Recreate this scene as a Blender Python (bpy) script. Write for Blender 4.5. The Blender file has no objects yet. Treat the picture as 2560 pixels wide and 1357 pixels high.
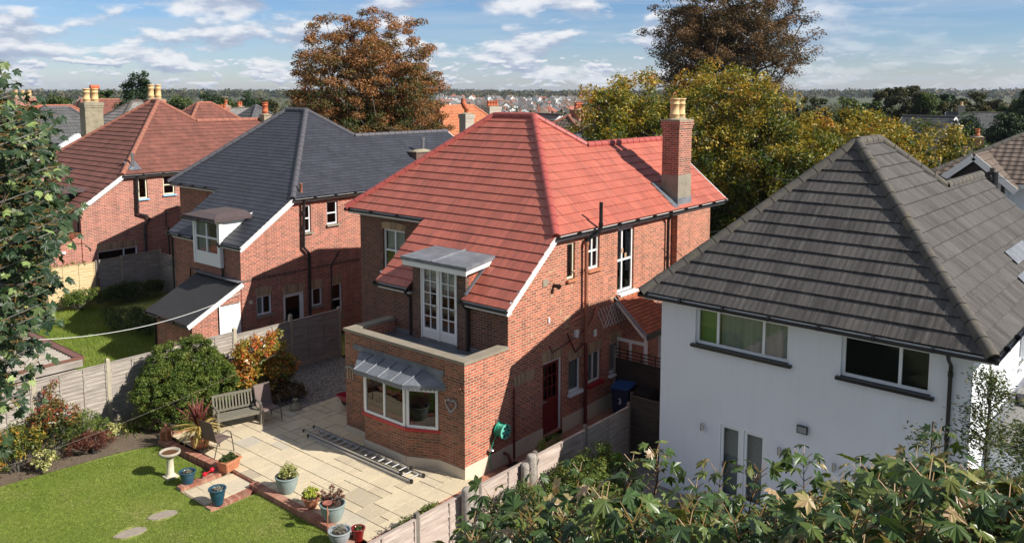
import bpy, math, random
import numpy as np
from mathutils import Vector, Matrix
rad = math.radians
scene = bpy.context.scene
COL = scene.collection
# ---------------------------------------------------------------- camera
YAW, PITCH, ROLL, FPX = .6976, .1065, -.0006, 2035.8
CAM = Vector((-14.49, -13.71, 9.8))
cam_d = bpy.data.cameras.new('camera'); cam = bpy.data.objects.new('camera', cam_d); COL.objects.link(cam)
cam_d.sensor_width = 36; cam_d.lens = 36*FPX/2560
cam_d.shift_y = -(678.5-452.9)/2560
cam_d.clip_start = .1; cam_d.clip_end = 30000
fwd = Vector((math.cos(YAW)*math.cos(PITCH), math.sin(YAW)*math.cos(PITCH), -math.sin(PITCH)))
right = fwd.cross(Vector((0, 0, 1))).normalized(); up = right.cross(fwd)
cam.matrix_world = Matrix.Translation(CAM) @ Matrix((right, up, -fwd)).transposed().to_4x4()
scene.camera = cam
# ---------------------------------------------------------------- sun
SUN_EL, SUN_DIR = rad(35.5), Vector((.415, -1.34, 1)).normalized()
sd = bpy.data.lights.new('sun', 'SUN'); sun = bpy.data.objects.new('sun', sd); COL.objects.link(sun)
sd.energy = 5.0; sd.angle = rad(.5); sd.color = (1, .95, .87)
sun.rotation_euler = SUN_DIR.to_track_quat('Z', 'Y').to_euler()
sun.location = (0, -30, 40)
# ---------------------------------------------------------------- view
vs = scene.view_settings
vs.view_transform = 'Standard'; vs.look = 'None'; vs.gamma = 1; vs.exposure = .54
scene.display_settings.display_device = 'sRGB'
cy = scene.cycles
try:
    cy.max_bounces = 6; cy.diffuse_bounces = 3; cy.glossy_bounces = 3; cy.transmission_bounces = 4
    cy.transparent_max_bounces = 10; cy.volume_bounces = 0; cy.use_denoising = True
except Exception: pass

# ---------------------------------------------------------------- node helper
class G:
    def __init__(s, tree): s.t = tree; tree.nodes.clear()
    def n(s, typ, ins=None, **props):
        nd = s.t.nodes.new('ShaderNode'+typ)
        for k, v in props.items(): setattr(nd, k, v)
        for k, v in (ins or {}).items():
            sock = nd.inputs[k]
            if isinstance(v, bpy.types.NodeSocket): s.t.links.new(v, sock)
            elif isinstance(v, bpy.types.Node): s.t.links.new(v.outputs[0], sock)
            else:
                if sock.type == 'RGBA' and len(v) == 3: v = (*v, 1)
                sock.default_value = v
        return nd
    def m(s, op, a, b=0., c=0., clamp=False):
        return s.n('Math', {0: a, 1: b, 2: c}, operation=op, use_clamp=clamp).outputs[0]
    def mix(s, f, a, b, bt='MIX'):
        nd = s.t.nodes.new('ShaderNodeMix'); nd.data_type = 'RGBA'; nd.blend_type = bt
        for i, v in ((0, f), (6, a), (7, b)):
            if isinstance(v, bpy.types.NodeSocket): s.t.links.new(v, nd.inputs[i])
            else: nd.inputs[i].default_value = v if i == 0 else (*v, 1)[:4]
        return nd.outputs[2]
    def ramp(s, f, stops, interp='LINEAR'):
        nd = s.t.nodes.new('ShaderNodeValToRGB'); cr = nd.color_ramp; cr.interpolation = interp
        while len(cr.elements) < len(stops): cr.elements.new(1)
        for e, (p, c) in zip(cr.elements, stops):
            e.position = p; e.color = (*c, 1) if len(c) == 3 else c
        s.t.links.new(f, nd.inputs[0]); return nd.outputs[0]
    def noise(s, vec, scale, detail=3, rough=.55, dist=0.):
        return s.n('TexNoise', {'Vector': vec, 'Scale': scale, 'Detail': detail, 'Roughness': rough, 'Distortion': dist}).outputs['Fac']
    def mapping(s, vec, sc=(1, 1, 1), loc=(0, 0, 0)):
        return s.n('Mapping', {'Vector': vec, 'Scale': sc, 'Location': loc}).outputs[0]

def new_mat(name):
    m = bpy.data.materials.new(name); m.use_nodes = True
    return m, G(m.node_tree)
def finish(g, color, rough=.8, bump=None, bstr=.3, bdist=.02, metal=0., spec=.5, normal=None):
    ins = {'Base Color': color, 'Roughness': rough, 'Metallic': metal, 'Specular IOR Level': spec}
    if bump is not None:
        ins['Normal'] = g.n('Bump', {'Height': bump, 'Strength': bstr, 'Distance': bdist}).outputs[0]
    b = g.n('BsdfPrincipled', ins)
    g.n('OutputMaterial', {'Surface': b.outputs[0]})
    return b
def uvc(g): return g.n('UVMap').outputs[0]
def obc(g): return g.n('TexCoord').outputs['Object']
def plain(name, c, rough=.6, var=.15, scale=6., bstr=.15, metal=0., spec=.5, dirt=None):
    m, g = new_mat(name); o = obc(g)
    n = g.noise(o, scale, 4); n2 = g.noise(o, scale*9, 3)
    f = g.m('ADD', g.m('MULTIPLY', n, .6), g.m('MULTIPLY', n2, .4))
    k = g.ramp(f, [(.25, (1-var,)*3), (.75, (1+var,)*3)])
    col = g.mix(1., c, k, 'MULTIPLY')
    if dirt: col = g.mix(g.m('MULTIPLY', g.ramp(g.noise(o, scale*.5, 5, .7), [(.5, (0,)*3), (.75, (1,)*3)]), .7), col, dirt)
    finish(g, col, rough, n2, bstr, .01, metal, spec); return m
def brick(name, c1, c2, mortar, stain=(.12, .09, .07), stain_amt=.35, ms=.013, bw=.225, bh=.075, pale=(.5, .3, .2), pale_amt=.25, off=.5, bstr=.6, z_dirt=None):
    m, g = new_mat(name); u = uvc(g)
    ux = g.n('TexNoise', {'Vector': u, 'Scale': 14., 'Detail': 2.}, noise_dimensions='3D').outputs['Color']
    v = g.mix(.006, u, ux, 'ADD')
    b = g.n('TexBrick', {'Vector': v, 'Color1': c1, 'Color2': c2, 'Mortar': mortar, 'Scale': 1., 'Mortar Size': ms, 'Mortar Smooth': .25, 'Bias': -.1, 'Brick Width': bw, 'Row Height': bh})
    b.offset = off
    w = g.n('TexWhiteNoise', {'Vector': g.n('VectorMath', {0: g.n('VectorMath', {0: u, 1: (1/bw, 1/bh, 1)}, operation='MULTIPLY').outputs[0]}, operation='FLOOR').outputs[0]}, noise_dimensions='3D').outputs['Value']
    k = g.ramp(w, [(0, (.48,)*3), (.5, (1,)*3), (1, (1.38,)*3)])
    col = g.mix(g.m('MULTIPLY', g.m('SUBTRACT', 1., b.outputs['Fac']), .8), b.outputs['Color'], g.mix(1., b.outputs['Color'], k, 'MULTIPLY'))
    n = g.noise(u, .9, 6, .65)
    sk = g.noise(g.mapping(u, (3.2, .28, 1)), 1., 5, .7); col = g.mix(1., col, g.ramp(sk, [(.3, (.72,)*3), (.5, (1,)*3), (.72, (1.14,)*3)]), 'MULTIPLY')
    col = g.mix(g.m('MULTIPLY', g.ramp(n, [(.48, (0,)*3), (.7, (1,)*3)]), stain_amt), col, stain)
    n3 = g.noise(g.mapping(u, (1, 1, 1), (7, 3, 0)), 1.6, 6, .7)
    col = g.mix(g.m('MULTIPLY', g.ramp(n3, [(.55, (0,)*3), (.7, (1,)*3)]), pale_amt), col, pale)
    fine = g.noise(u, 60, 3)
    col = g.mix(1., col, g.ramp(fine, [(.3, (.85,)*3), (.7, (1.12,)*3)]), 'MULTIPLY')
    h = g.m('SUBTRACT', g.m('MULTIPLY', fine, .25), b.outputs['Fac'])
    finish(g, col, .88, h, bstr, .008); return m
def tiles(name, c1, c2, joint, tw, th, off=0., streak=None, streak_amt=.5, ribs=0, speck=None, speck_amt=.5, rough=.6, bstr=.3, js=.005, spec=.4, kvar=.12):
    m, g = new_mat(name); u = uvc(g)
    b = g.n('TexBrick', {'Vector': u, 'Color1': c1, 'Color2': c2, 'Mortar': joint, 'Scale': 1., 'Mortar Size': js, 'Mortar Smooth': .1, 'Bias': 0., 'Brick Width': tw, 'Row Height': th})
    b.offset = off
    cell = g.n('VectorMath', {0: g.n('VectorMath', {0: u, 1: (1/tw, 1/th, 1)}, operation='MULTIPLY').outputs[0]}, operation='FLOOR').outputs[0]
    w = g.n('TexWhiteNoise', {'Vector': cell}, noise_dimensions='3D').outputs['Value']
    col = g.mix(1., b.outputs['Color'], g.ramp(w, [(0, (1-kvar,)*3), (1, (1+kvar,)*3)]), 'MULTIPLY')
    if streak:
        sn = g.noise(g.mapping(u, (7, .9, 1)), 1., 5, .7)
        sn2 = g.noise(g.mapping(u, (30, 1.5, 1)), 1., 3, .6)
        f = g.m('MULTIPLY', g.ramp(sn, [(.46, (0,)*3), (.66, (1,)*3)]), g.ramp(sn2, [(.35, (.3,)*3), (.6, (1,)*3)]))
        col = g.mix(g.m('MULTIPLY', f, streak_amt), col, streak)
    big = g.noise(u, .7, 4)
    col = g.mix(1., col, g.ramp(big, [(.3, (.88,)*3), (.7, (1.1,)*3)]), 'MULTIPLY')
    h = g.noise(u, 90, 2)
    col = g.mix(1., col, g.ramp(h, [(.3, (.88,)*3), (.7, (1.12,)*3)]), 'MULTIPLY')
    if speck:
        sp = g.noise(u, 26, 2, .5); pz = g.noise(u, 1.3, 3)
        f = g.m('MULTIPLY', g.ramp(sp, [(.66, (0,)*3), (.7, (1,)*3)]), g.ramp(pz, [(.35, (.2,)*3), (.65, (1,)*3)]))
        col = g.mix(g.m('MULTIPLY', f, speck_amt), col, speck)
    hh = g.m('MULTIPLY', h, .25)
    if ribs:
        sx = g.n('SeparateXYZ', {0: u}).outputs[0]
        wv = g.m('SINE', g.m('MULTIPLY', sx, 2*math.pi/ribs))
        hh = g.m('ADD', g.m('MULTIPLY', wv, 1.), hh)
    hh = g.m('SUBTRACT', hh, g.m('MULTIPLY', b.outputs['Fac'], .8))
    finish(g, col, rough, hh, bstr, .012, spec=spec); return m
def glass(name, tint=(.75, .8, .8), rough=.01):
    m, g = new_mat(name)
    t = g.n('BsdfTransparent', {'Color': (*tint, 1)})
    gl = g.n('BsdfGlossy', {'Roughness': rough, 'Color': (1, 1, 1, 1)})
    fc = g.n('LayerWeight', {'Blend': .5}).outputs['Facing']
    mx = g.n('MixShader', {0: g.m('ADD', g.m('MULTIPLY', g.m('POWER', fc, 4.), .85), .065, clamp=True), 1: t.outputs[0], 2: gl.outputs[0]})
    g.n('OutputMaterial', {'Surface': mx.outputs[0]}); return m
def leafmat(name, stops, trans=.3, rough=.5, spec=.35, dark=.75):
    m, g = new_mat(name); u = g.n('SeparateXYZ', {0: uvc(g)})
    col = g.ramp(u.outputs[0], stops)
    k = g.ramp(u.outputs[1], [(0, (dark,)*3), (1, (1.2,)*3)])
    col = g.mix(1., col, k, 'MULTIPLY')
    b = g.n('BsdfPrincipled', {'Base Color': col, 'Roughness': rough, 'Specular IOR Level': spec})
    tr = g.n('BsdfTranslucent', {'Color': g.mix(1., col, (1.25, 1.15, .55), 'MULTIPLY')})
    mx = g.n('MixShader', {0: trans, 1: b.outputs[0], 2: tr.outputs[0]})
    g.n('OutputMaterial', {'Surface': mx.outputs[0]}); return m

# ---------------------------------------------------------------- world: sky with clouds (by direction)
world = bpy.data.worlds.new('World'); scene.world = world; world.use_nodes = True
def build_world():
    g = G(world.node_tree)
    sky = g.n('TexSky', sky_type='NISHITA', sun_disc=False, sun_elevation=SUN_EL, air_density=1., dust_density=.3, ozone_density=1.6, altitude=0)
    az_sun = math.atan2(SUN_DIR.x, SUN_DIR.y)
    sky.sun_rotation = az_sun
    d = g.n('TexCoord').outputs['Generated']
    s = g.n('SeparateXYZ', {0: d})
    az = g.m('SUBTRACT', g.m('ARCTAN2', s.outputs[1], s.outputs[0]), YAW)      # + is left of the view
    el = g.m('ARCSINE', s.outputs[2])
    skyc = sky.outputs[0]
    # keep the low band of sky blue as in the photograph: air colour by elevation
    tint = g.ramp(g.m('MULTIPLY', el, 4.), [(0., (1., 1.06, 1.36)), (.08, (.9, 1.02, 1.36)), (.25, (.74, .95, 1.32)), (.5, (.64, .88, 1.26)), (1., (.32, .42, .58))])
    skyc = g.mix(1., skyc, tint, 'MULTIPLY')
    def layer(su, sv, lu, lv, seed, th, soft, dv, fade, detail=7, kk=5.):
        def dens(off):
            v = g.n('CombineXYZ', {0: g.m('MULTIPLY', g.m('ADD', az, lu), su), 1: g.m('MULTIPLY', g.m('ADD', el, off), sv), 2: seed}).outputs[0]
            return g.n('TexNoise', {'Vector': v, 'Scale': 1., 'Detail': float(detail), 'Roughness': .52, 'Lacunarity': 2.1, 'Distortion': .15}).outputs['Fac']
        a = dens(0.); b = dens(dv)
        fd = g.ramp(g.m('MULTIPLY', el, 5.), fade)
        aa = g.m('ADD', a, g.m('MULTIPLY', g.m('SUBTRACT', fd, 1.), .25))
        cov = g.n('MapRange', {0: aa, 1: th, 2: th+soft}, interpolation_type='SMOOTHSTEP').outputs[0]
        sh = g.m('ADD', .5, g.m('MULTIPLY', g.m('SUBTRACT', a, b), kk), clamp=True)
        return cov, sh
    lay = [layer(7., 16., 1.9, 0, 3.3, .415, .12, .016, [(0, (0,)*3), (.34, (.0,)*3), (.5, (1,)*3), (1, (1,)*3)], kk=6.),
           layer(12., 34., .4, 0, 9.1, .43, .12, .008, [(0, (.3,)*3), (.14, (.9,)*3), (.3, (1,)*3), (.5, (.6,)*3), (1, (0,)*3)]),
           layer(36., 105., .1, 0, 5.7, .51, .07, .003, [(0, (.2,)*3), (.05, (1,)*3), (.2, (.9,)*3), (.3, (0,)*3)])]
    col = skyc
    wisp = g.n('TexNoise', {'Vector': g.n('CombineXYZ', {0: g.m('MULTIPLY', az, 4.), 1: g.m('MULTIPLY', el, 55.), 2: 1.}).outputs[0], 'Scale': 1., 'Detail': 6., 'Roughness': .6, 'Distortion': .6}).outputs['Fac']
    col = g.mix(g.m('MULTIPLY', g.ramp(wisp, [(.42, (0,)*3), (.68, (1,)*3)]), .45), col, (6., 7., 8.3))
    # the right hand side of the photographed sky has fewer and thinner clouds
    thin = g.n('MapRange', {0: az, 1: -.42, 2: -.22, 3: .25, 4: 1.}).outputs[0]
    for cov, sh in lay:
        cc = g.ramp(sh, [(.0, (4.3, 5.1, 6.8)), (.38, (5.6, 6.3, 7.8)), (.6, (7.8, 8.3, 9.3)), (1., (10.2, 10.3, 10.6))])
        col = g.mix(g.m('MULTIPLY', g.m('MULTIPLY', cov, .93), thin), col, cc)
    bg = g.n('Background', {'Color': col, 'Strength': .062})
    g.n('OutputWorld', {'Surface': bg.outputs[0]})
build_world()

# ---------------------------------------------------------------- mesh helper
class MB:
    def __init__(s): s.v = []; s.f = []; s.uv = []; s.mi = []; s.sm = []
    def poly(s, pts, m=0, uv=None, smooth=False, flip=False):
        P = [Vector(p) for p in pts]
        if flip: P.reverse(); uv = uv[::-1] if uv else None
        if uv is None:
            n = Vector((0, 0, 0))
            for i in range(len(P)):
                a, b = P[i], P[(i+1) % len(P)]
                n += Vector(((a.y-b.y)*(a.z+b.z), (a.z-b.z)*(a.x+b.x), (a.x-b.x)*(a.y+b.y)))
            if n.length < 1e-12: return
            n.normalize()
            if abs(n.z) > .98: uv = [(p.x, p.y) for p in P]
            else:
                h = Vector((0, 0, 1)).cross(n).normalized(); t = n.cross(h)
                uv = [(p.dot(h), p.dot(t)) for p in P]
        i0 = len(s.v); s.v += [tuple(p) for p in P]; s.f.append(tuple(range(i0, i0+len(P)))); s.uv += uv; s.mi.append(m); s.sm.append(smooth)
    def box(s, x0, x1, y0, y1, z0, z1, m=0, M=None):
        if x0 > x1: x0, x1 = x1, x0
        if y0 > y1: y0, y1 = y1, y0
        if z0 > z1: z0, z1 = z1, z0
        c = [Vector((x, y, z)) for z in (z0, z1) for y in (y0, y1) for x in (x0, x1)]
        if M is not None: c = [M @ p for p in c]
        for q in ((0, 2, 3, 1), (4, 5, 7, 6), (0, 1, 5, 4), (1, 3, 7, 5), (3, 2, 6, 7), (2, 0, 4, 6)): s.poly([c[i] for i in q], m)
        return s
    def bar(s, p, q, w, h, m=0, upv=(0, 0, 1)):
        p, q = Vector(p), Vector(q); d = (q-p); L = d.length
        if L < 1e-6: return s
        d.normalize(); u = Vector(upv)
        if abs(d.dot(u)) > .98: u = Vector((1, 0, 0))
        sd_ = d.cross(u).normalized(); u = sd_.cross(d)
        M = Matrix((sd_, d, u)).transposed().to_4x4(); M.translation = p
        return s.box(-w/2, w/2, 0, L, -h/2, h/2, m, M)
    def tube(s, pts, r, n=8, m=0, cap=True, smooth=True):
        pts = [Vector(p) for p in pts]; R = r if isinstance(r, (list, tuple)) else [r]*len(pts)
        rings = []; prev = None
        for i, p in enumerate(pts):
            d = (pts[min(i+1, len(pts)-1)]-pts[max(i-1, 0)]).normalized()
            if prev is None:
                a = Vector((0, 0, 1)) if abs(d.z) < .9 else Vector((1, 0, 0)); e = d.cross(a).normalized()
            else: e = (prev-d*prev.dot(d)).normalized()
            prev = e; f = d.cross(e)
            rings.append([p+(e*math.cos(2*math.pi*k/n)+f*math.sin(2*math.pi*k/n))*R[i] for k in range(n)])
        for a, b in zip(rings, rings[1:]):
            for k in range(n): s.poly([a[k], a[(k+1) % n], b[(k+1) % n], b[k]], m, smooth=smooth)
        if cap:
            s.poly(rings[0][::-1], m); s.poly(rings[-1], m)
        return s
    def lathe(s, c, prof, n=24, m=0, smooth=True, sx=1., sy=1.):
        c = Vector(c)
        R = [[c+Vector((r*sx*math.cos(2*math.pi*k/n), r*sy*math.sin(2*math.pi*k/n), z)) for k in range(n)] for r, z in prof]
        for a, b in zip(R, R[1:]):
            for k in range(n): s.poly([a[k], a[(k+1) % n], b[(k+1) % n], b[k]], m, smooth=smooth)
        s.poly(R[0][::-1], m); s.poly(R[-1], m); return s
    def build(s, name, mats, parent=None, local=False):
        me = bpy.data.meshes.new(name)
        off = Vector((0, 0, 0)) if (local or parent is None) else parent_world(parent)
        V = np.array(s.v, dtype=np.float32).reshape(-1, 3) - np.array(off, dtype=np.float32)
        # weld coincident verts for smooth faces
        if any(s.sm):
            fl = np.concatenate([np.full(len(f), 0 if sm_ else 1) for f, sm_ in zip(s.f, s.sm)]); key = np.c_[np.round(V*2e4).astype(np.int64), fl*np.arange(len(V))]; _, idx, inv = np.unique(key, axis=0, return_index=True, return_inverse=True)
            inv = inv.reshape(-1); V = V[idx]; F = [tuple(int(inv[i]) for i in f) for f in s.f]
            keep = [len(set(f)) == len(f) for f in F]
            if not all(keep):
                uv = []; k = 0
                for f, kp in zip(s.f, keep):
                    if kp: uv += s.uv[k:k+len(f)]
                    k += len(f)
                s.uv = uv; s.mi = [a for a, kp in zip(s.mi, keep) if kp]; s.sm = [a for a, kp in zip(s.sm, keep) if kp]; F = [f for f, kp in zip(F, keep) if kp]
        else: F = s.f
        me.from_pydata([tuple(map(float, p)) for p in V], [], F)
        ul = me.uv_layers.new(name='UVMap')
        ul.data.foreach_set('uv', np.array(s.uv, dtype=np.float32).ravel())
        for mt in (mats if isinstance(mats, (list, tuple)) else [mats]): me.materials.append(mt)
        me.polygons.foreach_set('material_index', s.mi); me.polygons.foreach_set('use_smooth', s.sm)
        me.update()
        o = bpy.data.objects.new(name, me); COL.objects.link(o)
        if parent is not None: o.parent = parent
        return o
def parent_world(p):
    v = Vector((0, 0, 0))
    while p is not None: v += p.location; p = p.parent
    return v
def fast(name, V, UV, mat, parent=None, K=None):
    """V (n,k,3) separate faces of k corners; UV (n,2) one uv per face"""
    n, k, _ = V.shape
    off = np.array(parent_world(parent)) if parent is not None else 0
    me = bpy.data.meshes.new(name)
    me.vertices.add(n*k); me.loops.add(n*k); me.polygons.add(n)
    me.vertices.foreach_set('co', (V-off).astype(np.float32).ravel())
    me.loops.foreach_set('vertex_index', np.arange(n*k, dtype=np.int32))
    me.polygons.foreach_set('loop_start', np.arange(0, n*k, k, dtype=np.int32))
    ul = me.uv_layers.new(name='UVMap'); ul.data.foreach_set('uv', np.repeat(UV, k, axis=0).astype(np.float32).ravel())
    me.materials.append(mat); me.update(calc_edges=True)
    o = bpy.data.objects.new(name, me); COL.objects.link(o)
    if parent is not None: o.parent = parent
    return o
def tag(o, label=None, cat=None, group=None, kind=None):
    if label: o['label'] = label
    if cat: o['category'] = cat
    if group: o['group'] = group
    if kind: o['kind'] = kind
    return o
def thing(name, label, cat, loc=(0, 0, 0), rz=0., group=None):
    o = bpy.data.objects.new(name, None); COL.objects.link(o); o.location = loc; o.rotation_euler = (0, 0, rz)
    o.empty_display_size = .2
    return tag(o, label, cat, group)
def copy_tree(o, parent=None):
    c = o.copy(); COL.objects.link(c)
    if parent is not None: c.parent = parent
    for ch in list(o.children): copy_tree(ch, c)
    return c
def clip2(poly, a, b, c):
    """keep a*u+b*v >= c"""
    out = []
    for i in range(len(poly)):
        p, q = poly[i], poly[(i+1) % len(poly)]
        dp, dq = a*p[0]+b*p[1]-c, a*q[0]+b*q[1]-c
        if dp >= 0: out.append(p)
        if (dp > 0 and dq < 0) or (dp < 0 and dq > 0):
            t = dp/(dp-dq); out.append((p[0]+(q[0]-p[0])*t, p[1]+(q[1]-p[1])*t))
    return out
def roof(mb, pts, O, h, course=.34, step=.022, m=0, tw=None, jit=0., rnd=None, base=True):
    """tile courses on a planar polygon; O on the eave, h the horizontal direction along it"""
    P = [Vector(p) for p in pts]; O = Vector(O); h = Vector(h).normalized()
    far = max(P, key=lambda p: (p-O-h*(p-O).dot(h)).length)
    s = (far-O-h*(far-O).dot(h)).normalized()
    if s.z < 0: s = -s
    n = h.cross(s)
    if n.z < 0: n = -n
    Q = [((p-O).dot(h), (p-O).dot(s)) for p in P]
    area = sum(Q[i][0]*Q[(i+1) % len(Q)][1]-Q[(i+1) % len(Q)][0]*Q[i][1] for i in range(len(Q)))
    if area < 0: Q.reverse()
    flip = h.cross(s).dot(n) < 0
    v0 = min(q[1] for q in Q); v1 = max(q[1] for q in Q); u0 = min(q[0] for q in Q); u1 = max(q[0] for q in Q)
    def W(u, v, l): return O+h*u+s*v+n*l
    k = math.floor(v0/course+1e-6)
    rnd = rnd or random.Random(5)
    while k*course < v1-1e-4:
        a, b = k*course, (k+1)*course
        st = clip2(clip2(Q, 0, 1, a), 0, -1, -b)
        if len(st) >= 3:
            cells = [st]
            if tw:
                cells = []; off = (k % 2)*tw*.5 if tw < .32 else 0
                i = math.floor((u0-off)/tw)
                while off+i*tw < u1:
                    c_ = clip2(clip2(st, 1, 0, off+i*tw), -1, 0, -(off+(i+1)*tw))
                    if len(c_) >= 3: cells.append(c_)
                    i += 1
            for c_ in cells:
                j = rnd.uniform(-jit, jit) if jit else 0
                tl = rnd.uniform(-jit, jit)*.5 if jit else 0
                L = lambda q: (step+j)*(1-(q[1]-a)/course)+.002+tl*(q[0]-c_[0][0])/(tw or 1)
                mb.poly([W(q[0], q[1], L(q)) for q in c_], m, uv=list(c_), flip=flip)
                bot = [q for q in c_ if q[1] < max(a, v0)+1e-4]
                if len(bot) >= 2:
                    x0, x1 = min(q[0] for q in bot), max(q[0] for q in bot); vb = bot[0][1]
                    top = step+j+.002
                    mb.poly([W(x0, vb, -.004), W(x1, vb, -.004), W(x1, vb, top), W(x0, vb, top)], m, uv=[(x0, vb), (x1, vb), (x1, vb+.02), (x0, vb+.02)], flip=flip)
        k += 1
    if base: mb.poly([W(q[0], q[1], -.03) for q in Q], m, flip=not flip)
    return n
def ridge(mb, p, q, r=.12, seg=.42, m=0, sink=.03, rnd=None):
    p, q = Vector(p), Vector(q); L = (q-p).length; k = max(1, round(L/seg)); d = (q-p)/k
    for i in range(k):
        a = p+d*i; b = p+d*(i+1)+d.normalized()*.03
        z = Vector((0, 0, -sink))
        mb.tube([a+z, a+z+d*(1-.022/d.length)], [r, r*.965], 12, m, cap=True)
    mb.tube([p+z, q+z], [r*.86]*2, 8, m)
def wall(mb, O, U, N, w, h, holes=(), outline=None, depth=.12, m=0, mr=0, z0=0.):
    """brick wall w wide from O along U, outward N; holes (u0,u1,z0,z1)"""
    O, U, N = Vector(O), Vector(U).normalized(), Vector(N).normalized()
    us = sorted({0., w, *[x for q in holes for x in q[:2]]}); zs = sorted({z0, h, *[x for q in holes for x in q[2:4]]})
    us = [u for u in us if 0 <= u <= w]; zs = [z for z in zs if z0 <= z <= h]
    def W(u, z, d=0.): return O+U*u+Vector((0, 0, z))-N*d
    flip = U.cross(Vector((0, 0, 1))).dot(N) < 0
    for a, b in zip(us, us[1:]):
        for c, d in zip(zs, zs[1:]):
            if any(q[0]-1e-5 <= a and b <= q[1]+1e-5 and q[2]-1e-5 <= c and d <= q[3]+1e-5 for q in holes): continue
            P = [(a, c), (b, c), (b, d), (a, d)]
            for e in (outline or ()): P = clip2(P, *e) if len(P) > 2 else []
            if len(P) > 2: mb.poly([W(*p) for p in P], m, uv=[(p[0]+O.x+O.y, p[1]) for p in P], flip=flip)
    for q in holes:
        a, b, c, d = q[:4]
        for (u_, z_), (u2, z2) in (((a, c), (a, d)), ((b, d), (b, c)), ((a, d), (b, d)), ((b, c), (a, c))):
            mb.poly([W(u_, z_), W(u2, z2), W(u2, z2, depth), W(u_, z_, depth)], mr, flip=flip)
def gutter(mb, p, q, r=.06, m=0, n=8):
    p, q = Vector(p), Vector(q); d = (q-p).normalized(); e = Vector((0, 0, 1)).cross(d).normalized()
    def ring(c, rr): return [c+e*math.cos(a)*rr+Vector((0, 0, math.sin(a)*rr)) for a in [math.pi+math.pi*k/n for k in range(n+1)]]
    for rr, fl in ((r, False), (r*.82, True)):
        A, B = ring(p, rr), ring(q, rr)
        for k in range(n): mb.poly([A[k], A[k+1], B[k+1], B[k]], m, flip=fl, smooth=True)
    for c in (p, q): mb.poly(ring(c, r), m)
    for s_ in (-1, 1): mb.bar(p+e*s_*r*.91, q+e*s_*r*.91, r*.18, .008, m)
    L = (q-p).length; k = max(1, int(L/1.0))
    for i in range(k+1):
        c = p+(q-p)*(i/k); mb.tube([c-d*.02, c+d*.02], [r*1.12]*2, 10, m)
# ---------------------------------------------------------------- palette
M = {}
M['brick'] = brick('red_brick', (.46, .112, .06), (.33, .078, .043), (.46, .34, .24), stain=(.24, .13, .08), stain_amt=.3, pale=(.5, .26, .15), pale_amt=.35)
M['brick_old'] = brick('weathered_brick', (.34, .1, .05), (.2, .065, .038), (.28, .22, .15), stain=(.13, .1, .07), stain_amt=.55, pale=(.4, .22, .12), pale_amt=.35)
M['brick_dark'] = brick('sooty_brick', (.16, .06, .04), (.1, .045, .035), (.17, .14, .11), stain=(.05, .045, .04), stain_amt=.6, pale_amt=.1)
M['brick_b'] = brick('orange_red_brick', (.42, .1, .064), (.32, .078, .05), (.42, .32, .24), stain=(.28, .14, .1), stain_amt=.25, pale_amt=.15)
M['brick_c'] = brick('pink_red_brick', (.42, .11, .075), (.34, .09, .06), (.43, .34, .27), stain=(.3, .15, .11), stain_amt=.2, pale_amt=.2)
M['brick_rear'] = brick('shade_darkened_rear_brick', (.18, .055, .034), (.11, .038, .026), (.2, .155, .11), stain=(.1, .06, .045), stain_amt=.6, pale_amt=.12)  # same house brick, darkened: shade of the rear walls put into the colour
M['brick_rear_b'] = brick('shade_darkened_red_rear_brick', (.34, .085, .05), (.24, .065, .04), (.3, .23, .17), stain=(.14, .08, .06), stain_amt=.4, pale_amt=.12)  # darker copy for the neighbours' rear walls, their shade worked into the colour
M['brick_stack'] = brick('dark_red_stack_brick', (.36, .085, .055), (.26, .06, .04), (.42, .33, .24), stain=(.1, .05, .04), stain_amt=.5, pale_amt=.1)
M['lintel'] = brick('buff_brick_arch', (.42, .27, .15), (.36, .22, .12), (.38, .3, .2), bw=.075, bh=.34, off=0., pale_amt=.1)
M['tile_red'] = tiles('red_concrete_tiles', (.47, .132, .088), (.41, .11, .074), (.27, .07, .055), .33, .34, 0., streak=(.19, .075, .06), streak_amt=.8, ribs=.165, rough=.5, kvar=.09, bstr=.12)
M['tile_slate'] = tiles('blue_black_slates', (.036, .038, .05), (.042, .044, .056), (.014, .014, .018), .3, .21, .5, streak=(.06, .062, .075), streak_amt=.3, rough=.55, kvar=.16, js=.006)
M['tile_brown'] = tiles('weathered_red_brown_tiles', (.17, .062, .045), (.22, .08, .058), (.07, .035, .03), .31, .33, .5, streak=(.12, .06, .05), streak_amt=.6, ribs=.155, speck=(.5, .42, .36), speck_amt=.75, rough=.85, kvar=.14)
M['tile_grey'] = tiles('dark_grey_ribbed_tiles', (.062, .056, .052), (.08, .073, .068), (.02, .018, .017), .3, .385, .5, streak=(.16, .148, .135), streak_amt=.55, ribs=.15, speck=(.4, .38, .33), speck_amt=.5, rough=.9, kvar=.22, bstr=.25)
M['ridge_red'] = plain('red_ridge_tile', (.36, .075, .06), .5, .12, 3, .1)
M['ridge_slate'] = plain('grey_ridge_tile', (.085, .08, .09), .6, .15, 3)
M['ridge_brown'] = plain('terracotta_ridge_tile', (.3, .115, .075), .85, .2, 3, .2, dirt=(.2, .12, .08))
M['ridge_grey'] = plain('lichen_grey_ridge_tile', (.085, .076, .066), .9, .25, 5, .3, dirt=(.15, .125, .07))
M['white'] = plain('white_paint', (.78, .78, .76), .45, .04, 4, .05)
M['upvc'] = plain('white_plastic', (.8, .81, .82), .3, .02, 4, .02)
M['cream'] = plain('cream_paint', (.72, .66, .48), .5, .06, 4, .05)
M['blue_paint'] = plain('pale_blue_paint', (.3, .5, .68), .5, .06, 4, .05)
M['black'] = plain('black_plastic', (.012, .012, .013), .3, .2, 4, .05)
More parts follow.
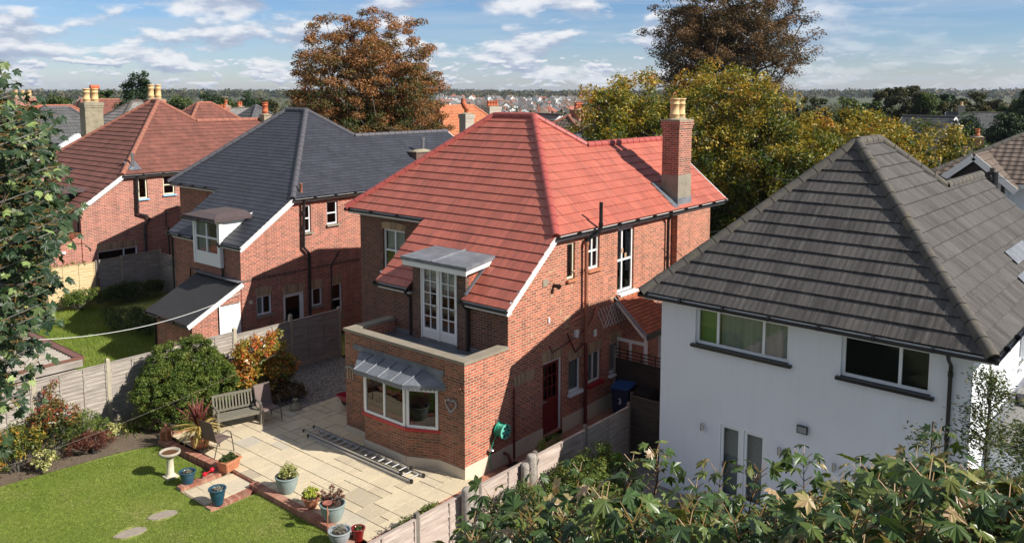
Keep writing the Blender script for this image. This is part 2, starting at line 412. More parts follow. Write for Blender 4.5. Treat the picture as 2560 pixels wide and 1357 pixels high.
M['black_iron'] = plain('black_iron', (.022, .018, .02), .5, .3, 6, .1)
M['brown_pipe'] = plain('brown_cast_pipe', (.33, .13, .075), .55, .15, 5, .1)
M['red_paint'] = plain('red_gloss_paint', (.42, .012, .018), .35, .1, 4, .05)
M['dark_red'] = plain('dark_red_paint', (.17, .014, .012), .4, .15, 4, .05)
M['concrete'] = plain('weathered_concrete', (.27, .235, .18), .95, .25, 5, .5, dirt=(.09, .085, .065))
M['coping'] = plain('mossy_concrete_coping', (.26, .22, .165), .95, .3, 4, .6, dirt=(.11, .1, .075))
M['plinth'] = plain('cream_render_plinth', (.62, .53, .41), .85, .1, 3, .3, dirt=(.42, .36, .28))
M['pebble'] = plain('pebbledash', (.42, .37, .31), .95, .45, 16, 1.)
m_, g = new_mat('white_render'); u = uvc(g); n1 = g.noise(u, .5, 5, .6); st = g.noise(g.mapping(u, (5, .35, 1)), 1., 6, .7); fn = g.noise(u, 70, 2)
c = g.mix(g.m('MULTIPLY', g.ramp(st, [(.5, (0,)*3), (.75, (1,)*3)]), .28), (.76, .78, .815), (.6, .61, .6)); c = g.mix(g.m('MULTIPLY', g.ramp(n1, [(.45, (0,)*3), (.7, (1,)*3)]), .3), c, (.66, .68, .7)); finish(g, c, .9, fn, .4, .01); M['render'] = m_
M['lead'] = plain('lead_sheet', (.15, .16, .18), .5, .35, 3, .15, dirt=(.27, .27, .27))
M['lead_dark'] = plain('lead_flashing', (.12, .13, .15), .5, .3, 5, .15)
M['felt'] = plain('roofing_felt', (.085, .06, .06), .95, .2, 8, .5)
M['grey_felt'] = plain('grey_felt', (.2, .195, .185), .95, .2, 3, .4)
M['pot'] = plain('buff_clay_pot', (.66, .45, .22), .75, .14, 3, .1, dirt=(.5, .3, .14))
M['pot_red'] = plain('red_clay_pot', (.46, .12, .05), .75, .15, 4, .1)
M['terra'] = plain('terracotta', (.45, .175, .09), .8, .15, 6, .1)
M['mortar'] = plain('mortar_flaunching', (.3, .26, .18), .95, .35, 8, .6, dirt=(.05, .05, .045))
M['glass'] = glass('window_glass')
M['curtain'] = plain('net_curtain', (.28, .31, .29), .9, .15, 5, .1)
M['green_curtain'] = plain('green_curtain', (.12, .25, .07), .8, .1, 5, .1)
M['blind_or_reflection'] = plain('pale_blind', (.5, .48, .42), .8, .05, 3, .05)
M['frosted'] = plain('frosted_pane', (.25, .27, .26), .25, .15, 9, .3)
M['tilehung'] = tiles('hung_clay_tiles', (.42, .13, .075), (.34, .1, .06), (.1, .04, .03), .17, .1, .5, rough=.85, kvar=.2)
M['plain_tile'] = tiles('small_plain_clay_tiles', (.4, .11, .05), (.33, .09, .045), (.07, .03, .02), .17, .12, .5, streak=(.14, .07, .05), streak_amt=.5, rough=.9, kvar=.22)
M['orange_tile'] = tiles('orange_clay_tiles', (.56, .2, .09), (.48, .17, .08), (.2, .07, .04), .18, .13, .5, streak=(.26, .11, .07), streak_amt=.5, rough=.9, kvar=.2)
M['steel'] = plain('brushed_steel', (.5, .5, .5), .3, .1, 6, .05, metal=.9)
M['alu'] = plain('aluminium', (.62, .63, .64), .35, .1, 8, .05, metal=.75)
M['room'] = plain('dim_room', (.1, .09, .08), .9, .2, 2, .1)

def vec(*a): return Vector(a)
def window(parent, O, U, N, u0, u1, z0, z1, mullions=(), bars=(), mat='upvc', fw=.055, depth=.07, sill=None, curtain=None, name='window', sillm='white', sl=.05, sash=False, label=None, sill_out=.07, sub=()):
    """frame in an opening: O wall origin, U along, N outward; depth = set back from the wall face; mullions/bars are fractions"""
    O, U, N = Vector(O), Vector(U).normalized(), Vector(N).normalized(); Z = Vector((0, 0, 1))
    def W(u, z, d=0.): return O+U*u+Z*z-N*d
    mb = MB(); t = .05
    def hbar(a, b, z, w, d=depth): mb.bar(W(a, z, d+t/2), W(b, z, d+t/2), t, w, 0)
    def vbar(u, a, b, w, d=depth): mb.bar(W(u, a, d+t/2), W(u, b, d+t/2), w, t, 0, upv=N)
    vbar(u0+fw/2, z0, z1, fw); vbar(u1-fw/2, z0, z1, fw)
    hbar(u0+fw, u1-fw, z0+fw/2, fw); hbar(u0+fw, u1-fw, z1-fw/2, fw)
    xs = [u0+(u1-u0)*f for f in mullions]
    for x in xs: vbar(x, z0+fw, z1-fw, fw*.9, depth+.003)
    for f in bars: hbar(u0+fw, u1-fw, z0+(z1-z0)*f, fw*.8, depth-.004 if sash else depth+.006)
    for (a, b, f) in sub:      # thin glazing bar between fractions a,b at height fraction f
        hbar(u0+(u1-u0)*a, u0+(u1-u0)*b, z0+(z1-z0)*f, fw*.6, depth+.008)
    w = mb.build(name, M[mat], parent)
    if label: w['label'] = label
    p = MB(); p.poly([W(u0+.02, z0+.02, depth+.032), W(u1-.02, z0+.02, depth+.032), W(u1-.02, z1-.02, depth+.032), W(u0+.02, z1-.02, depth+.032)])
    p.build('pane', M['glass'], w)
    if sill:
        sb = MB(); sb.bar(W(u0-sl, z0-.035, -sill_out/2+.03), W(u1+sl, z0-.035, -sill_out/2+.03), sill_out+.13, .07, 0)
        sb.build('sill', M[sillm], w)
    if curtain:
        a, b = (u0+.03, u1-.03) if len(curtain) == 1 else (u0+(u1-u0)*curtain[1], u0+(u1-u0)*curtain[2])
        top = z1-.03; bot = z0+.03 if len(curtain) < 4 else z0+(z1-z0)*curtain[3]
        cb = MB(); k = 34
        for i in range(k):
            ua, ub = a+(b-a)*i/k, a+(b-a)*(i+1)/k
            da, db = depth+.12+.035*math.sin(i*1.9)+.02*math.sin(i*.7), depth+.12+.035*math.sin((i+1)*1.9)+.02*math.sin((i+1)*.7)
            cb.poly([W(ua, bot, da), W(ub, bot, db), W(ub, top, db), W(ua, top, da)], smooth=True)
        cb.build('blind_or_reflection' if curtain[0] == 'blind_or_reflection' else 'curtain', M[curtain[0]], w)
    return w
def arch(mb, O, U, N, u0, u1, z, h=.3, m=1, splay=.06):
    O, U, N = Vector(O), Vector(U), Vector(N)
    W = lambda u, zz, d: O+U*u+Vector((0, 0, zz))+N*d
    k = 6
    for i in range(k):
        f0, f1 = i/k, (i+1)/k
        c0, c1 = .05*math.sin(math.pi*f0), .05*math.sin(math.pi*f1)
        a0, a1 = u0+(u1-u0)*f0, u0+(u1-u0)*f1; b0, b1 = u0-splay+(u1-u0+2*splay)*f0, u0-splay+(u1-u0+2*splay)*f1
        mb.poly([W(a0, z+.002, .004), W(a1, z+.002, .004), W(b1, z+h+c1, .004), W(b0, z+h+c0, .004)], m, uv=[(b0+9, 0.02), (b1+9, .02), (b1+9, .33), (b0+9, .33)], flip=U.cross(Vector((0, 0, 1))).dot(N) < 0)
def pipe(mb, pts, r=.045, m=0, collars=()):
    mb.tube(pts, r, 8, m)
    for c in collars: mb.tube([Vector(c)-Vector((0, 0, .05)), Vector(c)+Vector((0, 0, .05))], r*1.3, 8, m)

# ---------------------------------------------------------------- the three red brick houses share one plan
def red_house(name, label, c):
    ye, yw, yl, yb = c['ye'], c['yw'], c['yl'], c['yb']
    xe, ze, xl0, zl0 = c['xe'], c['ze'], c['xlow'], c['zlow']
    aR, aL, J, RE = Vector(c['aR']), Vector(c['aL']), Vector(c['J']), Vector(c['RE'])
    t = thing(name, label, 'house', (xl0, yw, 0))
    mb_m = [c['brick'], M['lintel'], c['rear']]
    sl = (ze-zl0)/(xe-xl0)
    aR.z = aL.z = ze+sl*(aR.x-xe)
    rp = lambda x: ze+sl*(x-xe)             # rear plane height
    sr = (aR.z-ze)/(aR.y-ye)
    J.z = ze+sr*(J.y-ye); RE.z = J.z; RE.y = J.y
    xf = J.x+(J.z-ze)/((aR.z-J.z)/(J.x-aR.x)); yv = J.y+(J.y-ye); xend = c['xend']
    rnd = random.Random(3)
    rb = MB()
    kw = dict(course=c['course'], step=c['step'], tw=c['tw'], jit=c['jit'], rnd=rnd)
    n0, n1, xn = c['notch']; zn = rp(xn)
    roof(rb, [(xn, ye, zn), (xe, ye, ze), tuple(aR), tuple(aL), (xe, yl, ze), (xe, yb, ze), (xn, yb, zn)], (xe, ye, ze), (0, 1, 0), **kw)
    for a_, b_ in ((ye, n0), (n1, yb)): roof(rb, [(xl0, a_, zl0), (xn, a_, zn), (xn, b_, zn), (xl0, b_, zl0)], (xe, ye, ze), (0, 1, 0), **kw)
    cx = c.get('chimney_x')
    roof(rb, [(xe, ye, ze), (xend, ye, ze), tuple(RE), tuple(J), tuple(aR)], (xe, ye, ze), (1, 0, 0), **kw)
    roof(rb, [tuple(aR), tuple(J), (xf, yv, ze), (xf, yl, ze), tuple(aL)], (xf, yl, ze), (0, -1, 0), **kw)
    roof(rb, [tuple(aL), (xf, yl, ze), (xe, yl, ze)], (xf, yl, ze), (-1, 0, 0), **kw)
    roof(rb, [tuple(J), tuple(RE), (xend, yv, ze), (xf, yv, ze)], (xend, yv, ze), (-1, 0, 0), **kw)
    ro = rb.build('roof', c['tile'], t)
    rg = MB()
    o = Vector((0, 0, .015)); r_ = c['rr']
    for p, q in (((xe, ye, ze), aR), (aR, aL), (aR, J), (J, RE), ((xe, yl, ze), aL), (aL, (xf, yl, ze))): ridge(rg, Vector(p)+o, Vector(q)+o, r_, .42)
    rg.build('ridge_tiles', c['ridge'], ro)
    # fascias, soffits, bargeboard
    fb = MB(); g = .004
    zf = ze-.19
    fb.box(xe+.02, xend-.02, ye+.05, ye+.075, zf, ze-.03); fb.box(xe+.05, xend-.02, ye+.077, yw-g, zf, zf+.02)
    fb.box(xe+.05, xe+.075, yb+.06, yl-.02, zf, ze-.03); fb.box(xe+.077, c['xu']-g, yb+.06, yl-.02, zf, zf+.02)
    for a_, b_ in ((ye+.1, n0), (n1, yb-.06)): fb.box(xl0+.05, xl0+.075, a_, b_, zl0-.19, zl0-.03)
    for a_, b_ in ((ye+.1, n0), (n1, yb-.06)):
        if xl0+.08 < c['xw']-g: fb.box(xl0+.077, c['xw']-g, a_, b_, zl0-.19, zl0-.17)
    n = Vector((-sl, 0, 1)).normalized()
    p0, p1 = Vector((xl0-.02, ye+.055, zl0-.13)), Vector((xe+.02, ye+.055, ze-.13))
    fb.bar(p0, p1, .045, .2, 0, upv=n)
    fb.bar(p0+Vector((0, -.0, .1)), p1+Vector((0, -.0, .1)), .1, .02, 0, upv=n)
    p0, p1 = Vector((xend-.03, ye, ze-.1)), Vector((xend-.03, J.y-.02, RE.z-.1))
    fb.bar(p0, p1, .04, .2, 0)
    fb.build('bargeboard', M['white'], t)
    gb = MB()
    gutter(gb, (xe+.05, ye-.03, ze-.06), (xend, ye-.03, ze-.06)); gutter(gb, (xe-.03, yb, ze-.06), (xe-.03, yl, ze-.06))
    for a, b in c['lowgut']: gutter(gb, (xl0-.03, a, zl0-.06), (xl0-.03, b, zl0-.06))
    gb.build('gutter', M['black'], t)
    # walls
    wb = MB(); X = c['xw']; XR = c['xr']
    top = lambda x: (x, ze-.1)
    rise = sl
    fl = [(0, -1, -(ze-.17)), (rise, -1, -(rp(0)-.16) - 0 if False else -(rp(X)-.16))]
    # flank: u measured from X; z <= rear plane at x -> sl*u - z >= -(rp(X)-.16)
    wall(wb, (X, yw, 0), (1, 0, 0), (0, -1, 0), XR-X, ze-.15, [(h[0]-X, h[1]-X, h[2], h[3]) for h in c['holes']], outline=[(sl, -1, -(rp(X)-.16))], mr=0)
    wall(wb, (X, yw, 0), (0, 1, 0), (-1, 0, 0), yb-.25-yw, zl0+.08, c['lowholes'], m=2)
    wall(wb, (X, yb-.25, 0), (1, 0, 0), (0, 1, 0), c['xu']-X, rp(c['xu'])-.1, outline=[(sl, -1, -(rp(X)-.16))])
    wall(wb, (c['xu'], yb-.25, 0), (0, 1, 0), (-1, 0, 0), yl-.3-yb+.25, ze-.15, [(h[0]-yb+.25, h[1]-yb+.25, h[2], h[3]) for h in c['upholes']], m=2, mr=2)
    wall(wb, (c['xu'], yl-.3, 0), (1, 0, 0), (0, 1, 0), xf-.35-c['xu'], ze-.15)
    wall(wb, (xf-.35, yv-.3, 0), (0, 1, 0), (1, 0, 0), yl-yv, ze-.15)
    wall(wb, (xf-.35, yv-.3, 0), (1, 0, 0), (0, 1, 0), XR-xf+.35, ze-.15)
    yc = J.y
    wall(wb, (XR, yw, 0), (0, 1, 0), (1, 0, 0), yv-.3-yw, RE.z-.05, outline=[(sr, -1, -(ze-.0+sr*(yw-ye)-.12)), (-sr, -1, -(RE.z-.12+sr*(yc-yw)))])
    for h in c['holes']:
        if h[4]: arch(wb, (0, yw, 0), (1, 0, 0), (0, -1, 0), h[0], h[1], h[3], h[4])
    for h in c['upholes']:
        arch(wb, (c['xu'], 0, 0), (0, 1, 0), (-1, 0, 0), h[0], h[1], h[3], .2)
    wo = wb.build('wall', mb_m, t)
    # inside: floors keep the rooms dark
    ib = MB()
    for z in (.02, 2.7): ib.box(X+.15, XR-.15, yw+.15, yv-.45, z, z+.1); ib.box(c['xu']+.15, xf-.5, yv-.45, yl-.5, z, z+.1)
    ib.box(X+.15, XR-.15, yw+2.6, yw+2.7, .12, 2.69); ib.box(X+.15, XR-.15, yw+2.6, yw+2.7, 2.81, 4.9)
    ib.build('floor', M['room'], t)
    return t, dict(rp=rp, sl=sl, sr=sr, xf=xf, yv=yv, wall=wo, roof=ro, J=J, RE=RE)

def chimney_stack(parent, x, y, w, d, z0, z1, mat, pots=2, pr=.15, ph=.62, potm='pot', cap=True, name='chimney'):
    mb = MB(); mb.box(x-w/2, x+w/2, y-d/2, y+d/2, z0, z1-.32)
    if cap:
        mb.box(x-w/2-.03, x+w/2+.03, y-d/2-.03, y+d/2+.03, z1-.32, z1-.2)
        mb.box(x-w/2-.012, x+w/2+.012, y-d/2-.012, y+d/2+.012, z1-.5, z1-.44)
        mb.box(x-w/2-.055, x+w/2+.055, y-d/2-.055, y+d/2+.055, z1-.2, z1-.06)
    else: mb.box(x-w/2, x+w/2, y-d/2, y+d/2, z1-.32, z1-.06)
    ch = mb.build(name, mat, parent)
    if parent is None: pass
    fb = MB(); fb.box(x-w/2-.04, x+w/2+.04, y-d/2-.04, y+d/2+.04, z1-.059, z1-.01); fb.lathe((x, y, z1-.012), [(min(w, d)*.5, 0), (min(w, d)*.42, .05), (.1, .09)], 12, sx=w/min(w, d), sy=d/min(w, d))
    fb.build('cap', M['mortar'], ch)
    for i in range(pots):
        px = x+(i-(pots-1)/2)*(w/max(pots, 1))*.92 if w >= d else x; py = y if w >= d else y+(i-(pots-1)/2)*(d/max(pots, 1))*.92
        pb = MB(); pb.lathe((px, py, z1), [(pr*.95, 0), (pr*1.0, .02), (pr*.98, ph*.2), (pr*1.06, ph*.21), (pr*1.06, ph*.25), (pr*.93, ph*.26), (pr*.9, ph*.7), (pr*1.0, ph*.71), (pr*1.0, ph*.75), (pr*.92, ph*.76), (pr*.95, ph*.92), (pr*1.1, ph*.93), (pr*1.12, ph*.99), (pr*1.02, ph), (pr*.8, ph), (pr*.78, ph*.85)], 18)
        pb.build('chimney_pot', M[potm], ch)
    return ch

# =============== main house (new red roof)
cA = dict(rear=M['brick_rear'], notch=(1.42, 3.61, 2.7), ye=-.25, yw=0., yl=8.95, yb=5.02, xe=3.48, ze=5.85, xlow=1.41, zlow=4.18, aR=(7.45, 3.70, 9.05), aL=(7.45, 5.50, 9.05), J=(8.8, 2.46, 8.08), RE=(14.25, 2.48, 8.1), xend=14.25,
          xw=1.70, xu=3.85, xr=12.95, course=.34, step=.024, tw=.33, jit=.0015, rr=.13, tile=M['tile_red'], ridge=M['ridge_red'], brick=M['brick'], lowgut=[(-.2, 1.5), (3.58, 5.05)],
          holes=[(4.35, 4.75, 4.42, 5.5, 0), (5.40, 6.04, 4.53, 5.58, 0), (7.05, 8.03, 3.5, 5.57, 0), (3.22, 4.14, .03, 2.2, .3), (4.47, 5.12, .95, 1.96, .3), (5.48, 6.2, .95, 1.92, .3), (6.65, 7.32, .95, 1.95, .3)],
          lowholes=[], upholes=[(6.35, 7.47, 3.75, 5.22)])
house_a, ga = red_house('brick_house', 'red brick detached house with bright new red tiled roof and bay window onto the patio', cA)
def flankwin(h, y, hs, **k): return window(h, (0, y, 0), (1, 0, 0), (0, -1, 0), *hs, **k)
H = cA['holes']
flankwin(house_a, 0, H[0][:4], mat='cream', sill=True, sillm='terra', depth=.06)
flankwin(house_a, 0, H[1][:4], mat='white', bars=(.52,), mullions=(.5,), sill=True, sillm='terra', sash=True, depth=.07, fw=.06)
flankwin(house_a, 0, H[2][:4], mat='white', bars=(.5,), mullions=(.36,), sill=True, sash=True, depth=.06, fw=.075, sillm='white', sill_out=.14, label='tall white sash window')
flankwin(house_a, 0, H[4][:4], mat='white', sill=True, depth=.08, curtain=('frosted',))
flankwin(house_a, 0, H[5][:4], mat='white', sill=True, depth=.08, sillm='red_paint', mullions=(.5,), curtain=('frosted',))
flankwin(house_a, 0, H[6][:4], mat='white', sill=True, depth=.08, curtain=('frosted',))
window(house_a, (3.85, 0, 0), (0, 1, 0), (-1, 0, 0), *cA['upholes'][0], mat='white', bars=(.5,), mullions=(.5,), sill=True, sash=True, depth=.08, fw=.07, curtain=('blind_or_reflection', 0.05, .95, .5))
# side door
def door(parent, O, U, N, u0, u1, z0, z1, leafm, framem, glazed=.5, st=.085, f=.06, *, rows=3, cols=3, name='door', depth=.1, handle='steel', label=None):
    O, U, N = Vector(O), Vector(U).normalized(), Vector(N).normalized(); Z = Vector((0, 0, 1))
    W = lambda u, z, d: O+U*u+Z*z-N*d
    fb = MB()
    fb.bar(W(u0+f/2, z0, depth), W(u0+f/2, z1, depth), f, .09, 0, upv=N); fb.bar(W(u1-f/2, z0, depth), W(u1-f/2, z1, depth), f, .09, 0, upv=N); fb.bar(W(u0+f, z1-f/2, depth), W(u1-f, z1-f/2, depth), .09, f, 0)
    a, b, c, d = u0+f+.004, u1-f-.004, z0+.03, z1-f-.004
    lb = MB(); s_ = st; gz = c+(d-c)*(1-glazed); dd = depth+.005
    t = .045
    lb.bar(W(a+s_/2, c, dd), W(a+s_/2, d, dd), s_, t, 0, upv=N); lb.bar(W(b-s_/2, c, dd), W(b-s_/2, d, dd), s_, t, 0, upv=N)
    lb.bar(W(a+s_, d-s_/2, dd), W(b-s_, d-s_/2, dd), t, s_, 0)
    lb.bar(W(a+s_, gz-.06, dd), W(b-s_, gz-.06, dd), t, .12, 0); lb.bar(W(a+s_, c+.09, dd), W(b-s_, c+.09, dd), t, .18, 0)
    if gz-.12 > c+.2: lb.bar(W((a+b)/2, c+.18, dd+.012), W((a+b)/2, gz-.12, dd+.012), b-a-2*s_, .02, 0, upv=N)
    for i in range(1, cols): x = a+s_+(b-a-2*s_)*i/cols; lb.bar(W(x, gz, dd), W(x, d-s_, dd), .022, t*.8, 0, upv=N)
    for j in range(1, rows): z = gz+(d-s_-gz)*j/rows; lb.bar(W(a+s_, z, dd), W(b-s_, z, dd), t*.7, .022, 0)
    do = lb.build(name, M[leafm], parent)
    if label: do['label'] = label
    fb.build('frame', M[framem], do)
    p = MB(); p.poly([W(a+s_-.01, gz-.01, dd+.012), W(b-s_+.01, gz-.01, dd+.012), W(b-s_+.01, d-s_+.01, dd+.012), W(a+s_-.01, d-s_+.01, dd+.012)])
    p.build('pane', M['glass'], do)
    hb = MB(); hz = z0+1.0; hb.tube([W(a+.06, hz, dd-.02), W(a+.06, hz, dd-.07), W(a+.17, hz, dd-.07)], .012, 6); hb.bar(W(a+.06, hz-.09, dd-.025), W(a+.06, hz+.07, dd-.025), .035, .012, 0, upv=N)
    hb.build('handle', M[handle], do)
    return do
dr = door(house_a, (0, 0, 0), (1, 0, 0), (0, -1, 0), 3.22, 4.14, .03, 2.2, 'dark_red', 'white', .52, rows=3, cols=3, label='dark red part glazed side door')
# plinth, chimney breast, vents, blocked arch
pb = MB(); PT = .32
def plin(p, q, out, th=.022, z1=PT, z0=-.25):
    p, q, out = Vector(p), Vector(q), Vector(out); pb.poly([p+out*th+vec(0, 0, z0), q+out*th+vec(0, 0, z0), q+out*th+vec(0, 0, z1), p+out*th+vec(0, 0, z1)]); pb.poly([p+vec(0, 0, z1), q+vec(0, 0, z1), q+out*th+vec(0, 0, z1), p+out*th+vec(0, 0, z1)])
for a, b in ((-.022, 3.22), (4.14, 12.95)): plin((a, 0, 0), (b, 0, 0), (0, -1, 0))
bay = [(0, .92), (-.42, 1.74), (-.42, 3.42), (0, 3.86)]
plin((0, -.022, 0), (0, .92, 0), (-1, 0, 0), z1=.26)
for p, q in zip(bay, bay[1:]):
    d = Vector((q[0]-p[0], q[1]-p[1], 0)).normalized(); plin((p[0], p[1], 0), (q[0], q[1], 0), (-d.y, d.x, 0), z1=.26)
plin((0, 3.86, 0), (0, 4.77, 0), (-1, 0, 0), z1=.18)
pb.build('plinth', M['plinth'], house_a)
# kitchen extension with parapet
kb = MB(); KH = 3.0
wall(kb, (0, 0, 0), (1, 0, 0), (0, -1, 0), 1.70, KH)
wall(kb, (0, 4.75, 0), (1, 0, 0), (0, 1, 0), 3.85, KH)
wall(kb, (0, 0, 0), (0, 1, 0), (-1, 0, 0), 4.75, KH, [(.95, 3.84, .9, 2.2)], m=1)
wall(kb, (.27, .27, 0), (1, 0, 0), (0, 1, 0), 1.43, KH, z0=2.5); wall(kb, (.27, .27, 0), (0, 1, 0), (1, 0, 0), 4.2, KH, z0=2.5); wall(kb, (.27, 4.47, 0), (1, 0, 0), (0, -1, 0), 1.43, KH, z0=2.5)
# bay walls
for p, q in zip(bay, bay[1:]):
    d = Vector((q[0]-p[0], q[1]-p[1], 0)); n = Vector((-d.y, d.x, 0)).normalized()
    wall(kb, (p[0], p[1], 0), d, n, d.length, .98, m=1)
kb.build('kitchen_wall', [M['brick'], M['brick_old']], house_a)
cb = MB(); o_ = .035
cb.box(-o_, .3, -o_, 4.785, KH, KH+.085); cb.box(.3, 1.70, -o_, .3, KH, KH+.085); cb.box(.3, 1.70, 4.45, 4.785, KH, KH+.085)
cb.build('coping', M['coping'], house_a)
bb = MB(); bb.box(.27, 1.70, .27, 4.47, 2.62, 2.68); bb.build('balcony_floor', M['lead_dark'], house_a)
sb = MB(); sb.box(1.655, 1.70, .27, 1.75, 2.68, 2.8); sb.box(1.655, 1.70, 3.25, 4.47, 2.68, 2.8); sb.box(1.56, 1.66, 1.75, 3.25, 2.68, 2.76); sb.build('upstand', M['lead'], house_a)
# bay windows
def baywin(p, q, ml, w0=.0, cur=None):
    d = Vector((q[0]-p[0], q[1]-p[1], 0)); L = d.length; n = Vector((-d.y, d.x, 0)).normalized()
    return window(house_a, (p[0], p[1], 0), d, n, .02, L-.02, 1.06, 2.14, mullions=ml, mat='white', depth=-.02, fw=.075, curtain=cur, name='bay_window')
w1 = baywin(bay[0], bay[1], ()); w2 = baywin(bay[1], bay[2], (.5,)); w3 = baywin(bay[2], bay[3], ())
sb = MB()
offs = lambda e: [(0, .92-e*.8), (-.42-e, 1.74-e*.55), (-.42-e, 3.42+e*.55), (0, 3.86+e*.6)]
def slab(mb, P, z0, z1, m=0, P2=None):
    P2 = P2 or P
    mb.poly([(x, y, z0) for x, y in P][::-1], m); mb.poly([(x, y, z1) for x, y in P2], m)
    for i in range(len(P)):
        a, b, c_, d_ = P[i], P[(i+1) % len(P)], P2[(i+1) % len(P)], P2[i]
        mb.poly([(a[0], a[1], z0), (b[0], b[1], z0), (c_[0], c_[1], z1), (d_[0], d_[1], z1)], m)
slab(sb, offs(.06), .982, 1.055); sb.build('bay_sill', M['red_paint'], w2)
fb = MB(); slab(fb, offs(.05), 2.145, 2.27); fb.build('bay_fascia', M['white'], house_a)
# lead canopy over the bay: three lead planes with rolls and a scalloped edge
ab = MB(); e0 = offs(.24); e0 = [(-.004, e0[0][1]-.06), e0[1], e0[2], (-.004, e0[3][1]+.06)]; tz = 2.56; hz = 2.285
wl = [(-.004, .84), (-.004, 1.5), (-.004, 3.5), (-.004, 4.1)]
P = lambda q, z: (q[0], q[1], z)
ab.poly([P(e0[1], hz), P(e0[2], hz), P(wl[2], tz), P(wl[1], tz)]); ab.poly([P(e0[0], hz), P(e0[1], hz), P(wl[1], tz), P(wl[0], tz-.03)]); ab.poly([P(e0[2], hz), P(e0[3], hz), P(wl[3], tz-.03), P(wl[2], tz)])
ab.poly([P(q, hz-.012) for q in e0][::-1])
ab.box(-.03, -.003, .72, 4.36, tz-.02, tz+.13)
for f in (0., .25, .5, .75, 1.):
    a = Vector(P(e0[1], hz)).lerp(Vector(P(e0[2], hz)), f); b = Vector(P(wl[1], tz)).lerp(Vector(P(wl[2], tz)), f)
    ab.tube([a+vec(0, 0, .012), b+vec(0, 0, .012)], .025, 8)
for p, q in zip(e0, e0[1:]):
    p, q = Vector(P(p, hz)), Vector(P(q, hz)); L = (q-p).length; k = max(2, round(L/.12)); dn = vec(0, 0, -1)
    for i in range(k):
        a, b = p.lerp(q, i/k), p.lerp(q, (i+1)/k)
        pts = [a+vec(0, 0, .01), a+dn*.07]+[a.lerp(b, .5-.5*math.cos(math.pi*j/8))+dn*(.07+.05*math.sin(math.pi*j/8)) for j in range(1, 8)]+[b+dn*.07, b+vec(0, 0, .01)]
        ab.poly(pts)
ab.build('lead_canopy', M['lead'], house_a)
# things on the bay sill inside
wb = MB(); wb.box(.1, 4.0-.2, .6, 4.4, 0.85, .9, M=Matrix.Identity(4)) if False else None
# dormer with french doors above the balcony
db = MB(); zt = 4.96
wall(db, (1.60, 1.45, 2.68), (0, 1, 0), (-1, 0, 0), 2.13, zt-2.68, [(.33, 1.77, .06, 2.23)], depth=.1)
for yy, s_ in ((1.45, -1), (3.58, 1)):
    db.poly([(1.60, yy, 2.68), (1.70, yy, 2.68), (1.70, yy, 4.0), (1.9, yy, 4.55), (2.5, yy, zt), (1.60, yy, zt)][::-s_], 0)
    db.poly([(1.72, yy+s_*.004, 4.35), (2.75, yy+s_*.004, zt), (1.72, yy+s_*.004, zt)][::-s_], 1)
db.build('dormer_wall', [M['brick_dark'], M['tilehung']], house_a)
fd = door(house_a, (1.60, 1.45, 2.68), (0, 1, 0), (-1, 0, 0), .33, 1.05, .06, 2.23, 'white', 'white', .86, .07, .035, rows=5, cols=2, name='french_door', depth=.02)
fd2 = door(house_a, (1.60, 1.45, 2.68), (0, 1, 0), (-1, 0, 0), 1.05, 1.77, .06, 2.23, 'white', 'white', .86, .07, .035, rows=5, cols=2, name='french_door', depth=.02)
for f in (fd, fd2):
    cbm = MB(); y0 = 1.82 if f is fd else 2.54; cbm.poly([(1.70, y0, 2.9), (1.70, y0+.66, 2.9), (1.70, y0+.66, 4.85), (1.70, y0, 4.85)]); cbm.build('curtain', M['curtain'], f)
rb = MB()
rb.poly([(1.28, 1.12, 5.13), (2.76, 1.3, 5.24), (2.76, 3.72, 5.24), (1.28, 3.74, 5.13)]); rb.poly([(1.28, 1.12, 5.03), (1.28, 3.74, 5.03), (1.28, 3.74, 5.13), (1.28, 1.12, 5.13)])
rb.poly([(1.28, 1.12, 5.03), (1.28, 1.12, 5.13), (2.76, 1.3, 5.24), (2.76, 1.3, 5.14)]); rb.poly([(1.28, 3.74, 5.03), (2.76, 3.72, 5.14), (2.76, 3.72, 5.24), (1.28, 3.74, 5.13)])
rb.tube([(1.27, 2.43, 5.14), (2.76, 2.5, 5.255)], .025, 8)
rb.build('dormer_roof', M['lead'], house_a)
fb = MB(); fb.box(1.31, 1.34, 1.16, 3.70, 4.88, 5.028); fb.bar((1.345, 1.175, 4.985), (2.5, 1.3, 5.06), .03, .14); fb.bar((1.345, 3.685, 4.985), (2.5, 3.66, 5.06), .03, .14); fb.box(1.345, 1.6, 1.2, 3.66, 4.93, 4.95)
fb.build('dormer_fascia', M['white'], house_a)
lb = MB(); lb.bar((1.5, 1.37, 4.31), (2.62, 1.37, 5.215), .09, .02, 0, upv=(-.63, 0, .78)); lb.build('flashing', M['lead'], house_a)
# drainpipes from the low eaves
gb = MB()
for yy in (1.40, 3.72): pipe(gb, [(1.38, yy, 4.1), (1.5, yy, 3.95), (1.62, yy, 3.85), (1.62, yy, 2.7)], .04)
pipe(gb, [(10.0, -.28, 5.75), (10.08, -.1, 5.5), (10.1, -.09, .0)], .05, collars=[(10.1, -.09, 4.2), (10.1, -.09, 2.4)])
gb.build('drainpipe', M['black_iron'], house_a)
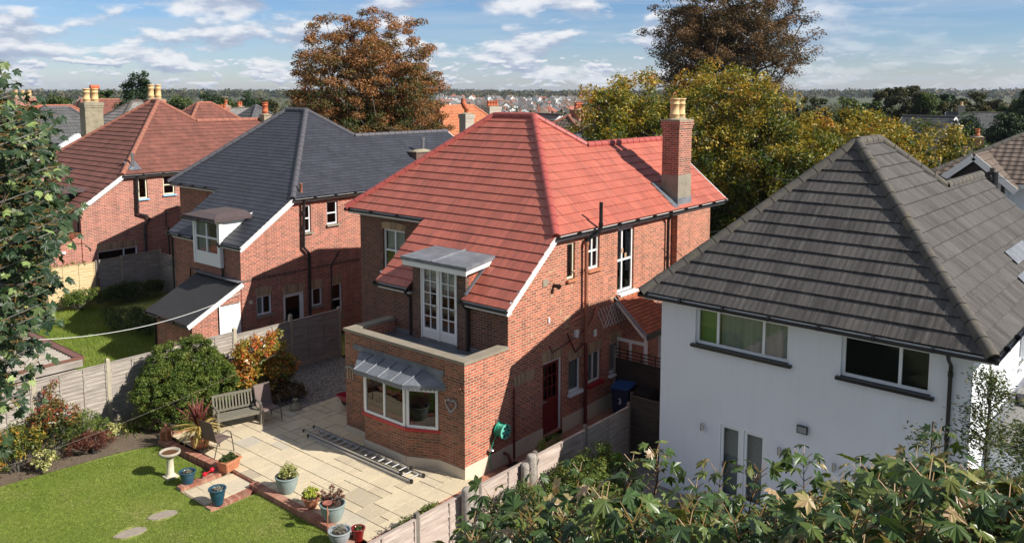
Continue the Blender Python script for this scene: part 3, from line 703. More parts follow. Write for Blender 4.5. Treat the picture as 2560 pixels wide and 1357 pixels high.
# soil pipe (terracotta below, black extension above)
gb = MB(); pipe(gb, [(5.15, -.13, 5.42), (5.16, -.13, 2.4)], .058, collars=[(5.15, -.13, 4.6), (5.16, -.13, 3.6), (5.15, -.13, 5.4)])
pipe(gb, [(4.35, -.09, 3.15), (4.5, -.1, 3.18), (5.05, -.1, 3.28), (5.16, -.11, 3.2)], .035); pipe(gb, [(5.85, -.09, 3.35), (5.55, -.1, 2.95), (5.2, -.11, 2.72)], .05)
gb.build('soil_pipe', M['brown_pipe'], house_a); mrn = plain('maroon_pipe', (.13, .02, .02), .5)
gb = MB(); pipe(gb, [(5.16, -.13, 2.4), (5.17, -.13, -.1)], .058, collars=[(5.17, -.13, 1.4)]); pipe(gb, [(4.3, -.07, 2.85), (4.7, -.08, 2.2), (5.1, -.08, 2.35)], .025)
pipe(gb, [(3.45, -.05, 2.7), (3.6, -.05, 2.45), (4.6, -.05, 2.6), (5.12, -.09, 2.75)], .015); gb.build('waste_pipe', mrn, house_a)
for q_, r_ in (([(1.9, -.05, 1.88), (1.9, -.05, -.1)], .03), ([(1.5, -.02, .2), (1.53, -.16, .16), (1.58, -.2, -.08)], .045)): gb = MB(); pipe(gb, q_, r_); gb.build('waste_pipe', mrn, house_a)
gb = MB(); pipe(gb, [(5.15, -.13, 5.42), (5.15, -.13, 5.5), (5.48, -.36, 5.75), (5.52, -.38, 5.85), (5.52, -.38, 6.62)], .055, collars=[(5.52, -.38, 5.95)]); gb.build('vent_pipe', M['black'], house_a)
# chimney breast and stack
gb = MB(); gb.box(10.5, 12.97, -.22, -.003, -.25, 5.64); gb.build('chimney_breast', M['brick'], house_a)
ch = chimney_stack(house_a, 11.16, .22, .92, .64, 6.55, 8.93, M['brick_stack'], 2, .165, .72)
for nd in ch.children:
    pass
sb = MB(); sb.box(10.69, 11.63, -.11, .55, 5.6, 7.0); so = sb.build('rendered_base', M['concrete'], ch)
sb = MB(); sb.box(10.66, 11.66, -.13, .6, 5.7, 6.2); sb.build('soaker', M['lead'], ch)
sb = MB(); sb.box(10.45, 11.9, -.22, .3, 5.86, 5.9); sb.poly([(10.35, -.2, 5.92), (10.66, -.2, 5.92), (10.66, .75, 6.72), (10.35, .75, 6.72)]); sb.build('chimney_flashing', M['lead_dark'], ch)
sb = MB(); sb.tube([vec(10.93+.14*math.cos(a), .22, 9.66+.2*math.sin(a)) for a in [math.pi*k/10 for k in range(11)]], .012, 6); sb.build('pot_guard', M['terra'], ch)
# small fittings on the flank
fb = MB(); fb.box(3.2, 3.42, -.02, 0, 4.42, 4.62); fb.build('vent_grille', M['concrete'], house_a)
fb = MB(); fb.tube([(3.71, 0, 4.38), (3.71, -.16, 4.38)], .055, 10); fb.tube([(3.71, -.16, 4.38), (3.71, -.22, 4.36)], .075, 10); fb.build('boiler_flue', M['black'], house_a)
fb = MB(); fb.box(4.72, 4.88, -.08, 0, 2.62, 2.84); fb.box(3.44, 3.5, -.04, 0, 3.35, 3.5); fb.box(5.75, 5.87, -.04, 0, 2.42, 2.62); fb.build('junction_box', M['white'], house_a)
fb = MB(); arch(fb, (0, 0, 0), (1, 0, 0), (0, -1, 0), 1.95, 2.8, 1.9, .26, m=0); fb.build('blocked_arch', M['lintel'], house_a)
rr_ = random.Random(8); pmat = plain('pale_mortar_patch', (.46, .28, .17), .9, .3, 8, .4)
for _ in range(16):
    x, z = rr_.uniform(2., 9.5), rr_.uniform(2.5, 4.9); w_, h_ = rr_.choice([.07, .11, .22]), rr_.choice([.06, .06, .14])
    fb = MB(); fb.box(x, x+w_, -.004, 0, z, z+h_); fb.build('mortar_patch', pmat, house_a)
fb = MB(); fb.box(4.22, 4.55, -.005, 0, 3.0, 3.34); fb.build('mortar_patch', pmat, house_a)
# lean-to porch on the flank
pbm = MB(); roof(pbm, [(6.95, -1.15, 2.42), (8.6, -1.15, 2.42), (8.6, -.004, 3.4), (6.95, -.004, 3.4)], (6.95, -1.15, 2.42), (1, 0, 0), course=.12, step=.012, tw=.17, jit=.003)
po = pbm.build('porch_roof', M['plain_tile'], house_a)
pbm = MB(); pbm.bar((7.0, -1.17, 2.3), (8.6, -1.17, 2.3), .03, .16); pbm.build('porch_gutter', M['black'], po)
pbm = MB()
for x, y in ((7.1, -1.05), (8.0, -1.05), (8.5, -1.05)): pbm.box(x-.045, x+.045, y-.045, y+.045, -.1, 2.38)
pbm.bar((7.0, -1.05, 2.3), (7.0, -.02, 3.25), .05, .1); pbm.box(7.0, 8.55, -1.08, -1.02, 2.3, 2.42); pbm.box(7.06, 7.1, -1.02, -.02, 2.0, 2.1); pbm.box(7.06, 7.1, -.55, -.47, .0, 2.0)
pbm.build('porch_frame', M['white'], po)
pbm = MB(); pbm.bar((6.92, -1.15, 2.42), (6.92, -.01, 3.42), .09, .02); pbm.build('porch_flashing', M['lead'], po)
pbm = MB(); ridge(pbm, (6.95, -.05, 3.4), (8.6, -.05, 3.4), .09, .3); pbm.build('porch_ridge', M['terra'], po)
tb = MB()
for k in range(9):
    for s_ in (-1, 1):
        x0 = 6.1+k*.17; a, b = vec(x0, -.03, 2.55), vec(x0+s_*.42, -.03, 3.25); a.x += .2; b.x += .2
        tb.bar(a, b, .018, .008, 0, upv=(0, 1, 0))
tb.build('trellis', M['white'], house_a)

# =============== middle house (slate roof)
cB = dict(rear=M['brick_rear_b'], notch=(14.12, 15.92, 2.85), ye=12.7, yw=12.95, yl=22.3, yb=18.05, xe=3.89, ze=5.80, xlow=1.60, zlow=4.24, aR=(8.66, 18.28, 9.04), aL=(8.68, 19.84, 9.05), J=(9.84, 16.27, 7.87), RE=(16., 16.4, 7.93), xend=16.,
          xw=1.72, xu=4.25, xr=14.6, course=.21, step=.009, tw=.3, jit=.001, rr=.12, tile=M['tile_slate'], ridge=M['ridge_slate'], brick=M['brick_b'], lowgut=[(12.75, 14.2), (16.1, 18.1)],
          holes=[(4.52, 4.9, 4.37, 5.45, 0), (5.67, 6.22, 4.54, 5.49, 0), (2.34, 3.0, 1.46, 2.2, .3), (3.5, 4.47, .03, 2.06, .3), (4.73, 5.36, 1.31, 2.05, .3), (5.8, 6.36, .71, 2.05, .3)],
          lowholes=[], upholes=[(18.6, 19.4, 4.3, 5.2)])
house_b, gb_ = red_house('brick_house', 'red brick house with dark blue slate roof and black corrugated lean-to, between the red roofs', cB)
H = cB['holes']
for i, kw in ((0, dict(bars=(.5,))), (1, dict(bars=(.48,))), (2, dict(mullions=(.45,), curtain=('curtain', .03, .6))), (4, dict(mullions=(.3,))), (5, dict(bars=(.5,)))):
    flankwin(house_b, 12.95, H[i][:4], mat='upvc', sill=True, sillm='concrete', fw=.06, **kw)
window(house_b, (4.25, 0, 0), (0, 1, 0), (-1, 0, 0), *cB['upholes'][0], mat='white', bars=(.5,), sill=True)
door(house_b, (0, 12.95, 0), (1, 0, 0), (0, -1, 0), 3.5, 4.47, .03, 2.06, 'upvc', 'upvc', .6, rows=1, cols=1, name='door')
fb = MB(); fb.box(1.72, 7.3, 12.93, 12.948, 2.86, 2.92); fb.build('string_course', M['brick_dark'], house_b)
gb = MB(); pipe(gb, [(4.46, 12.72, 5.68), (4.46, 12.8, 5.5), (4.42, 12.82, 3.82), (4.6, 12.82, 3.62), (4.68, 12.82, 3.45), (4.64, 12.82, 0)], .06, collars=[(4.45, 12.82, 5.2), (4.44, 12.82, 4.6), (4.66, 12.82, 3.3), (4.65, 12.82, 2.6)])
pipe(gb, [(6.2, 12.85, 3.42), (5.98, 12.85, 3.15), (5.75, 12.85, 2.85), (5.73, 12.85, .2)], .03)
pipe(gb, [(1.52, 14.1, 4.15), (1.64, 14.1, 4.0), (1.66, 14.1, 2.7)], .04); pipe(gb, [(1.55, 17.9, 4.15), (1.66, 17.85, 4.0), (1.66, 17.85, 0)], .04)
pipe(gb, [(1.66, 15.9, 2.95), (1.66, 16.5, 2.95), (1.66, 16.5, 2.2)], .03)
gb.build('drainpipe', M['black_iron'], house_b)
fb = MB(); fb.lathe((4.5, 13.0, 5.85), [(.06, 0), (.055, .42), (.07, .43), (.07, .47)], 10); fb.build('clay_vent', M['brown_pipe'], house_b)
fb = MB(); fb.box(2.02, 2.14, 12.9, 12.95, 2.0, 2.12); fb.build('light_fitting', M['cream'], house_b)
# dormer of the middle house
db = MB()
for yy in (14.12, 15.92):
    db.poly([(1.70, yy, 4.3), (3.1, yy, 5.25), (1.70, yy, 5.05)])
db.box(1.56, 1.70, 14.06, 14.2, 3.28, 5.05); db.box(1.56, 1.70, 15.86, 16.0, 3.28, 5.05)
db.box(1.58, 1.66, 14.2, 15.86, 3.28, 3.72)
db.build('dormer_wall', M['white'], house_b)
window(house_b, (1.56, 0, 0), (0, 1, 0), (-1, 0, 0), 14.2, 15.86, 3.7, 5.0, mullions=(.5,), bars=(.5,), mat='upvc', fw=.08, depth=.02, name='dormer_window', curtain=('curtain', .5, .95))
rb = MB(); rb.box(1.3, 2.9, 13.9, 16.25, 5.06, 5.16); rb.poly([(1.3, 13.9, 5.163), (1.3, 16.25, 5.163), (1.7, 15.8, 5.3), (1.7, 14.4, 5.3)][::-1]); rb.poly([(1.3, 13.9, 5.163), (1.7, 14.4, 5.3), (2.9, 14.4, 5.32), (2.9, 13.9, 5.163)][::-1]); rb.poly([(1.7, 14.4, 5.3), (1.7, 15.8, 5.3), (2.9, 15.8, 5.32), (2.9, 14.4, 5.32)][::-1]); rb.poly([(1.3, 16.25, 5.163), (2.9, 16.25, 5.163), (2.9, 15.8, 5.32), (1.7, 15.8, 5.3)][::-1])
rb.build('dormer_roof', M['felt'], house_b)
gb = MB(); gutter(gb, (1.24, 13.88, 5.05), (1.24, 16.27, 5.05), .05); gb.build('dormer_gutter', M['black'], house_b)
# lean-to shed
lb = MB()
wall(lb, (-.25, 12.98, 0), (1, 0, 0), (0, -1, 0), 1.97, 2.85, [(1.0, 1.9, .03, 2.15)], outline=[(.52, -1, -1.78)])
wall(lb, (-.25, 12.98, 0), (0, 1, 0), (-1, 0, 0), 2.75, 1.78)
wall(lb, (-.25, 15.73, 0), (1, 0, 0), (0, 1, 0), 1.97, 2.85, outline=[(.52, -1, -1.78)])
lt = lb.build('lean_to_wall', M['brick_b'], house_b)
lb = MB(); k = 46
for i in range(k):
    y0_, y1_ = 12.75+3.2*i/k, 12.75+3.2*(i+1)/k; z_ = .022*(i % 2); z2_ = .022*((i+1) % 2)
    lb.poly([(-.5, y0_, 1.74+z_), (1.72, y0_, 2.9+z_), (1.72, y1_, 2.9+z2_), (-.5, y1_, 1.74+z2_)], smooth=True)
lb.build('corrugated_roof', plain('black_corrugated_sheet', (.03, .028, .028), .7, .25, 3, .1), lt)
lb = MB(); lb.bar((-.52, 12.76, 1.68), (1.68, 12.76, 2.83), .03, .16); lb.build('lean_to_barge', M['white'], lt)
lb = MB(); lb.bar((1.62, 12.8, 2.93), (1.62, 15.95, 2.93), .3, .02); lb.build('lean_to_flashing', M['lead'], lt)
lb = MB(); lb.box(.79, .83, 12.93, 12.97, .03, 2.15); lb.box(1.6, 1.64, 12.93, 12.97, .03, 2.15); lb.box(.83, 1.6, 12.94, 12.98, .03, 2.12)
ld = lb.build('lean_to_door', M['upvc'], house_b)
lb = MB(); pipe(lb, [(-.3, 15.6, 1.7), (-.3, 15.6, 0)], .04); gutter(lb, (-.52, 12.8, 1.68), (-.52, 15.9, 1.68), .05); lb.build('lean_to_gutter', M['black'], lt)
# small rear chimney with steel flue, loose scraps on the slates
chimney_stack(house_b, 12.4, 14.5, 1.1, .55, 6.0, 7.12, M['brick_dark'], 0, cap=False)
fb = MB(); fb.tube([(12.55, 14.5, 7.1), (12.55, 14.5, 7.6)], .09, 10); fb.tube([(12.55, 14.5, 7.6), (12.55, 14.5, 7.72)], .11, 10); fb.build('steel_flue', M['steel'], house_b)
# =============== left house (brown roof)
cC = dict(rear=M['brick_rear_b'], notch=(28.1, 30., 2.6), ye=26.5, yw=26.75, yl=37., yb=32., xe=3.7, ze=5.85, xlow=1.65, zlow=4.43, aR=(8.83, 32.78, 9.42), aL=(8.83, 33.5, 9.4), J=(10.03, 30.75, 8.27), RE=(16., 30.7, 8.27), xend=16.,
          xw=1.75, xu=4.0, xr=14.6, course=.36, step=.03, tw=.31, jit=.004, rr=.13, tile=M['tile_brown'], ridge=M['ridge_brown'], brick=M['brick_c'], lowgut=[(26.6, 28.), (30., 32.)],
          holes=[(4.58, 5.05, 4.55, 5.62, 0), (5.87, 6.5, 4.64, 5.64, .2), (2.43, 4.4, 1.0, 2.2, .3), (6.3, 6.9, 1., 2.1, 0)], lowholes=[], upholes=[])
house_c, gc = red_house('brick_house', 'red brick house with weathered red-brown tiled roof and pale blue window sills', cC)
H = cC['holes']
flankwin(house_c, 26.75, H[0][:4], mat='cream', sill=True, sillm='blue_paint', fw=.07)
flankwin(house_c, 26.75, H[1][:4], mat='cream', bars=(.5,), sill=True, sillm='blue_paint', fw=.07, sash=True)
flankwin(house_c, 26.75, H[2][:4], mat='upvc', mullions=(.66,), sub=((.66, 1., .55),), sill=True, fw=.07)
flankwin(house_c, 26.75, H[3][:4], mat='upvc', sill=True, bars=(.5,))
gb = MB(); pipe(gb, [(4.46, 26.55, 5.7), (4.45, 26.6, 5.5), (4.42, 26.6, 3.85), (4.85, 26.6, 3.7), (5.02, 26.6, 3.5), (4.78, 26.6, 3.2), (4.74, 26.6, 0)], .07, collars=[(4.44, 26.6, 5.), (4.43, 26.6, 4.2), (5.0, 26.6, 3.5), (4.76, 26.6, 2.7)])
pipe(gb, [(5.9, 26.66, 3.0), (5.9, 26.66, 3.9), (6.6, 26.66, 3.95)], .03); pipe(gb, [(6.0, 26.66, 3.0), (6.0, 26.66, 0)], .035); pipe(gb, [(1.72, 27.0, 4.3), (1.68, 27.0, 2.)], .04)
gb.build('drainpipe', M['black_iron'], house_c)
fb = MB(); fb.box(4.2, 4.75, 26.75, 27.35, 5.95, 5.99, M=Matrix.Translation((0, 0, 0))); fb.poly([(4.2, 26.75, 6.03), (4.8, 26.75, 6.03), (4.8, 27.4, 6.42), (4.2, 27.4, 6.42)]); fb.tube([(4.5, 27.05, 6.2), (4.5, 27.05, 6.75)], .07, 10); fb.tube([(4.5, 27.05, 6.75), (4.5, 27.05, 6.85)], .09, 10); fb.build('roof_vent', M['steel'], house_c)
lb = MB()
wall(lb, (-.4, 26.8, 0), (1, 0, 0), (0, -1, 0), 2.15, 3.15, outline=[(.45, -1, -2.2)]); wall(lb, (-.4, 26.8, 0), (0, 1, 0), (-1, 0, 0), 3.3, 2.2)
lt = lb.build('lean_to_wall', M['brick_c'], house_c)
lb = MB(); roof(lb, [(-.5, 26.72, 2.2), (-.5, 30.1, 2.2), (1.72, 30.1, 3.2), (1.72, 26.72, 3.2)], (-.5, 26.72, 2.2), (0, 1, 0), course=.12, step=.012); lb.build('lean_to_roof', M['plain_tile'], lt)
lb = MB(); lb.lathe((.9, 26.74, 2.35), [(.02, -.08), (.1, -.03), (.1, .03), (.03, .08)], 10); lb.build('security_light', M['white'], lt)
window(house_c, (1.72, 0, 0), (0, 1, 0), (-1, 0, 0), 28.3, 29.8, 2.9, 4.6, mullions=(.5,), bars=(.5,), mat='white', name='dormer_window', depth=.1, fw=.09)
fb = MB(); fb.box(1.6, 1.74, 28.1, 30., 4.6, 5.0); fb.box(1.45, 2.75, 28., 30.1, 5.0, 5.14); fb.build('dormer_roof', M['felt'], house_c)
ch = chimney_stack(house_c, 9.2, 33.9, .95, .6, 8.6, 9.5, M['brick_c'], 2, .17, .85)
ch2 = chimney_stack(house_c, 14.4, 30.4, .5, .5, 7.9, 8.55, M['mortar'], 1, .19, .75, 'pot_red', cap=False)
# =============== white rendered house, slightly turned
wh = thing('white_house', 'white rendered house with dark grey ribbed tile roof and black window sills', 'house', (2.92, -3.35, 0), -.028)
def Bl(mb, name, mats, parent): return mb.build(name, mats, parent, local=True)
WE, WS = 4.88, (8.6-4.88)/4.36
apx = Vector((4.36, -3.62, 8.6)); apx2 = Vector((6.06, -3.62, 8.6)); wj = Vector((7.25, -5.03, 7.33)); we_ = Vector((11.35, -5.03, 7.33))
R0 = -7.75; sr = (8.6-WE)/(apx.y-R0); wj.z = we_.z = WE+sr*(wj.y-R0)
xf = 6.06+4.3; xe2 = 11.35
_pw = parent_world
rb = MB(); kw = dict(course=.385, step=.035, tw=.3, jit=.004, rnd=random.Random(7))
roof(rb, [(0, 0, WE), (0, R0, WE), tuple(apx)], (0, R0, WE), (0, 1, 0), **kw)
roof(rb, [(0, R0, WE), (xe2, R0, WE), tuple(we_), tuple(wj), tuple(apx2), tuple(apx)], (0, R0, WE), (1, 0, 0), **kw)
roof(rb, [(0, 0, WE), tuple(apx), tuple(apx2), (xf, 0, WE)], (0, 0, WE), (1, 0, 0), **kw)
yv = wj.y+(wj.y-R0)
roof(rb, [tuple(apx2), tuple(wj), (xf, yv, WE), (xf, 0, WE)], (xf, 0, WE), (0, -1, 0), **kw)
roof(rb, [tuple(wj), tuple(we_), (xe2, yv, WE), (xf, yv, WE)], (xe2, yv, WE), (-1, 0, 0), **kw)
ro = Bl(rb, 'roof', M['tile_grey'], wh)
rg = MB(); o = Vector((0, 0, .03))
for p, q in (((0, 0, WE), apx), ((0, R0, WE), apx), (apx, apx2), (apx2, wj), (wj, we_)): ridge(rg, Vector(p)+o, Vector(q)+o, .135, .45, sink=.05)
Bl(rg, 'ridge_tiles', M['ridge_grey'], ro)
solar = plain('solar_glass', (.045, .05, .075), .12, .1, 3, .02)
sb = MB(); nn = Vector((0, -sr, 1)).normalized()
for x, d0, d1 in ((6.2, .75, 1.05), (5.3, .35, .6)):
    p = lambda x_, d: Vector((x_, R0+d, WE+sr*d))+nn*.05
    sb = MB(); sb.poly([p(x, d0), p(x+2.2, d0), p(x+2.2, d1), p(x, d1)]); Bl(sb, 'lead_patch', M['lead'], wh)
wb = MB()
wz = WE-.15
hr = [(.4-.0, 0, 0, 0)]
# rear wall: runs along -y from (.38,-.38) ; hole coordinates in local b, u = -b
rw = [(1.33, 3.68, 3.75, 4.66), (4.83, 6.62, 3.75, 4.68), (2.03, 3.23, -.08, 1.95), (5.2, 6.6, -.08, 1.98)]
X0, Y0, Y1 = .36, -.38, -7.36
wall(wb, (X0, Y0, 0), (0, -1, 0), (-1, 0, 0), Y0-Y1, wz, [(a+Y0, b+Y0, c, d) for a, b, c, d in rw], z0=-.4, depth=.1)
wall(wb, (X0, Y1, 0), (1, 0, 0), (0, -1, 0), 10.4, wz, [(4.7, 5.5, 3.3, 4.5), (7.6, 8.5, 3.3, 4.5)], z0=-.4, depth=.1)
wall(wb, (X0, Y0, 0), (1, 0, 0), (0, 1, 0), xf-.4-X0, wz, z0=-.4); wall(wb, (xf-.4, yv, 0), (0, 1, 0), (1, 0, 0), Y0-yv, wz, z0=-.4)
wall(wb, (X0+10.4, Y1, 0), (0, 1, 0), (1, 0, 0), yv-.35-Y1, we_.z, outline=[(sr, -1, -(WE-.15+sr*(Y1-R0))), (-sr, -1, -(we_.z-.15+sr*(wj.y-Y1)))], z0=-.4)
Bl(wb, 'wall', M['render'], wh)
def wwin(a, b, c, d, **k):
    class P: pass
    return window_local(wh, (X0, 0, 0), (0, -1, 0), (-1, 0, 0), a, b, c, d, **k)
def window_local(par, O, U, N, *a, **k):
    loc = par.location.copy(); r = par.rotation_euler.copy(); par.location = (0, 0, 0); 
    try: w = window(par, O, U, N, *a, **k)
    finally: par.location = loc
    return w
w = wwin(*rw[0], mullions=(.24, .73), mat='upvc', fw=.07, sill=True, sillm='black', sl=.08, curtain=('curtain', .26, .98))
gc_ = MB(); gc_.poly([(X0+.2, -1.4, 3.8), (X0+.2, -1.86, 3.8), (X0+.2, -1.86, 4.62), (X0+.2, -1.4, 4.62)]); Bl(gc_, 'curtain', M['green_curtain'], w)
wwin(*rw[1], mullions=(.66,), mat='upvc', fw=.07, sill=True, sillm='black', sl=.08)
window_local(wh, (X0, Y1, 0), (1, 0, 0), (0, -1, 0), 4.7, 5.5, 3.3, 4.5, mullions=(.5,), sill=True, mat='upvc')
window_local(wh, (X0, Y1, 0), (1, 0, 0), (0, -1, 0), 7.6, 8.5, 3.3, 4.5, mullions=(.5,), sill=True, mat='upvc')
def door_local(*a, **k):
    loc = wh.location.copy(); wh.location = (0, 0, 0)
    try: return door(wh, *a, **k)
    finally: wh.location = loc
for a, b in ((2.03, 2.63), (2.63, 3.23), (5.2, 5.9), (5.9, 6.6)):
    door_local((X0, 0, 0), (0, -1, 0), (-1, 0, 0), a, b, -.08, 1.95 if a < 4 else 1.98, 'upvc', 'upvc', .88, .065, .04, rows=1, cols=1, name='french_door', depth=.04)
    bm_ = MB(); bm_.poly([(X0+.2, -a-.03, .1), (X0+.2, -b+.03, .1), (X0+.2, -b+.03, 1.9), (X0+.2, -a-.03, 1.9)]); Bl(bm_, 'blind_or_reflection', M['frosted'], wh.children[-1] if False else [o_ for o_ in wh.children if o_.name.startswith('french_door')][-1])  # pale sheet added behind each door pane to stand for its reflection
fb = MB(); fb.box(.05, .075, R0+.03, -.03, WE-.17, WE-.03); fb.box(.077, X0-.004, R0+.05, -.05, WE-.17, WE-.15); fb.box(.1, xe2, R0+.05, R0+.075, WE-.17, WE-.03); fb.box(.08, xe2, R0+.077, Y1-.004, WE-.17, WE-.15)
Bl(fb, 'fascia', M['upvc'], wh)
gb = MB(); gutter(gb, (-.04, R0-.08, WE-.06), (-.04, .03, WE-.06)); gutter(gb, (-.04, R0-.05, WE-.06), (xe2, R0-.05, WE-.06))
pipe(gb, [(-.02, -6.98, WE-.1), (.1, -6.98, WE-.25), (.29, -6.98, WE-.4), (.29, -6.98, -.3)], .04, collars=[(.29, -6.98, 4.3), (.29, -6.98, 3.0), (.29, -6.98, 1.6)])
Bl(gb, 'gutter', M['black'], wh)
for b, z in ((-1.62, 1.73), (-3.57, 1.7), (-4.81, 1.7)):
    lb = MB(); lb.tube([(X0-.09, b, z-.09), (X0-.09, b, z+.09)], .04, 12); lb.box(X0-.09, X0, b-.02, b+.02, z-.02, z+.02); Bl(lb, 'wall_light', M['steel'], wh)
lb = MB(); lb.box(X0-.1, X0-.05, -4.2, -3.96, 2.26, 2.44); lb.box(X0-.05, X0, -4.1, -4.06, 2.3, 2.36); fl_ = Bl(lb, 'floodlight', M['black'], wh)
lb = MB(); lb.box(X0-.104, X0-.1, -4.18, -3.98, 2.28, 2.42); Bl(lb, 'lens', M['frosted'], fl_)
# side extension with flat roof
eb = MB(); eb.box(1.9, 11.5, -11.2, -7.37, -.4, 2.5); Bl(eb, 'extension_wall', M['render'], wh)
eb = MB(); eb.box(1.82, 11.6, -11.3, -7.362, 2.501, 2.62); 
for k in range(6): eb.bar((3.+1.4*k, -11.3, 2.625), (3.+1.4*k, -7.37, 2.625), .05, .012)
Bl(eb, 'flat_roof', M['grey_felt'], wh)
eb = MB(); eb.box(1.9, 11.5, -7.46, -7.363, 2.63, 2.85); Bl(eb, 'roof_upstand', M['lead'], wh)
ib = MB(); ib.box(.6, 10., -7.2, -.6, 2.6, 2.7); ib.box(.6, 10., -7.2, -.6, -.2, -.1); ib.box(2.4, 2.5, -7.2, -.6, -.1, 4.6); Bl(ib, 'floor', M['room'], wh)
st = MB()
for k in range(5): st.box(4.3+.02*k, 4.9-.015*k, -8.15, -7.55+.02*k, 2.66+.05*k, 2.70+.05*k)
so = st.build('spare_tiles', M['grey_felt'], None); so.location = (2.92, -3.35, 0); so.rotation_euler = (0, 0, -.028)
tag(so, 'small stack of grey tiles left on the flat roof beside the white house', 'tile stack')
# =============== ground, garden surfaces
def structure(o): o['kind'] = 'structure'; return o
m_, g = new_mat('earth_and_grass'); oc = g.n('NewGeometry').outputs['Position']
n1 = g.noise(oc, .08, 6, .6); n2 = g.noise(oc, 1.5, 5)
c = g.mix(g.ramp(n1, [(.4, (0,)*3), (.6, (1,)*3)]), (.05, .075, .022), (.1, .09, .04)); c = g.mix(g.m('MULTIPLY', n2, .5), c, (.035, .05, .015))
finish(g, c, .95, n2, .5, .1); M['ground'] = m_
def terrain(r):
    pts = [(0, -.3), (150, -.3), (350, -6.5), (800, -5.5), (1400, 1.), (2100, 6.), (2700, 5.), (4000, 6.), (7000, 24), (9000, 20), (14000, 12)]
    for (a, h0), (b, h1) in zip(pts, pts[1:]):
        if r <= b: f = (r-a)/(b-a); f = f*f*(3-2*f); return h0+(h1-h0)*f
    return 12.
def terrain_xy(x, y):
    r = math.hypot(x, y); a = math.atan2(y, x)
    amp = min(1, max(0, (r-200)/1000))
    return terrain(r)+amp*(1.2*math.sin(a*9+r/300)+.8*math.sin(a*23+2))+(7*max(0, math.sin(a*4.1-1.05)) if r > 4500 else 0)*min(1, max(0, (r-4500)/2500))
mb = MB(); rings = [0, 8, 20, 40, 60, 90, 120, 150, 190, 240, 300, 360, 440, 540, 680, 850, 1050, 1300, 1600, 1900, 2300, 2700, 3300, 4000, 5000, 6000, 7000, 8200, 10000, 14000]; NA = 144
pt = lambda r, k: (r*math.cos(2*math.pi*k/NA), r*math.sin(2*math.pi*k/NA), terrain_xy(r*math.cos(2*math.pi*(k % NA)/NA), r*math.sin(2*math.pi*(k % NA)/NA)) if r else -.3)
for a, b in zip(rings, rings[1:]):
    for k in range(NA):
        if a == 0: mb.poly([pt(0, 0), pt(b, k), pt(b, k+1)], smooth=True)
        else: mb.poly([pt(a, k), pt(b, k), pt(b, k+1), pt(a, k+1)], smooth=True)
structure(mb.build('ground', M['ground']))

m_, g = new_mat('lawn_turf'); oc = g.n('NewGeometry').outputs['Position']
n1 = g.noise(oc, .7, 5, .6); n2 = g.noise(oc, 9, 4, .6); n3 = g.noise(oc, 60, 2)
c = g.ramp(n1, [(.3, (.16, .22, .035)), (.5, (.235, .285, .05)), (.68, (.33, .31, .1))])
c = g.mix(g.m('MULTIPLY', g.ramp(g.noise(oc, .45, 6, .7), [(.55, (0,)*3), (.7, (1,)*3)]), .5), c, (.3, .27, .1)); c = g.mix(1., c, g.ramp(n2, [(.3, (.6,)*3), (.7, (1.3,)*3)]), 'MULTIPLY'); c = g.mix(1., c, g.ramp(n3, [(.3, (.6,)*3), (.7, (1.3,)*3)]), 'MULTIPLY')
finish(g, c, .9, n3, .8, .02); M['turf'] = m_
m_, g = new_mat('bed_soil'); oc = g.n('NewGeometry').outputs['Position']
n1 = g.noise(oc, 3, 5, .6); n2 = g.noise(oc, 45, 2); sp = g.ramp(g.noise(oc, 28, 2), [(.66, (0,)*3), (.7, (1,)*3)])
c = g.mix(n1, (.1, .07, .045), (.2, .15, .1)); c = g.mix(g.m('MULTIPLY', g.ramp(g.noise(oc, .45, 6, .7), [(.55, (0,)*3), (.7, (1,)*3)]), .5), c, (.3, .27, .1)); c = g.mix(1., c, g.ramp(n2, [(.3, (.6,)*3), (.7, (1.3,)*3)]), 'MULTIPLY'); c = g.mix(g.m('MULTIPLY', sp, .7), c, (.42, .36, .28))
finish(g, c, .95, n2, .9, .03); M['soil'] = m_
m_, g = new_mat('grey_gravel'); oc = g.n('NewGeometry').outputs['Position']
v = g.n('TexVoronoi', {'Vector': oc, 'Scale': 26.}); c = g.mix(1., g.ramp(g.n('SeparateXYZ', {0: v.outputs['Color']}).outputs[0], [(0, (.08, .07, .06)), (.5, (.17, .15, .13)), (1, (.4, .36, .32))]), (1, 1, 1), 'MULTIPLY')
finish(g, c, .9, v.outputs['Distance'], 1., .02); M['gravel'] = m_
def sheet(name, pts, z, mat, sub=0):
    mb = MB(); mb.poly([(x, y, z) for x, y in pts]); o = mb.build(name, mat); return structure(o)
LZ = -.11
lawn_poly = [(-15.5, -.6), (-4.35, -.6), (-3.72, .2), (-3.72, 3.66), (-4.92, 3.66), (-4.92, 5.36), (-3.86, 5.36), (-3.95, 8.3), (-4.9, 8.62), (-6.0, 8.75), (-7.7, 8.95), (-10, 9.3), (-15.5, 9.6)]
sheet('lawn', lawn_poly, LZ, M['turf'])
sheet('flower_bed', [(-15.5, 9.6), (-10, 9.3), (-7.7, 8.95), (-6.0, 8.75), (-4.9, 8.62), (-3.95, 8.3), (-3.9, 8.0), (-.2, 8.0), (.1, 10.58), (-15.5, 10.58)], LZ+.008, M['soil'])
sheet('gravel', [(-.2, 7.0), (4.2, 7.0), (4.2, 10.58), (.1, 10.58)], -.03, M['gravel'])
sheet('neighbour_garden', [(-16, 10.72), (5, 10.72), (16, 10.72), (16, 26.5), (-16, 26.5)], -.15, M['turf'])
sheet('driveway', [(-6, -11.9), (12.9, -11.9), (12.9, -2.1), (-6, -2.1)], -.2, plain('driveway_slabs', (.2, .19, .18), .95, .2, 2, .3))
sheet('soil_strip', [(-5, -2.05), (-5, -1.1), (1.2, -1.2), (9.5, -1.75), (9.5, -2.05)], -.13, M['soil'])
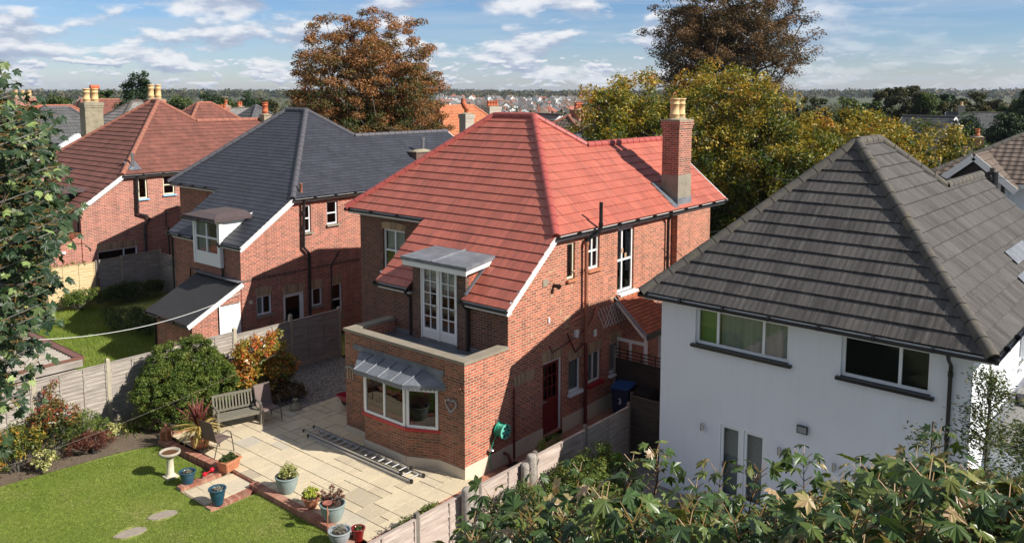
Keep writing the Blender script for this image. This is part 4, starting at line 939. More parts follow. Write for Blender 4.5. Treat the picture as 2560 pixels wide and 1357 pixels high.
# paved patio : random rectangular slabs
def slabs(name, x0, x1, y0, y1, z, cell, inside, mats, seed, gap=.006, ang=0., th=.03, kinds=((3, 2), (2, 2), (2, 2), (2, 1), (1, 2), (1, 1), (2, 3))):
    r = random.Random(seed); nx, ny = int((x1-x0)/cell), int((y1-y0)/cell); used = set(); mb = MB()
    for j in range(ny):
        for i in range(nx):
            if (i, j) in used: continue
            for a, b in r.sample(kinds, len(kinds))+[(1, 1)]:
                cells = [(i+p, j+q) for p in range(a) for q in range(b)]
                if all(c not in used and c[0] < nx and c[1] < ny and inside(x0+(c[0]+.5)*cell, y0+(c[1]+.5)*cell) for c in cells):
                    used.update(cells); xa, xb = x0+i*cell+gap, x0+(i+a)*cell-gap; ya, yb_ = y0+j*cell+gap, y0+(j+b)*cell-gap
                    dz = r.uniform(-.0025, .0025); u = r.random()
                    n0 = len(mb.uv); mb.box(xa, xb, ya, yb_, z-th, z+dz, 0)
                    for k in range(n0, len(mb.uv)): mb.uv[k] = (u, r.random())
                    break
    o = mb.build(name, mats); return structure(o)
m_, g = new_mat('buff_riven_slabs'); u = g.n('SeparateXYZ', {0: uvc(g)}).outputs[0]; oc = g.n('NewGeometry').outputs['Position']
c = g.ramp(u, [(0, (.42, .35, .25)), (.15, (.56, .465, .315)), (.85, (.61, .51, .35)), (1, (.47, .42, .34))])
n1 = g.noise(oc, 1.2, 6, .65); n2 = g.noise(oc, 14, 4); c = g.mix(g.m('MULTIPLY', g.ramp(n1, [(.45, (0,)*3), (.75, (1,)*3)]), .45), c, (.36, .3, .22))
n4 = g.noise(oc, 5, 5, .7); c = g.mix(g.m('MULTIPLY', g.ramp(n4, [(.58, (0,)*3), (.7, (1,)*3)]), .25), c, (.25, .2, .14))
c = g.mix(1., c, g.ramp(n2, [(.3, (.92,)*3), (.7, (1.06,)*3)]), 'MULTIPLY'); finish(g, c, .85, g.m('ADD', n2, g.noise(oc, 3.5, 4, .5, 1.5)), .35, .02); M['slab'] = m_
def in_patio(x, y): return (-3.5 < x < -.02 and -.33 < y < 8.3 and (y < 7.9 or x < -.6)) or (-.02 <= x < 1.75 and 4.78 < y < 7.1) or (-.6 < x < .2 and 6.9 < y < 7.6)
slabs('patio', -3.5, 1.9, -.32, 8.4, 0., .3, in_patio, M['slab'], 4, gap=.011)
sheet('patio_bed_joint', [(-3.5, -.34), (-.01, -.34), (-.01, 4.8), (1.75, 4.8), (1.75, 7.05), (-.2, 7.05), (-.2, 7.7), (-.6, 8.3), (-3.5, 8.3)], -.018, plain('joint_mortar', (.1, .08, .055), .95, .3, 8))
slabs('garden_step', -4.87, -3.5, 4.03, 5.12, -.085, .34, lambda x, y: True, M['slab'], 8, kinds=((2, 1), (1, 1), (2, 2), (1, 2)))
m_, g = new_mat('red_brick_edging'); u = g.n('SeparateXYZ', {0: uvc(g)}).outputs[0]; oc = g.n('NewGeometry').outputs['Position']
c = g.ramp(u, [(0, (.27, .095, .06)), (.5, (.36, .15, .1)), (1, (.42, .22, .15))]); n2 = g.noise(oc, 30, 3); c = g.mix(1., c, g.ramp(n2, [(.3, (.7,)*3), (.7, (1.25,)*3)]), 'MULTIPLY')
n4 = g.noise(oc, 2.5, 5, .7); c = g.mix(g.m('MULTIPLY', g.ramp(n4, [(.5, (0,)*3), (.7, (1,)*3)]), .5), c, (.3, .24, .17)); finish(g, c, .9, n2, .4, .01); M['edging'] = m_
def edging(runs, name='brick_edging'):
    mb = MB(); r = random.Random(2)
    for (x0, y0), (x1, y1), w, z0, z1 in runs:
        a, b = Vector((x0, y0, 0)), Vector((x1, y1, 0)); L = (b-a).length; d = (b-a)/L; n = max(1, round(L/.078))
        ang = math.atan2(d.y, d.x)
        for k in range(n):
            Mx = Matrix.Translation(a+d*(L*(k+.5)/n)) @ Matrix.Rotation(ang, 4, 'Z'); u = r.random(); n0 = len(mb.uv)
            mb.box(-L/n/2+.003, L/n/2-.003, -w/2, w/2, z0, z1+r.uniform(-.003, .003), 0, Mx)
            for q in range(n0, len(mb.uv)): mb.uv[q] = (u, .5)
        mb.box(0, L, -w/2+.006, w/2-.006, z0, z1-.008, 1, Matrix.Translation(a) @ Matrix.Rotation(ang, 4, 'Z'))
    return structure(mb.build(name, [M['edging'], M['concrete']]))
sheet('step_bed', [(-4.9, 3.9), (-3.44, 3.9), (-3.44, 5.18), (-4.9, 5.18)], -.105, plain('sandy_mortar', (.36, .3, .2), .95, .2, 8))
edging([((-3.61, .1), (-3.61, 3.98), .215, -.2, .03), ((-3.72, 3.875), (-4.93, 3.82), .215, -.2, -.065), ((-3.72, 5.245), (-4.9, 5.26), .215, -.2, -.02), ((-3.61, 5.13), (-3.8, 8.3), .215, -.2, .03),
        ((-3.66, .03), (-4.3, -.5), .215, -.2, .02), ((-3.5, -.36), (-.02, -.36), .1, -.2, -.012), ((-3.78, 8.42), (-2.3, 8.42), .215, -.2, .06), ((-3.515, 3.99), (-3.515, 5.12), .02, -.2, -.022)])
m_, g = new_mat('block_paving'); u = g.n('SeparateXYZ', {0: uvc(g)}).outputs[0]; oc = g.n('NewGeometry').outputs['Position']
c = g.ramp(u, [(0, (.33, .135, .085)), (.5, (.4, .19, .12)), (1, (.45, .25, .17))]); n2 = g.noise(oc, 25, 3); c = g.mix(1., c, g.ramp(n2, [(.3, (.75,)*3), (.7, (1.2,)*3)]), 'MULTIPLY'); finish(g, c, .9, n2, .4, .01); M['paver'] = m_
slabs('side_path', -4.4, 10., -1.15, -.58, -.12, .1, lambda x, y: True, M['paver'], 6, gap=.003, kinds=((2, 1), (2, 1), (2, 1)))
slabs('path_border', -4.4, 10., -.58, -.42 if False else -.415, -.118, .16, lambda x, y: True, plain('grey_paver', (.2, .17, .15), .9, .3, 6), 6, gap=.003, kinds=((2, 1),))
slabs('path_edge', -.0, 10., -.41, -.03, -.12, .19, lambda x, y: True, M['paver'], 9, gap=.003, kinds=((1, 2), (1, 1)))
sheet('path_bedding', [(-4.4, -1.2), (10, -1.2), (10, 0), (0, 0), (0, -.42), (-4.4, -.42)], -.14, M['soil'])
# drain cover
mb = MB(); mb.box(1.42, 1.8, -.42, -.14, -.117, -.1)
for k in range(6): mb.box(1.45+.055*k, 1.475+.055*k, -.4, -.16, -.1, -.09)
tag(mb.build('drain_cover', M['black_iron']), 'small black drain grating in the brick path under the red waste pipe', 'drain cover')

# =============== fences
m_, g = new_mat('silvered_fence_wood'); u = uvc(g); nz = g.noise(g.mapping(u, (1.5, 22, 1)), 1., 5, .65); n1 = g.noise(u, 1.3, 4)
c = g.ramp(nz, [(.3, (.2, .165, .135)), (.5, (.32, .28, .24)), (.7, (.44, .395, .34))]); c = g.mix(1., c, g.ramp(n1, [(.3, (.78,)*3), (.7, (1.1,)*3)]), 'MULTIPLY'); finish(g, c, .9, nz, .4, .01); M['wood'] = m_
m_, g = new_mat('pinkish_bare_fence_wood'); u = uvc(g); nz = g.noise(g.mapping(u, (1.2, 25, 1)), 1., 6, .7, .4); n1 = g.noise(u, 1.1, 4)
c = g.ramp(nz, [(.3, (.25, .19, .155)), (.5, (.42, .335, .285)), (.7, (.54, .46, .41))]); c = g.mix(1., c, g.ramp(n1, [(.3, (.75,)*3), (.7, (1.1,)*3)]), 'MULTIPLY'); finish(g, c, .9, nz, .4, .01); M['wood_pink'] = m_
def woodmat(name, a, b, c3):
    m_, g = new_mat(name); u = uvc(g); nz = g.noise(g.mapping(u, (1.5, 20, 1)), 1., 5, .65); c = g.ramp(nz, [(.3, a), (.5, b), (.7, c3)]); finish(g, c, .85, nz, .3, .01); return m_
M['wood_gold'] = woodmat('new_golden_fence_wood', (.42, .29, .14), (.56, .42, .23), (.62, .49, .3))
M['wood_brown'] = woodmat('brown_stained_fence_wood', (.14, .05, .03), (.2, .075, .045), (.26, .11, .07))
M['wood_dark'] = woodmat('dark_brown_wood', (.025, .018, .014), (.045, .032, .025), (.07, .05, .04))
M['post'] = plain('concrete_post', (.4, .35, .26), .9, .2, 5, .3, dirt=(.22, .2, .16))
M['post_wood'] = plain('grey_wood_post', (.16, .14, .115), .9, .3, 10, .5)
def lap_panel(parent, a, b, z0, z1, face, mat, bh=.125, battens=3, name='panel', wav=.006, seed=0, label=None):
    """overlapping boards between a and b (2d), face = +1/-1 side the laps show"""
    r = random.Random(seed); A, B = Vector((a[0], a[1], 0)), Vector((b[0], b[1], 0)); d = (B-A).normalized(); n = Vector((-d.y, d.x, 0))*face; L = (B-A).length
    mb = MB(); k = math.ceil((z1-z0)/bh); K = 8
    for i in range(k):
        zb = z0+i*bh; zt = min(z1, zb+bh*1.12)
        w0 = [r.uniform(-1, 1)*wav for _ in range(K+1)]; ph = r.random()*9
        for j in range(K):
            p, q = A+d*(L*j/K), A+d*(L*(j+1)/K)
            e0, e1 = .03+w0[j]*.8, .03+w0[j+1]*.8; s0, s1 = w0[j]*1.2, w0[j+1]*1.2
            P = [p+n*e0+vec(0, 0, zb+s0), q+n*e1+vec(0, 0, zb+s1), q+n*.002+vec(0, 0, zt), p+n*.002+vec(0, 0, zt)]
            mb.poly(P, 0, uv=[(ph+L*j/K, zb), (ph+L*(j+1)/K, zb), (ph+L*(j+1)/K, zt), (ph+L*j/K, zt)])
            mb.poly([p+n*.0+vec(0, 0, zb+s0), q+vec(0, 0, zb+s1), q+n*e1+vec(0, 0, zb+s1), p+n*e0+vec(0, 0, zb+s0)], 0)
    mb.poly([A-n*.012+vec(0, 0, z0), B-n*.012+vec(0, 0, z0), B-n*.012+vec(0, 0, z1), A-n*.012+vec(0, 0, z1)])
    for j in range(battens+1):
        p = A+d*(L*(j/battens if battens else 0)); p = A+d*min(max((p-A).length, .02), L-.02)
        mb.bar(p+n*.03+vec(0, 0, z0+.01), p+n*.03+vec(0, 0, z1-.01), .045, .025, 0, upv=n)
    mb.bar(A+n*.008+vec(0, 0, z1+.012), B+n*.008+vec(0, 0, z1+.012), .07, .024)
    o = mb.build(name, mat, parent)
    if label: o['label'] = label
    return o
def post(parent, x, y, z0, z1, mat, w=.1, round_top=False):
    mb = MB(); mb.box(x-w/2, x+w/2, y-w/2, y+w/2, z0, z1)
    if round_top: mb.poly([(x-w/2, y-w/2, z1), (x+w/2, y-w/2, z1), (x+w/4, y, z1+.05), (x-w/4, y, z1+.05)]); mb.poly([(x+w/2, y+w/2, z1), (x-w/2, y+w/2, z1), (x-w/4, y, z1+.05), (x+w/4, y, z1+.05)]); mb.poly([(x-w/2, y+w/2, z1), (x-w/2, y-w/2, z1), (x-w/4, y, z1+.05)]); mb.poly([(x+w/2, y-w/2, z1), (x+w/2, y+w/2, z1), (x+w/4, y, z1+.05)])
    return mb.build('post', mat, parent)
# garden fence, left boundary (y about 10.6)
fen = thing('garden_fence', 'grey weathered lap panel fence with concrete posts behind the lawn and the bench', 'fence', (-4.2, 10.6, 0))
xs = [-12.3, -10.28, -8.26, -6.24, -4.2, -2.1, -.02, 2.2, 4.35]
for i, x in enumerate(xs): post(fen, x, 10.62, -.2, 1.95 if x < 3 else 1.8, M['post'], .11, True)
for i, (a, b) in enumerate(zip(xs, xs[1:])):
    lap_panel(fen, (a+.05, 10.62), (b-.05, 10.62), .16, 1.84 if b < 2 else 1.72, -1, M['wood'], seed=i)
    gb = MB(); gb.box(a+.055, b-.055, 10.6, 10.64, -.2, .155); gb.build('gravel_board', M['post'], fen)
# right boundary fence along the path
fr = thing('path_fence', 'low pinkish bare wood panel fence with square posts along the brick side path', 'fence', (-1., -2., 0))
P0, P1 = Vector((-7.4, -2.02, 0)), Vector((4.25, -2.22, 0)); dd = (P1-P0).normalized()
ts = [0, 1.9, 3.75, 5.6, 7.55, 9.6, 11.65]
for i, t_ in enumerate(ts):
    p = P0+dd*t_; post(fr, p.x, p.y, -.3, 1.33, M['post_wood'], .09)
for i, (a, b) in enumerate(zip(ts, ts[1:])):
    p, q = P0+dd*(a+.045), P0+dd*(b-.045)
    lap_panel(fr, (p.x, p.y), (q.x, q.y), -.15, 1.2, -1, M['wood_pink'] if i < 5 else M['wood'], bh=.17, battens=2, wav=.014, seed=20+i)
# weathered log posts standing in front of it
for i, (x, y, h, r_, lb_) in enumerate(((-2.36, -2.3, 1.42, .13, 'thick cracked log post leaning at the end of the path fence'), (-2.12, -2.28, 1.28, .08, 'thin weathered log post beside the thick cracked one'), (-.38, -2.28, 1.25, .1, 'shorter of two grey log posts standing against the middle of the path fence'), (-.16, -2.3, 1.4, .12, 'taller of two grey log posts standing against the middle of the path fence'))):
    mb = MB(); rr = random.Random(i); mb.lathe((x, y, -.2), [(r_, 0), (r_*.97, .5), (r_*1.03, 1.), (r_*.98, h+.15), (r_*.8, h+.2), (r_*.3, h+.19)], 14)
    mb.tube([(x+r_*.7, y-r_*.7, h-.3), (x+r_, y-r_*1.1, h-.1)], .02, 6)
    tag(mb.build('log_post', M['wood']), lb_, 'log post', 'weathered log posts by the path fence')
# dark gate and screen at the end of the side path
gt = thing('side_gate', 'dark brown wooden side screen with an open slatted top beyond the blue bin', 'gate', (6.9, -.6, 0))
lap_panel(gt, (6.95, -.05), (6.95, -2.15), -.12, 1.45, -1, M['wood_dark'], seed=50, bh=.14)
post(gt, 6.93, -.04, -.2, 1.85, M['wood'], .08); post(gt, 6.93, -2.2, -.2, 1.8, M['wood_dark'], .1)
gb = MB()
for z in (1.55, 1.66, 1.77): gb.bar((6.95, -.08, z), (6.95, -2.15, z), .03, .03)
for k in range(4): gb.bar((6.93, -.5-.5*k, 1.45), (6.93, -.5-.5*k, 1.8), .03, .03)
gb.build('top_rail', M['wood_dark'], gt)
gp = thing('dark_fence', 'near black slatted fence panel between the path fence and the white house', 'fence', (4.3, -2.9, 0))
lap_panel(gp, (4.32, -2.28), (4.32, -3.7), -.2, 1.5, 1, M['wood_dark'], seed=51, bh=.11)
post(gp, 4.34, -2.26, -.2, 1.6, M['wood_dark'], .08)
# neighbour's far fence (y about 26)
nf = thing('boundary_fence', 'far fence of brown, golden and grey panels before the left brick house', 'fence', (0, 26., 0))
segs = [(-7.5, -4.6, 'wood_brown', 1.75), (-4.5, -2.3, 'wood_brown', 1.75), (-2.25, -.3, 'wood_brown', 1.75), (-.18, 1.95, 'wood_gold', 1.85), (2.15, 3.15, 'wood', 1.9), (3.25, 5.1, 'wood', 1.95)]
for i, (a, b, m, h) in enumerate(segs):
    lap_panel(nf, (a, 26.), (b, 26.), -.15, h, -1, M[m], seed=70+i, wav=.012, battens=2 if b-a < 1.2 else 3, label='new golden panel' if m == 'wood_gold' else None)
    post(nf, b+.06, 25.98, -.2, h+.08, M['post_wood'] if m != 'wood' else M['post'], .09)
nf2 = thing('return_fence', 'shaded grey fence panels beside the middle brick house', 'fence', (5.2, 25, 0))
lap_panel(nf2, (5.2, 25.9), (5.2, 24.1), -.15, 1.8, 1, M['wood'], seed=80); post(nf2, 5.2, 24.05, -.2, 1.9, M['post'], .1); lap_panel(nf2, (5.3, 24.), (7., 24.), -.15, 1.75, -1, M['wood'], seed=81)
# =============== pebbledash garage on the left
ga_ = thing('garage', 'pebbledashed garage with corrugated roof and brown edge trim behind the left fence', 'garage', (-7, 13, 0))
gb = MB(); gb.box(-13., -4.95, 10.95, 16.9, -.2, 1.9); gb.build('wall', M['pebble'], ga_)
gb = MB(); k = 60
for i in range(k):
    y0, y1 = 10.9+6.1*i/k, 10.9+6.1*(i+1)/k
    z0, z1 = 2.1+.03*(i % 2)+.0*(y0-10.9), 2.1+.03*((i+1) % 2)
    gb.poly([(-13., y0, z0), (-4.95, y0, z0), (-4.95, y1, z1), (-13., y1, z1)])
gb.build('corrugated_roof', plain('grey_corrugated_cement', (.34, .3, .25), .95, .3, 5, .4), ga_)
gb = MB(); gb.box(-5.0, -4.78, 10.84, 17.05, 2.12, 2.17); gb.box(-4.8, -4.77, 10.84, 17.05, 1.98, 2.17); gb.box(-13., -4.78, 10.82, 10.86, 2.1, 2.17); gb.build('trim', plain('brown_metal_trim', (.17, .07, .05), .5), ga_)
gb = MB(); gb.box(-13., -4.8, 10.85, 10.9, 1.86, 2.1); gb.box(-4.84, -4.8, 10.9, 17, 1.86, 2.1); gb.build('fascia_board', M['wood'], ga_)

# =============== things on the patio and lawn
def lathe_thing(name, label, cat, x, y, z, prof, mat, n=28, group=None, part='pot', sx=1., sy=1., rz=0.):
    t = thing(name, label, cat, (x, y, z), rz, group); mb = MB(); mb.lathe((0, 0, 0), prof, n, sx=sx, sy=sy); mb.build(part, mat, t, local=True); return t
def potprof(r0, r1, h, rim=.03, ribs=0, belly=.0):
    pr = [(r0*.9, 0), (r0, .005)]
    K = 2*ribs if ribs else 8
    for i in range(1, K+1):
        f = i/K; r = r0+(r1-r0)*f+belly*math.sin(math.pi*f); pr.append((r+(.006 if ribs and i % 2 else 0), h*(1-.1)*f))
    pr += [(r1+rim*.6, h*.91), (r1+rim, h*.93), (r1+rim, h*.985), (r1+rim*.6, h), (r1-.015, h), (r1-.03, h*.86)]
    return pr
m_, g = new_mat('potting_soil'); finish(g, (.05, .035, .025), .95, g.noise(obc(g), 40, 2), 1., .02); M['potsoil'] = m_
def glaze(name, c, c2, rough=.15):
    m_, g = new_mat(name); s = g.n('SeparateXYZ', {0: obc(g)}); n = g.noise(obc(g), 6, 4)
    col = g.mix(g.ramp(n, [(.35, (0,)*3), (.65, (1,)*3)]), c, c2); finish(g, col, rough, n, .1, .01); return m_
M['blue_glaze'] = glaze('dark_teal_glaze', (.012, .05, .09), (.02, .085, .12)); M['grey_glaze'] = glaze('grey_green_ceramic', (.2, .26, .25), (.25, .31, .3), .45); M['red_glaze'] = glaze('dark_red_glaze', (.15, .012, .012), (.22, .02, .018)); M['pale_pot'] = glaze('pale_grey_pot', (.25, .28, .3), (.32, .35, .36), .5)
def soil_disc(t, r, z, **k):
    mb = MB(); mb.lathe((0, 0, z), [(r, 0), (r*.6, .015), (.02, .02)], 16, **k); mb.build('soil', M['potsoil'], t, local=True)
pots = {}
pots['blue1'] = lathe_thing('plant_pot', 'dark blue glazed pot on the lawn corner beside the bird bath', 'plant pot', -4.62, 5.33, LZ+.02, potprof(.12, .19, .38, .02), M['blue_glaze'], group='dark blue glazed pots by the garden step')
pots['blue2'] = lathe_thing('plant_pot', 'dark blue glazed pot at the near corner of the paved garden step', 'plant pot', -4.68, 3.8, -.065, potprof(.12, .195, .42, .02), M['blue_glaze'], group='dark blue glazed pots by the garden step')
pots['grey1'] = lathe_thing('plant_pot', 'grey green ribbed pot on the patio with a pale variegated plant', 'plant pot', -3.3, 2.95, 0.0, potprof(.17, .27, .42, .02, 9, .02), M['grey_glaze'])
pots['terr'] = lathe_thing('plant_pot', 'terracotta pot with a bright lime green plant', 'plant pot', -3.38, 1.85, 0.0, potprof(.12, .2, .27, .03), M['terra'])
pots['grey2'] = lathe_thing('plant_pot', 'grey green ribbed pot at the patio corner with a reddish bushy plant', 'plant pot', -3.42, .98, 0.0, potprof(.17, .28, .42, .02, 9, .02), M['grey_glaze'])
pots['pale'] = lathe_thing('plant_pot', 'pale grey round pot with dry grey plant at the bottom edge of the picture', 'plant pot', -3.9, .12, -.02, potprof(.15, .24, .3, .02, 6, .02), M['pale_pot'])
pots['red'] = lathe_thing('plant_pot', 'small dark red glazed pot at the bottom edge of the picture', 'plant pot', -3.58, -.12, -.02, potprof(.1, .145, .3, .02), M['red_glaze'])
pots['cord'] = lathe_thing('plant_pot', 'round terracotta pot holding the spiky red and yellow cordyline', 'plant pot', -3.38, 6.95, 0.02, potprof(.17, .22, .3, .03, 0, .05), M['terra'])
for k, r_, z_ in (('blue1', .17, .33), ('blue2', .175, .36), ('grey1', .24, .36), ('terr', .18, .22), ('grey2', .25, .36), ('pale', .21, .25), ('red', .13, .25), ('cord', .2, .26)): soil_disc(pots[k], r_, z_)
# rectangular terracotta trough
t = thing('planter_trough', 'small terracotta trough with fluted sides and a dark leafy plant on the brick corner', 'planter', (-3.57, 5.15, .0), .25); pots['trough'] = t
mb = MB()
for z0, z1, a, b, a2, b2 in ((0, .24, .2, .13, .25, .17), (.24, .29, .28, .2, .28, .2)):
    A = [(-a, -b, z0), (a, -b, z0), (a, b, z0), (-a, b, z0)]; B = [(-a2, -b2, z1), (a2, -b2, z1), (a2, b2, z1), (-a2, b2, z1)]
    for i in range(4): mb.poly([A[i], A[(i+1) % 4], B[(i+1) % 4], B[i]])
    mb.poly(A[::-1])
C1 = [(-.28, -.2, .29), (.28, -.2, .29), (.28, .2, .29), (-.28, .2, .29)]; C2 = [(-.23, -.15, .29), (.23, -.15, .29), (.23, .15, .29), (-.23, .15, .29)]; C3 = [(x, y, .22) for x, y, z in C2]
for i in range(4): mb.poly([C1[i], C1[(i+1) % 4], C2[(i+1) % 4], C2[i]]); mb.poly([C2[i], C2[(i+1) % 4], C3[(i+1) % 4], C3[i]])
for k in range(7): mb.bar((-.18+.06*k, -.135, .02), (-.21+.07*k, -.172, .23), .025, .012, 0, upv=(0, -1, 0))
mb.build('pot', M['terra'], t, local=True)
mb = MB(); mb.poly([(x, y, .235) for x, y, z in C3]); mb.build('soil', M['potsoil'], t, local=True)
# bird bath
t = thing('bird_bath', 'pale stone bird bath on a fluted pedestal standing on the lawn', 'bird bath', (-4.67, 6.11, LZ))
bm = plain('pale_cast_stone', (.6, .55, .4), .9, .2, 8, .3, dirt=(.4, .36, .25))
mb = MB(); mb.box(-.15, .15, -.15, .15, 0, .05); mb.lathe((0, 0, .05), [(.13, 0), (.11, .04), (.09, .07), (.085, .45), (.1, .47), (.12, .5)], 20); mb.build('pedestal', bm, t, local=True)
mb = MB(); mb.lathe((0, 0, .55), [(.1, 0), (.17, .03), (.25, .09), (.265, .11), (.27, .15), (.25, .165), (.225, .16), (.2, .12), (.1, .1), (.02, .095)], 30); mb.build('bowl', plain('dark_cast_stone', (.36, .32, .25), .9, .25, 8, .4), t, local=True)
mb = MB(); mb.lathe((0, 0, .672), [(.205, 0), (.1, .001), (.01, .001)], 24); m_, g = new_mat('brown_water'); finish(g, (.13, .06, .03), .08); mb.build('water', m_, t, local=True)
# stepping stones
for i, (x, y, a, b) in enumerate(((-5.75, 4.4, .34, .17), (-6.6, 4.2, .36, .18))):
    mb = MB(); rr = random.Random(i+3); P = [(a*math.cos(k*math.pi/8)*rr.uniform(.85, 1.1), b*math.sin(k*math.pi/8)*rr.uniform(.85, 1.1), 0) for k in range(16)]
    Mx = Matrix.Translation((x, y, LZ+.02)) @ Matrix.Rotation(-.3, 4, 'Z'); P2 = [Mx @ Vector(p) for p in P]
    mb.poly(P2); 
    for k in range(16): a_, b_ = P2[k], P2[(k+1) % 16]; mb.poly([a_-vec(0, 0, .04), b_-vec(0, 0, .04), b_, a_])
    tag(mb.build('stepping_stone', plain('flat_stepping_stone', (.3, .25, .2), .95, .3, 10, .6)), ('flat stepping stone in the lawn, the one nearer the blue pots', 'flat stepping stone in the lawn, the one nearer the bottom of the picture')[i], 'stepping stone', 'stepping stones in the lawn')
# terracotta lantern
t = thing('garden_lantern', 'small terracotta pagoda lantern with lattice sides at the corner of the lawn', 'lantern', (-3.75, 8.15, 0), .5)
mb = MB(); mb.box(-.12, .12, -.12, .12, 0, .03)
for x in (-.09, .09):
    for y in (-.09, .09): mb.box(x-.018, x+.018, y-.018, y+.018, .03, .3)
for s_ in (-1, 1):
    for k in range(-3, 4):
        for sg in (-1, 1):
            a, b = vec(k*.04-.04*sg, s_*.09, .05), vec(k*.04+.04*sg, s_*.09, .28); a.x = max(-.08, min(.08, a.x)); b.x = max(-.08, min(.08, b.x)); mb.bar(a, b, .01, .01); mb.bar((a.y, a.x, a.z), (b.y, b.x, b.z), .01, .01)
mb.build('body', M['terra'], t, local=True)
mb = MB(); mb.lathe((0, 0, .3), [(.17, 0), (.17, .02), (.06, .1), (.04, .12), (.045, .16), (.02, .18)], 4); mb.build('roof', M['terra'], t, local=True)
mb = MB(); mb.box(-.055, .055, -.055, .055, .03, .28); mb.build('inner_glass', M['potsoil'], t, local=True)
# bench
def bench(x, y, rz, W_=1.22):
    t = thing('park_bench', 'weathered grey slatted wooden bench with arms between the cordyline and the brown chair', 'bench', (x, y, 0), rz)
    wm = plain('weathered_bench_wood', (.16, .145, .11), .9, .3, 12, .4); h = W_/2
    for sx in (-1, 1):
        mb = MB(); mb.box(sx*h-.03, sx*h+.03, -.03, .03, 0, .62); mb.build('leg', wm, t, local=True)
        mb = MB(); mb.bar((sx*h, .5, 0), (sx*h, .48, .42), .06, .06, 0, upv=(1, 0, 0)); mb.bar((sx*h, .48, .42), (sx*h, .6, .94), .055, .06, 0, upv=(1, 0, 0)); mb.build('leg', wm, t, local=True)
        mb = MB(); mb.bar((sx*h, -.06, .645), (sx*h, .3, .66), .075, .035); mb.bar((sx*h, .3, .66), (sx*h, .52, .62), .07, .035); mb.build('armrest', wm, t, local=True)
    mb = MB(); mb.box(-h+.03, h-.03, -.025, .0, .33, .41); mb.box(-h+.03, h-.03, .44, .465, .33, .4)
    for sx in (-1, 0, 1): mb.box(sx*(h-.045)-.02, sx*(h-.045)+.02, 0, .44, .34, .4)
    for k in range(6): mb.box(-h+.03, h-.03, -.01+.078*k, .05+.078*k, .402, .422)
    mb.build('seat', wm, t, local=True)
    mb = MB(); mb.bar((-h+.03, .49, .48), (h-.03, .49, .48), .03, .06)
    mb.bar((-h+.03, .592, .9), (h-.03, .592, .9), .035, .075)
    n = 12
    for k in range(n): xx = -h+.1+(W_-.2)*k/(n-1); mb.bar((xx, .5, .5), (xx, .59, .87), .045, .014, 0, upv=(0, -1, .2))
    mb.build('backrest', wm, t, local=True)
bench(-1.93, 7.28, math.atan2(-.35, 1.08)+.03)
def garden_chair(x, y, rz, label):
    t = thing('garden_chair', label, 'chair', (x, y, 0), rz, 'brown woven garden chairs on the patio')
    fm = M.setdefault('chair_metal', plain('brown_metal_tube', (.06, .045, .035), .4, .2, 6)); wv = M.setdefault('weave', woven())
    for sx in (-1, 1):
        mb = MB(); mb.tube([(sx*.3, -.3, 0), (sx*.29, -.26, .35), (sx*.29, -.22, .58), (sx*.3, -.1, .67), (sx*.29, .1, .64), (sx*.26, .27, .56)], .014, 8); mb.build('arm_and_front_leg', fm, t, local=True)
        mb = MB(); mb.tube([(sx*.26, .32, 0), (sx*.25, .2, .36), (sx*.25, .0, .42)], .014, 8); mb.build('leg', fm, t, local=True)
    prof = [(-.27, .39), (-.24, .425), (-.1, .42), (.1, .39), (.2, .4), (.25, .48), (.3, .7), (.36, .95), (.4, 1.02)]
    mb = MB()
    for (a, b), (c, d) in zip(prof, prof[1:]):
        mb.poly([(-.25, a, b), (.25, a, b), (.25, c, d), (-.25, c, d)], smooth=True); mb.poly([(-.25, a, b-.008), (.25, a, b-.008), (.25, c, d-.008), (-.25, c, d-.008)][::-1], smooth=True)
    mb.build('seat', wv, t, local=True)
    mb = MB()
    for sx in (-1, 1): mb.tube([(sx*.255, a, b) for a, b in prof], .012, 8)
    mb.tube([(-.255, .4, 1.02), (.255, .4, 1.02)], .012, 8); mb.tube([(-.255, -.27, .39), (.255, -.27, .39)], .012, 8)
    mb.build('frame', fm, t, local=True)
def woven():
    m_, g = new_mat('brown_woven_mesh'); o = obc(g); s = g.n('SeparateXYZ', {0: o}); w = g.m('SINE', g.m('MULTIPLY', s.outputs[0], 190.)); n = g.noise(o, 60, 2)
    c = g.mix(g.m('MULTIPLY', g.m('ADD', w, 1.), .5), (.1, .065, .055), (.24, .17, .15)); finish(g, g.mix(1., c, g.ramp(n, [(.3, (.8,)*3), (.7, (1.15,)*3)]), 'MULTIPLY'), .7, w, .3, .01); return m_
garden_chair(-1.02, 7.22, -.12, 'brown woven garden chair at the right end of the bench')
garden_chair(-3.22, 6.3, math.pi/2+.15, 'brown woven garden chair beside the cordyline, facing the house')
# ladder lying on the patio
t = thing('ladder', 'long aluminium extension ladder lying on the patio below the bay window', 'ladder', (-.8, 3.1, 0))
def ladsec(name, xa, xb, y0, y1, z0, z1, rz):
    mb = MB()
    for x in (xa, xb): mb.box(x-.016, x+.016, y0, y1, z0, z1); mb.box(x-.022, x+.022, y0, y1, z1-.008, z1); mb.box(x-.022, x+.022, y0, y1, z0, z0+.008)
    n = int((y1-y0)/.27)
    for k in range(n): y = y0+.14+k*.27; mb.tube([(xa, y, rz), (xb, y, rz)], .021, 8, smooth=True)
    s = mb.build(name, M['alu'], t)
    f = MB()
    for x in (xa, xb): f.box(x-.03, x+.03, y0-.05, y0+.02, z0-.003, z1+.01); f.box(x-.03, x+.03, y1-.02, y1+.04, z0-.003, z1+.01)
    f.build('foot', M['black'], s)
ladsec('lower_section', -1.02, -.6, .92, 5.2, .006, .085, .045); ladsec('upper_section', -.985, -.635, 1.35, 5.45, .09, .16, .125)
t.location = (-.8, 3.1, 0); 
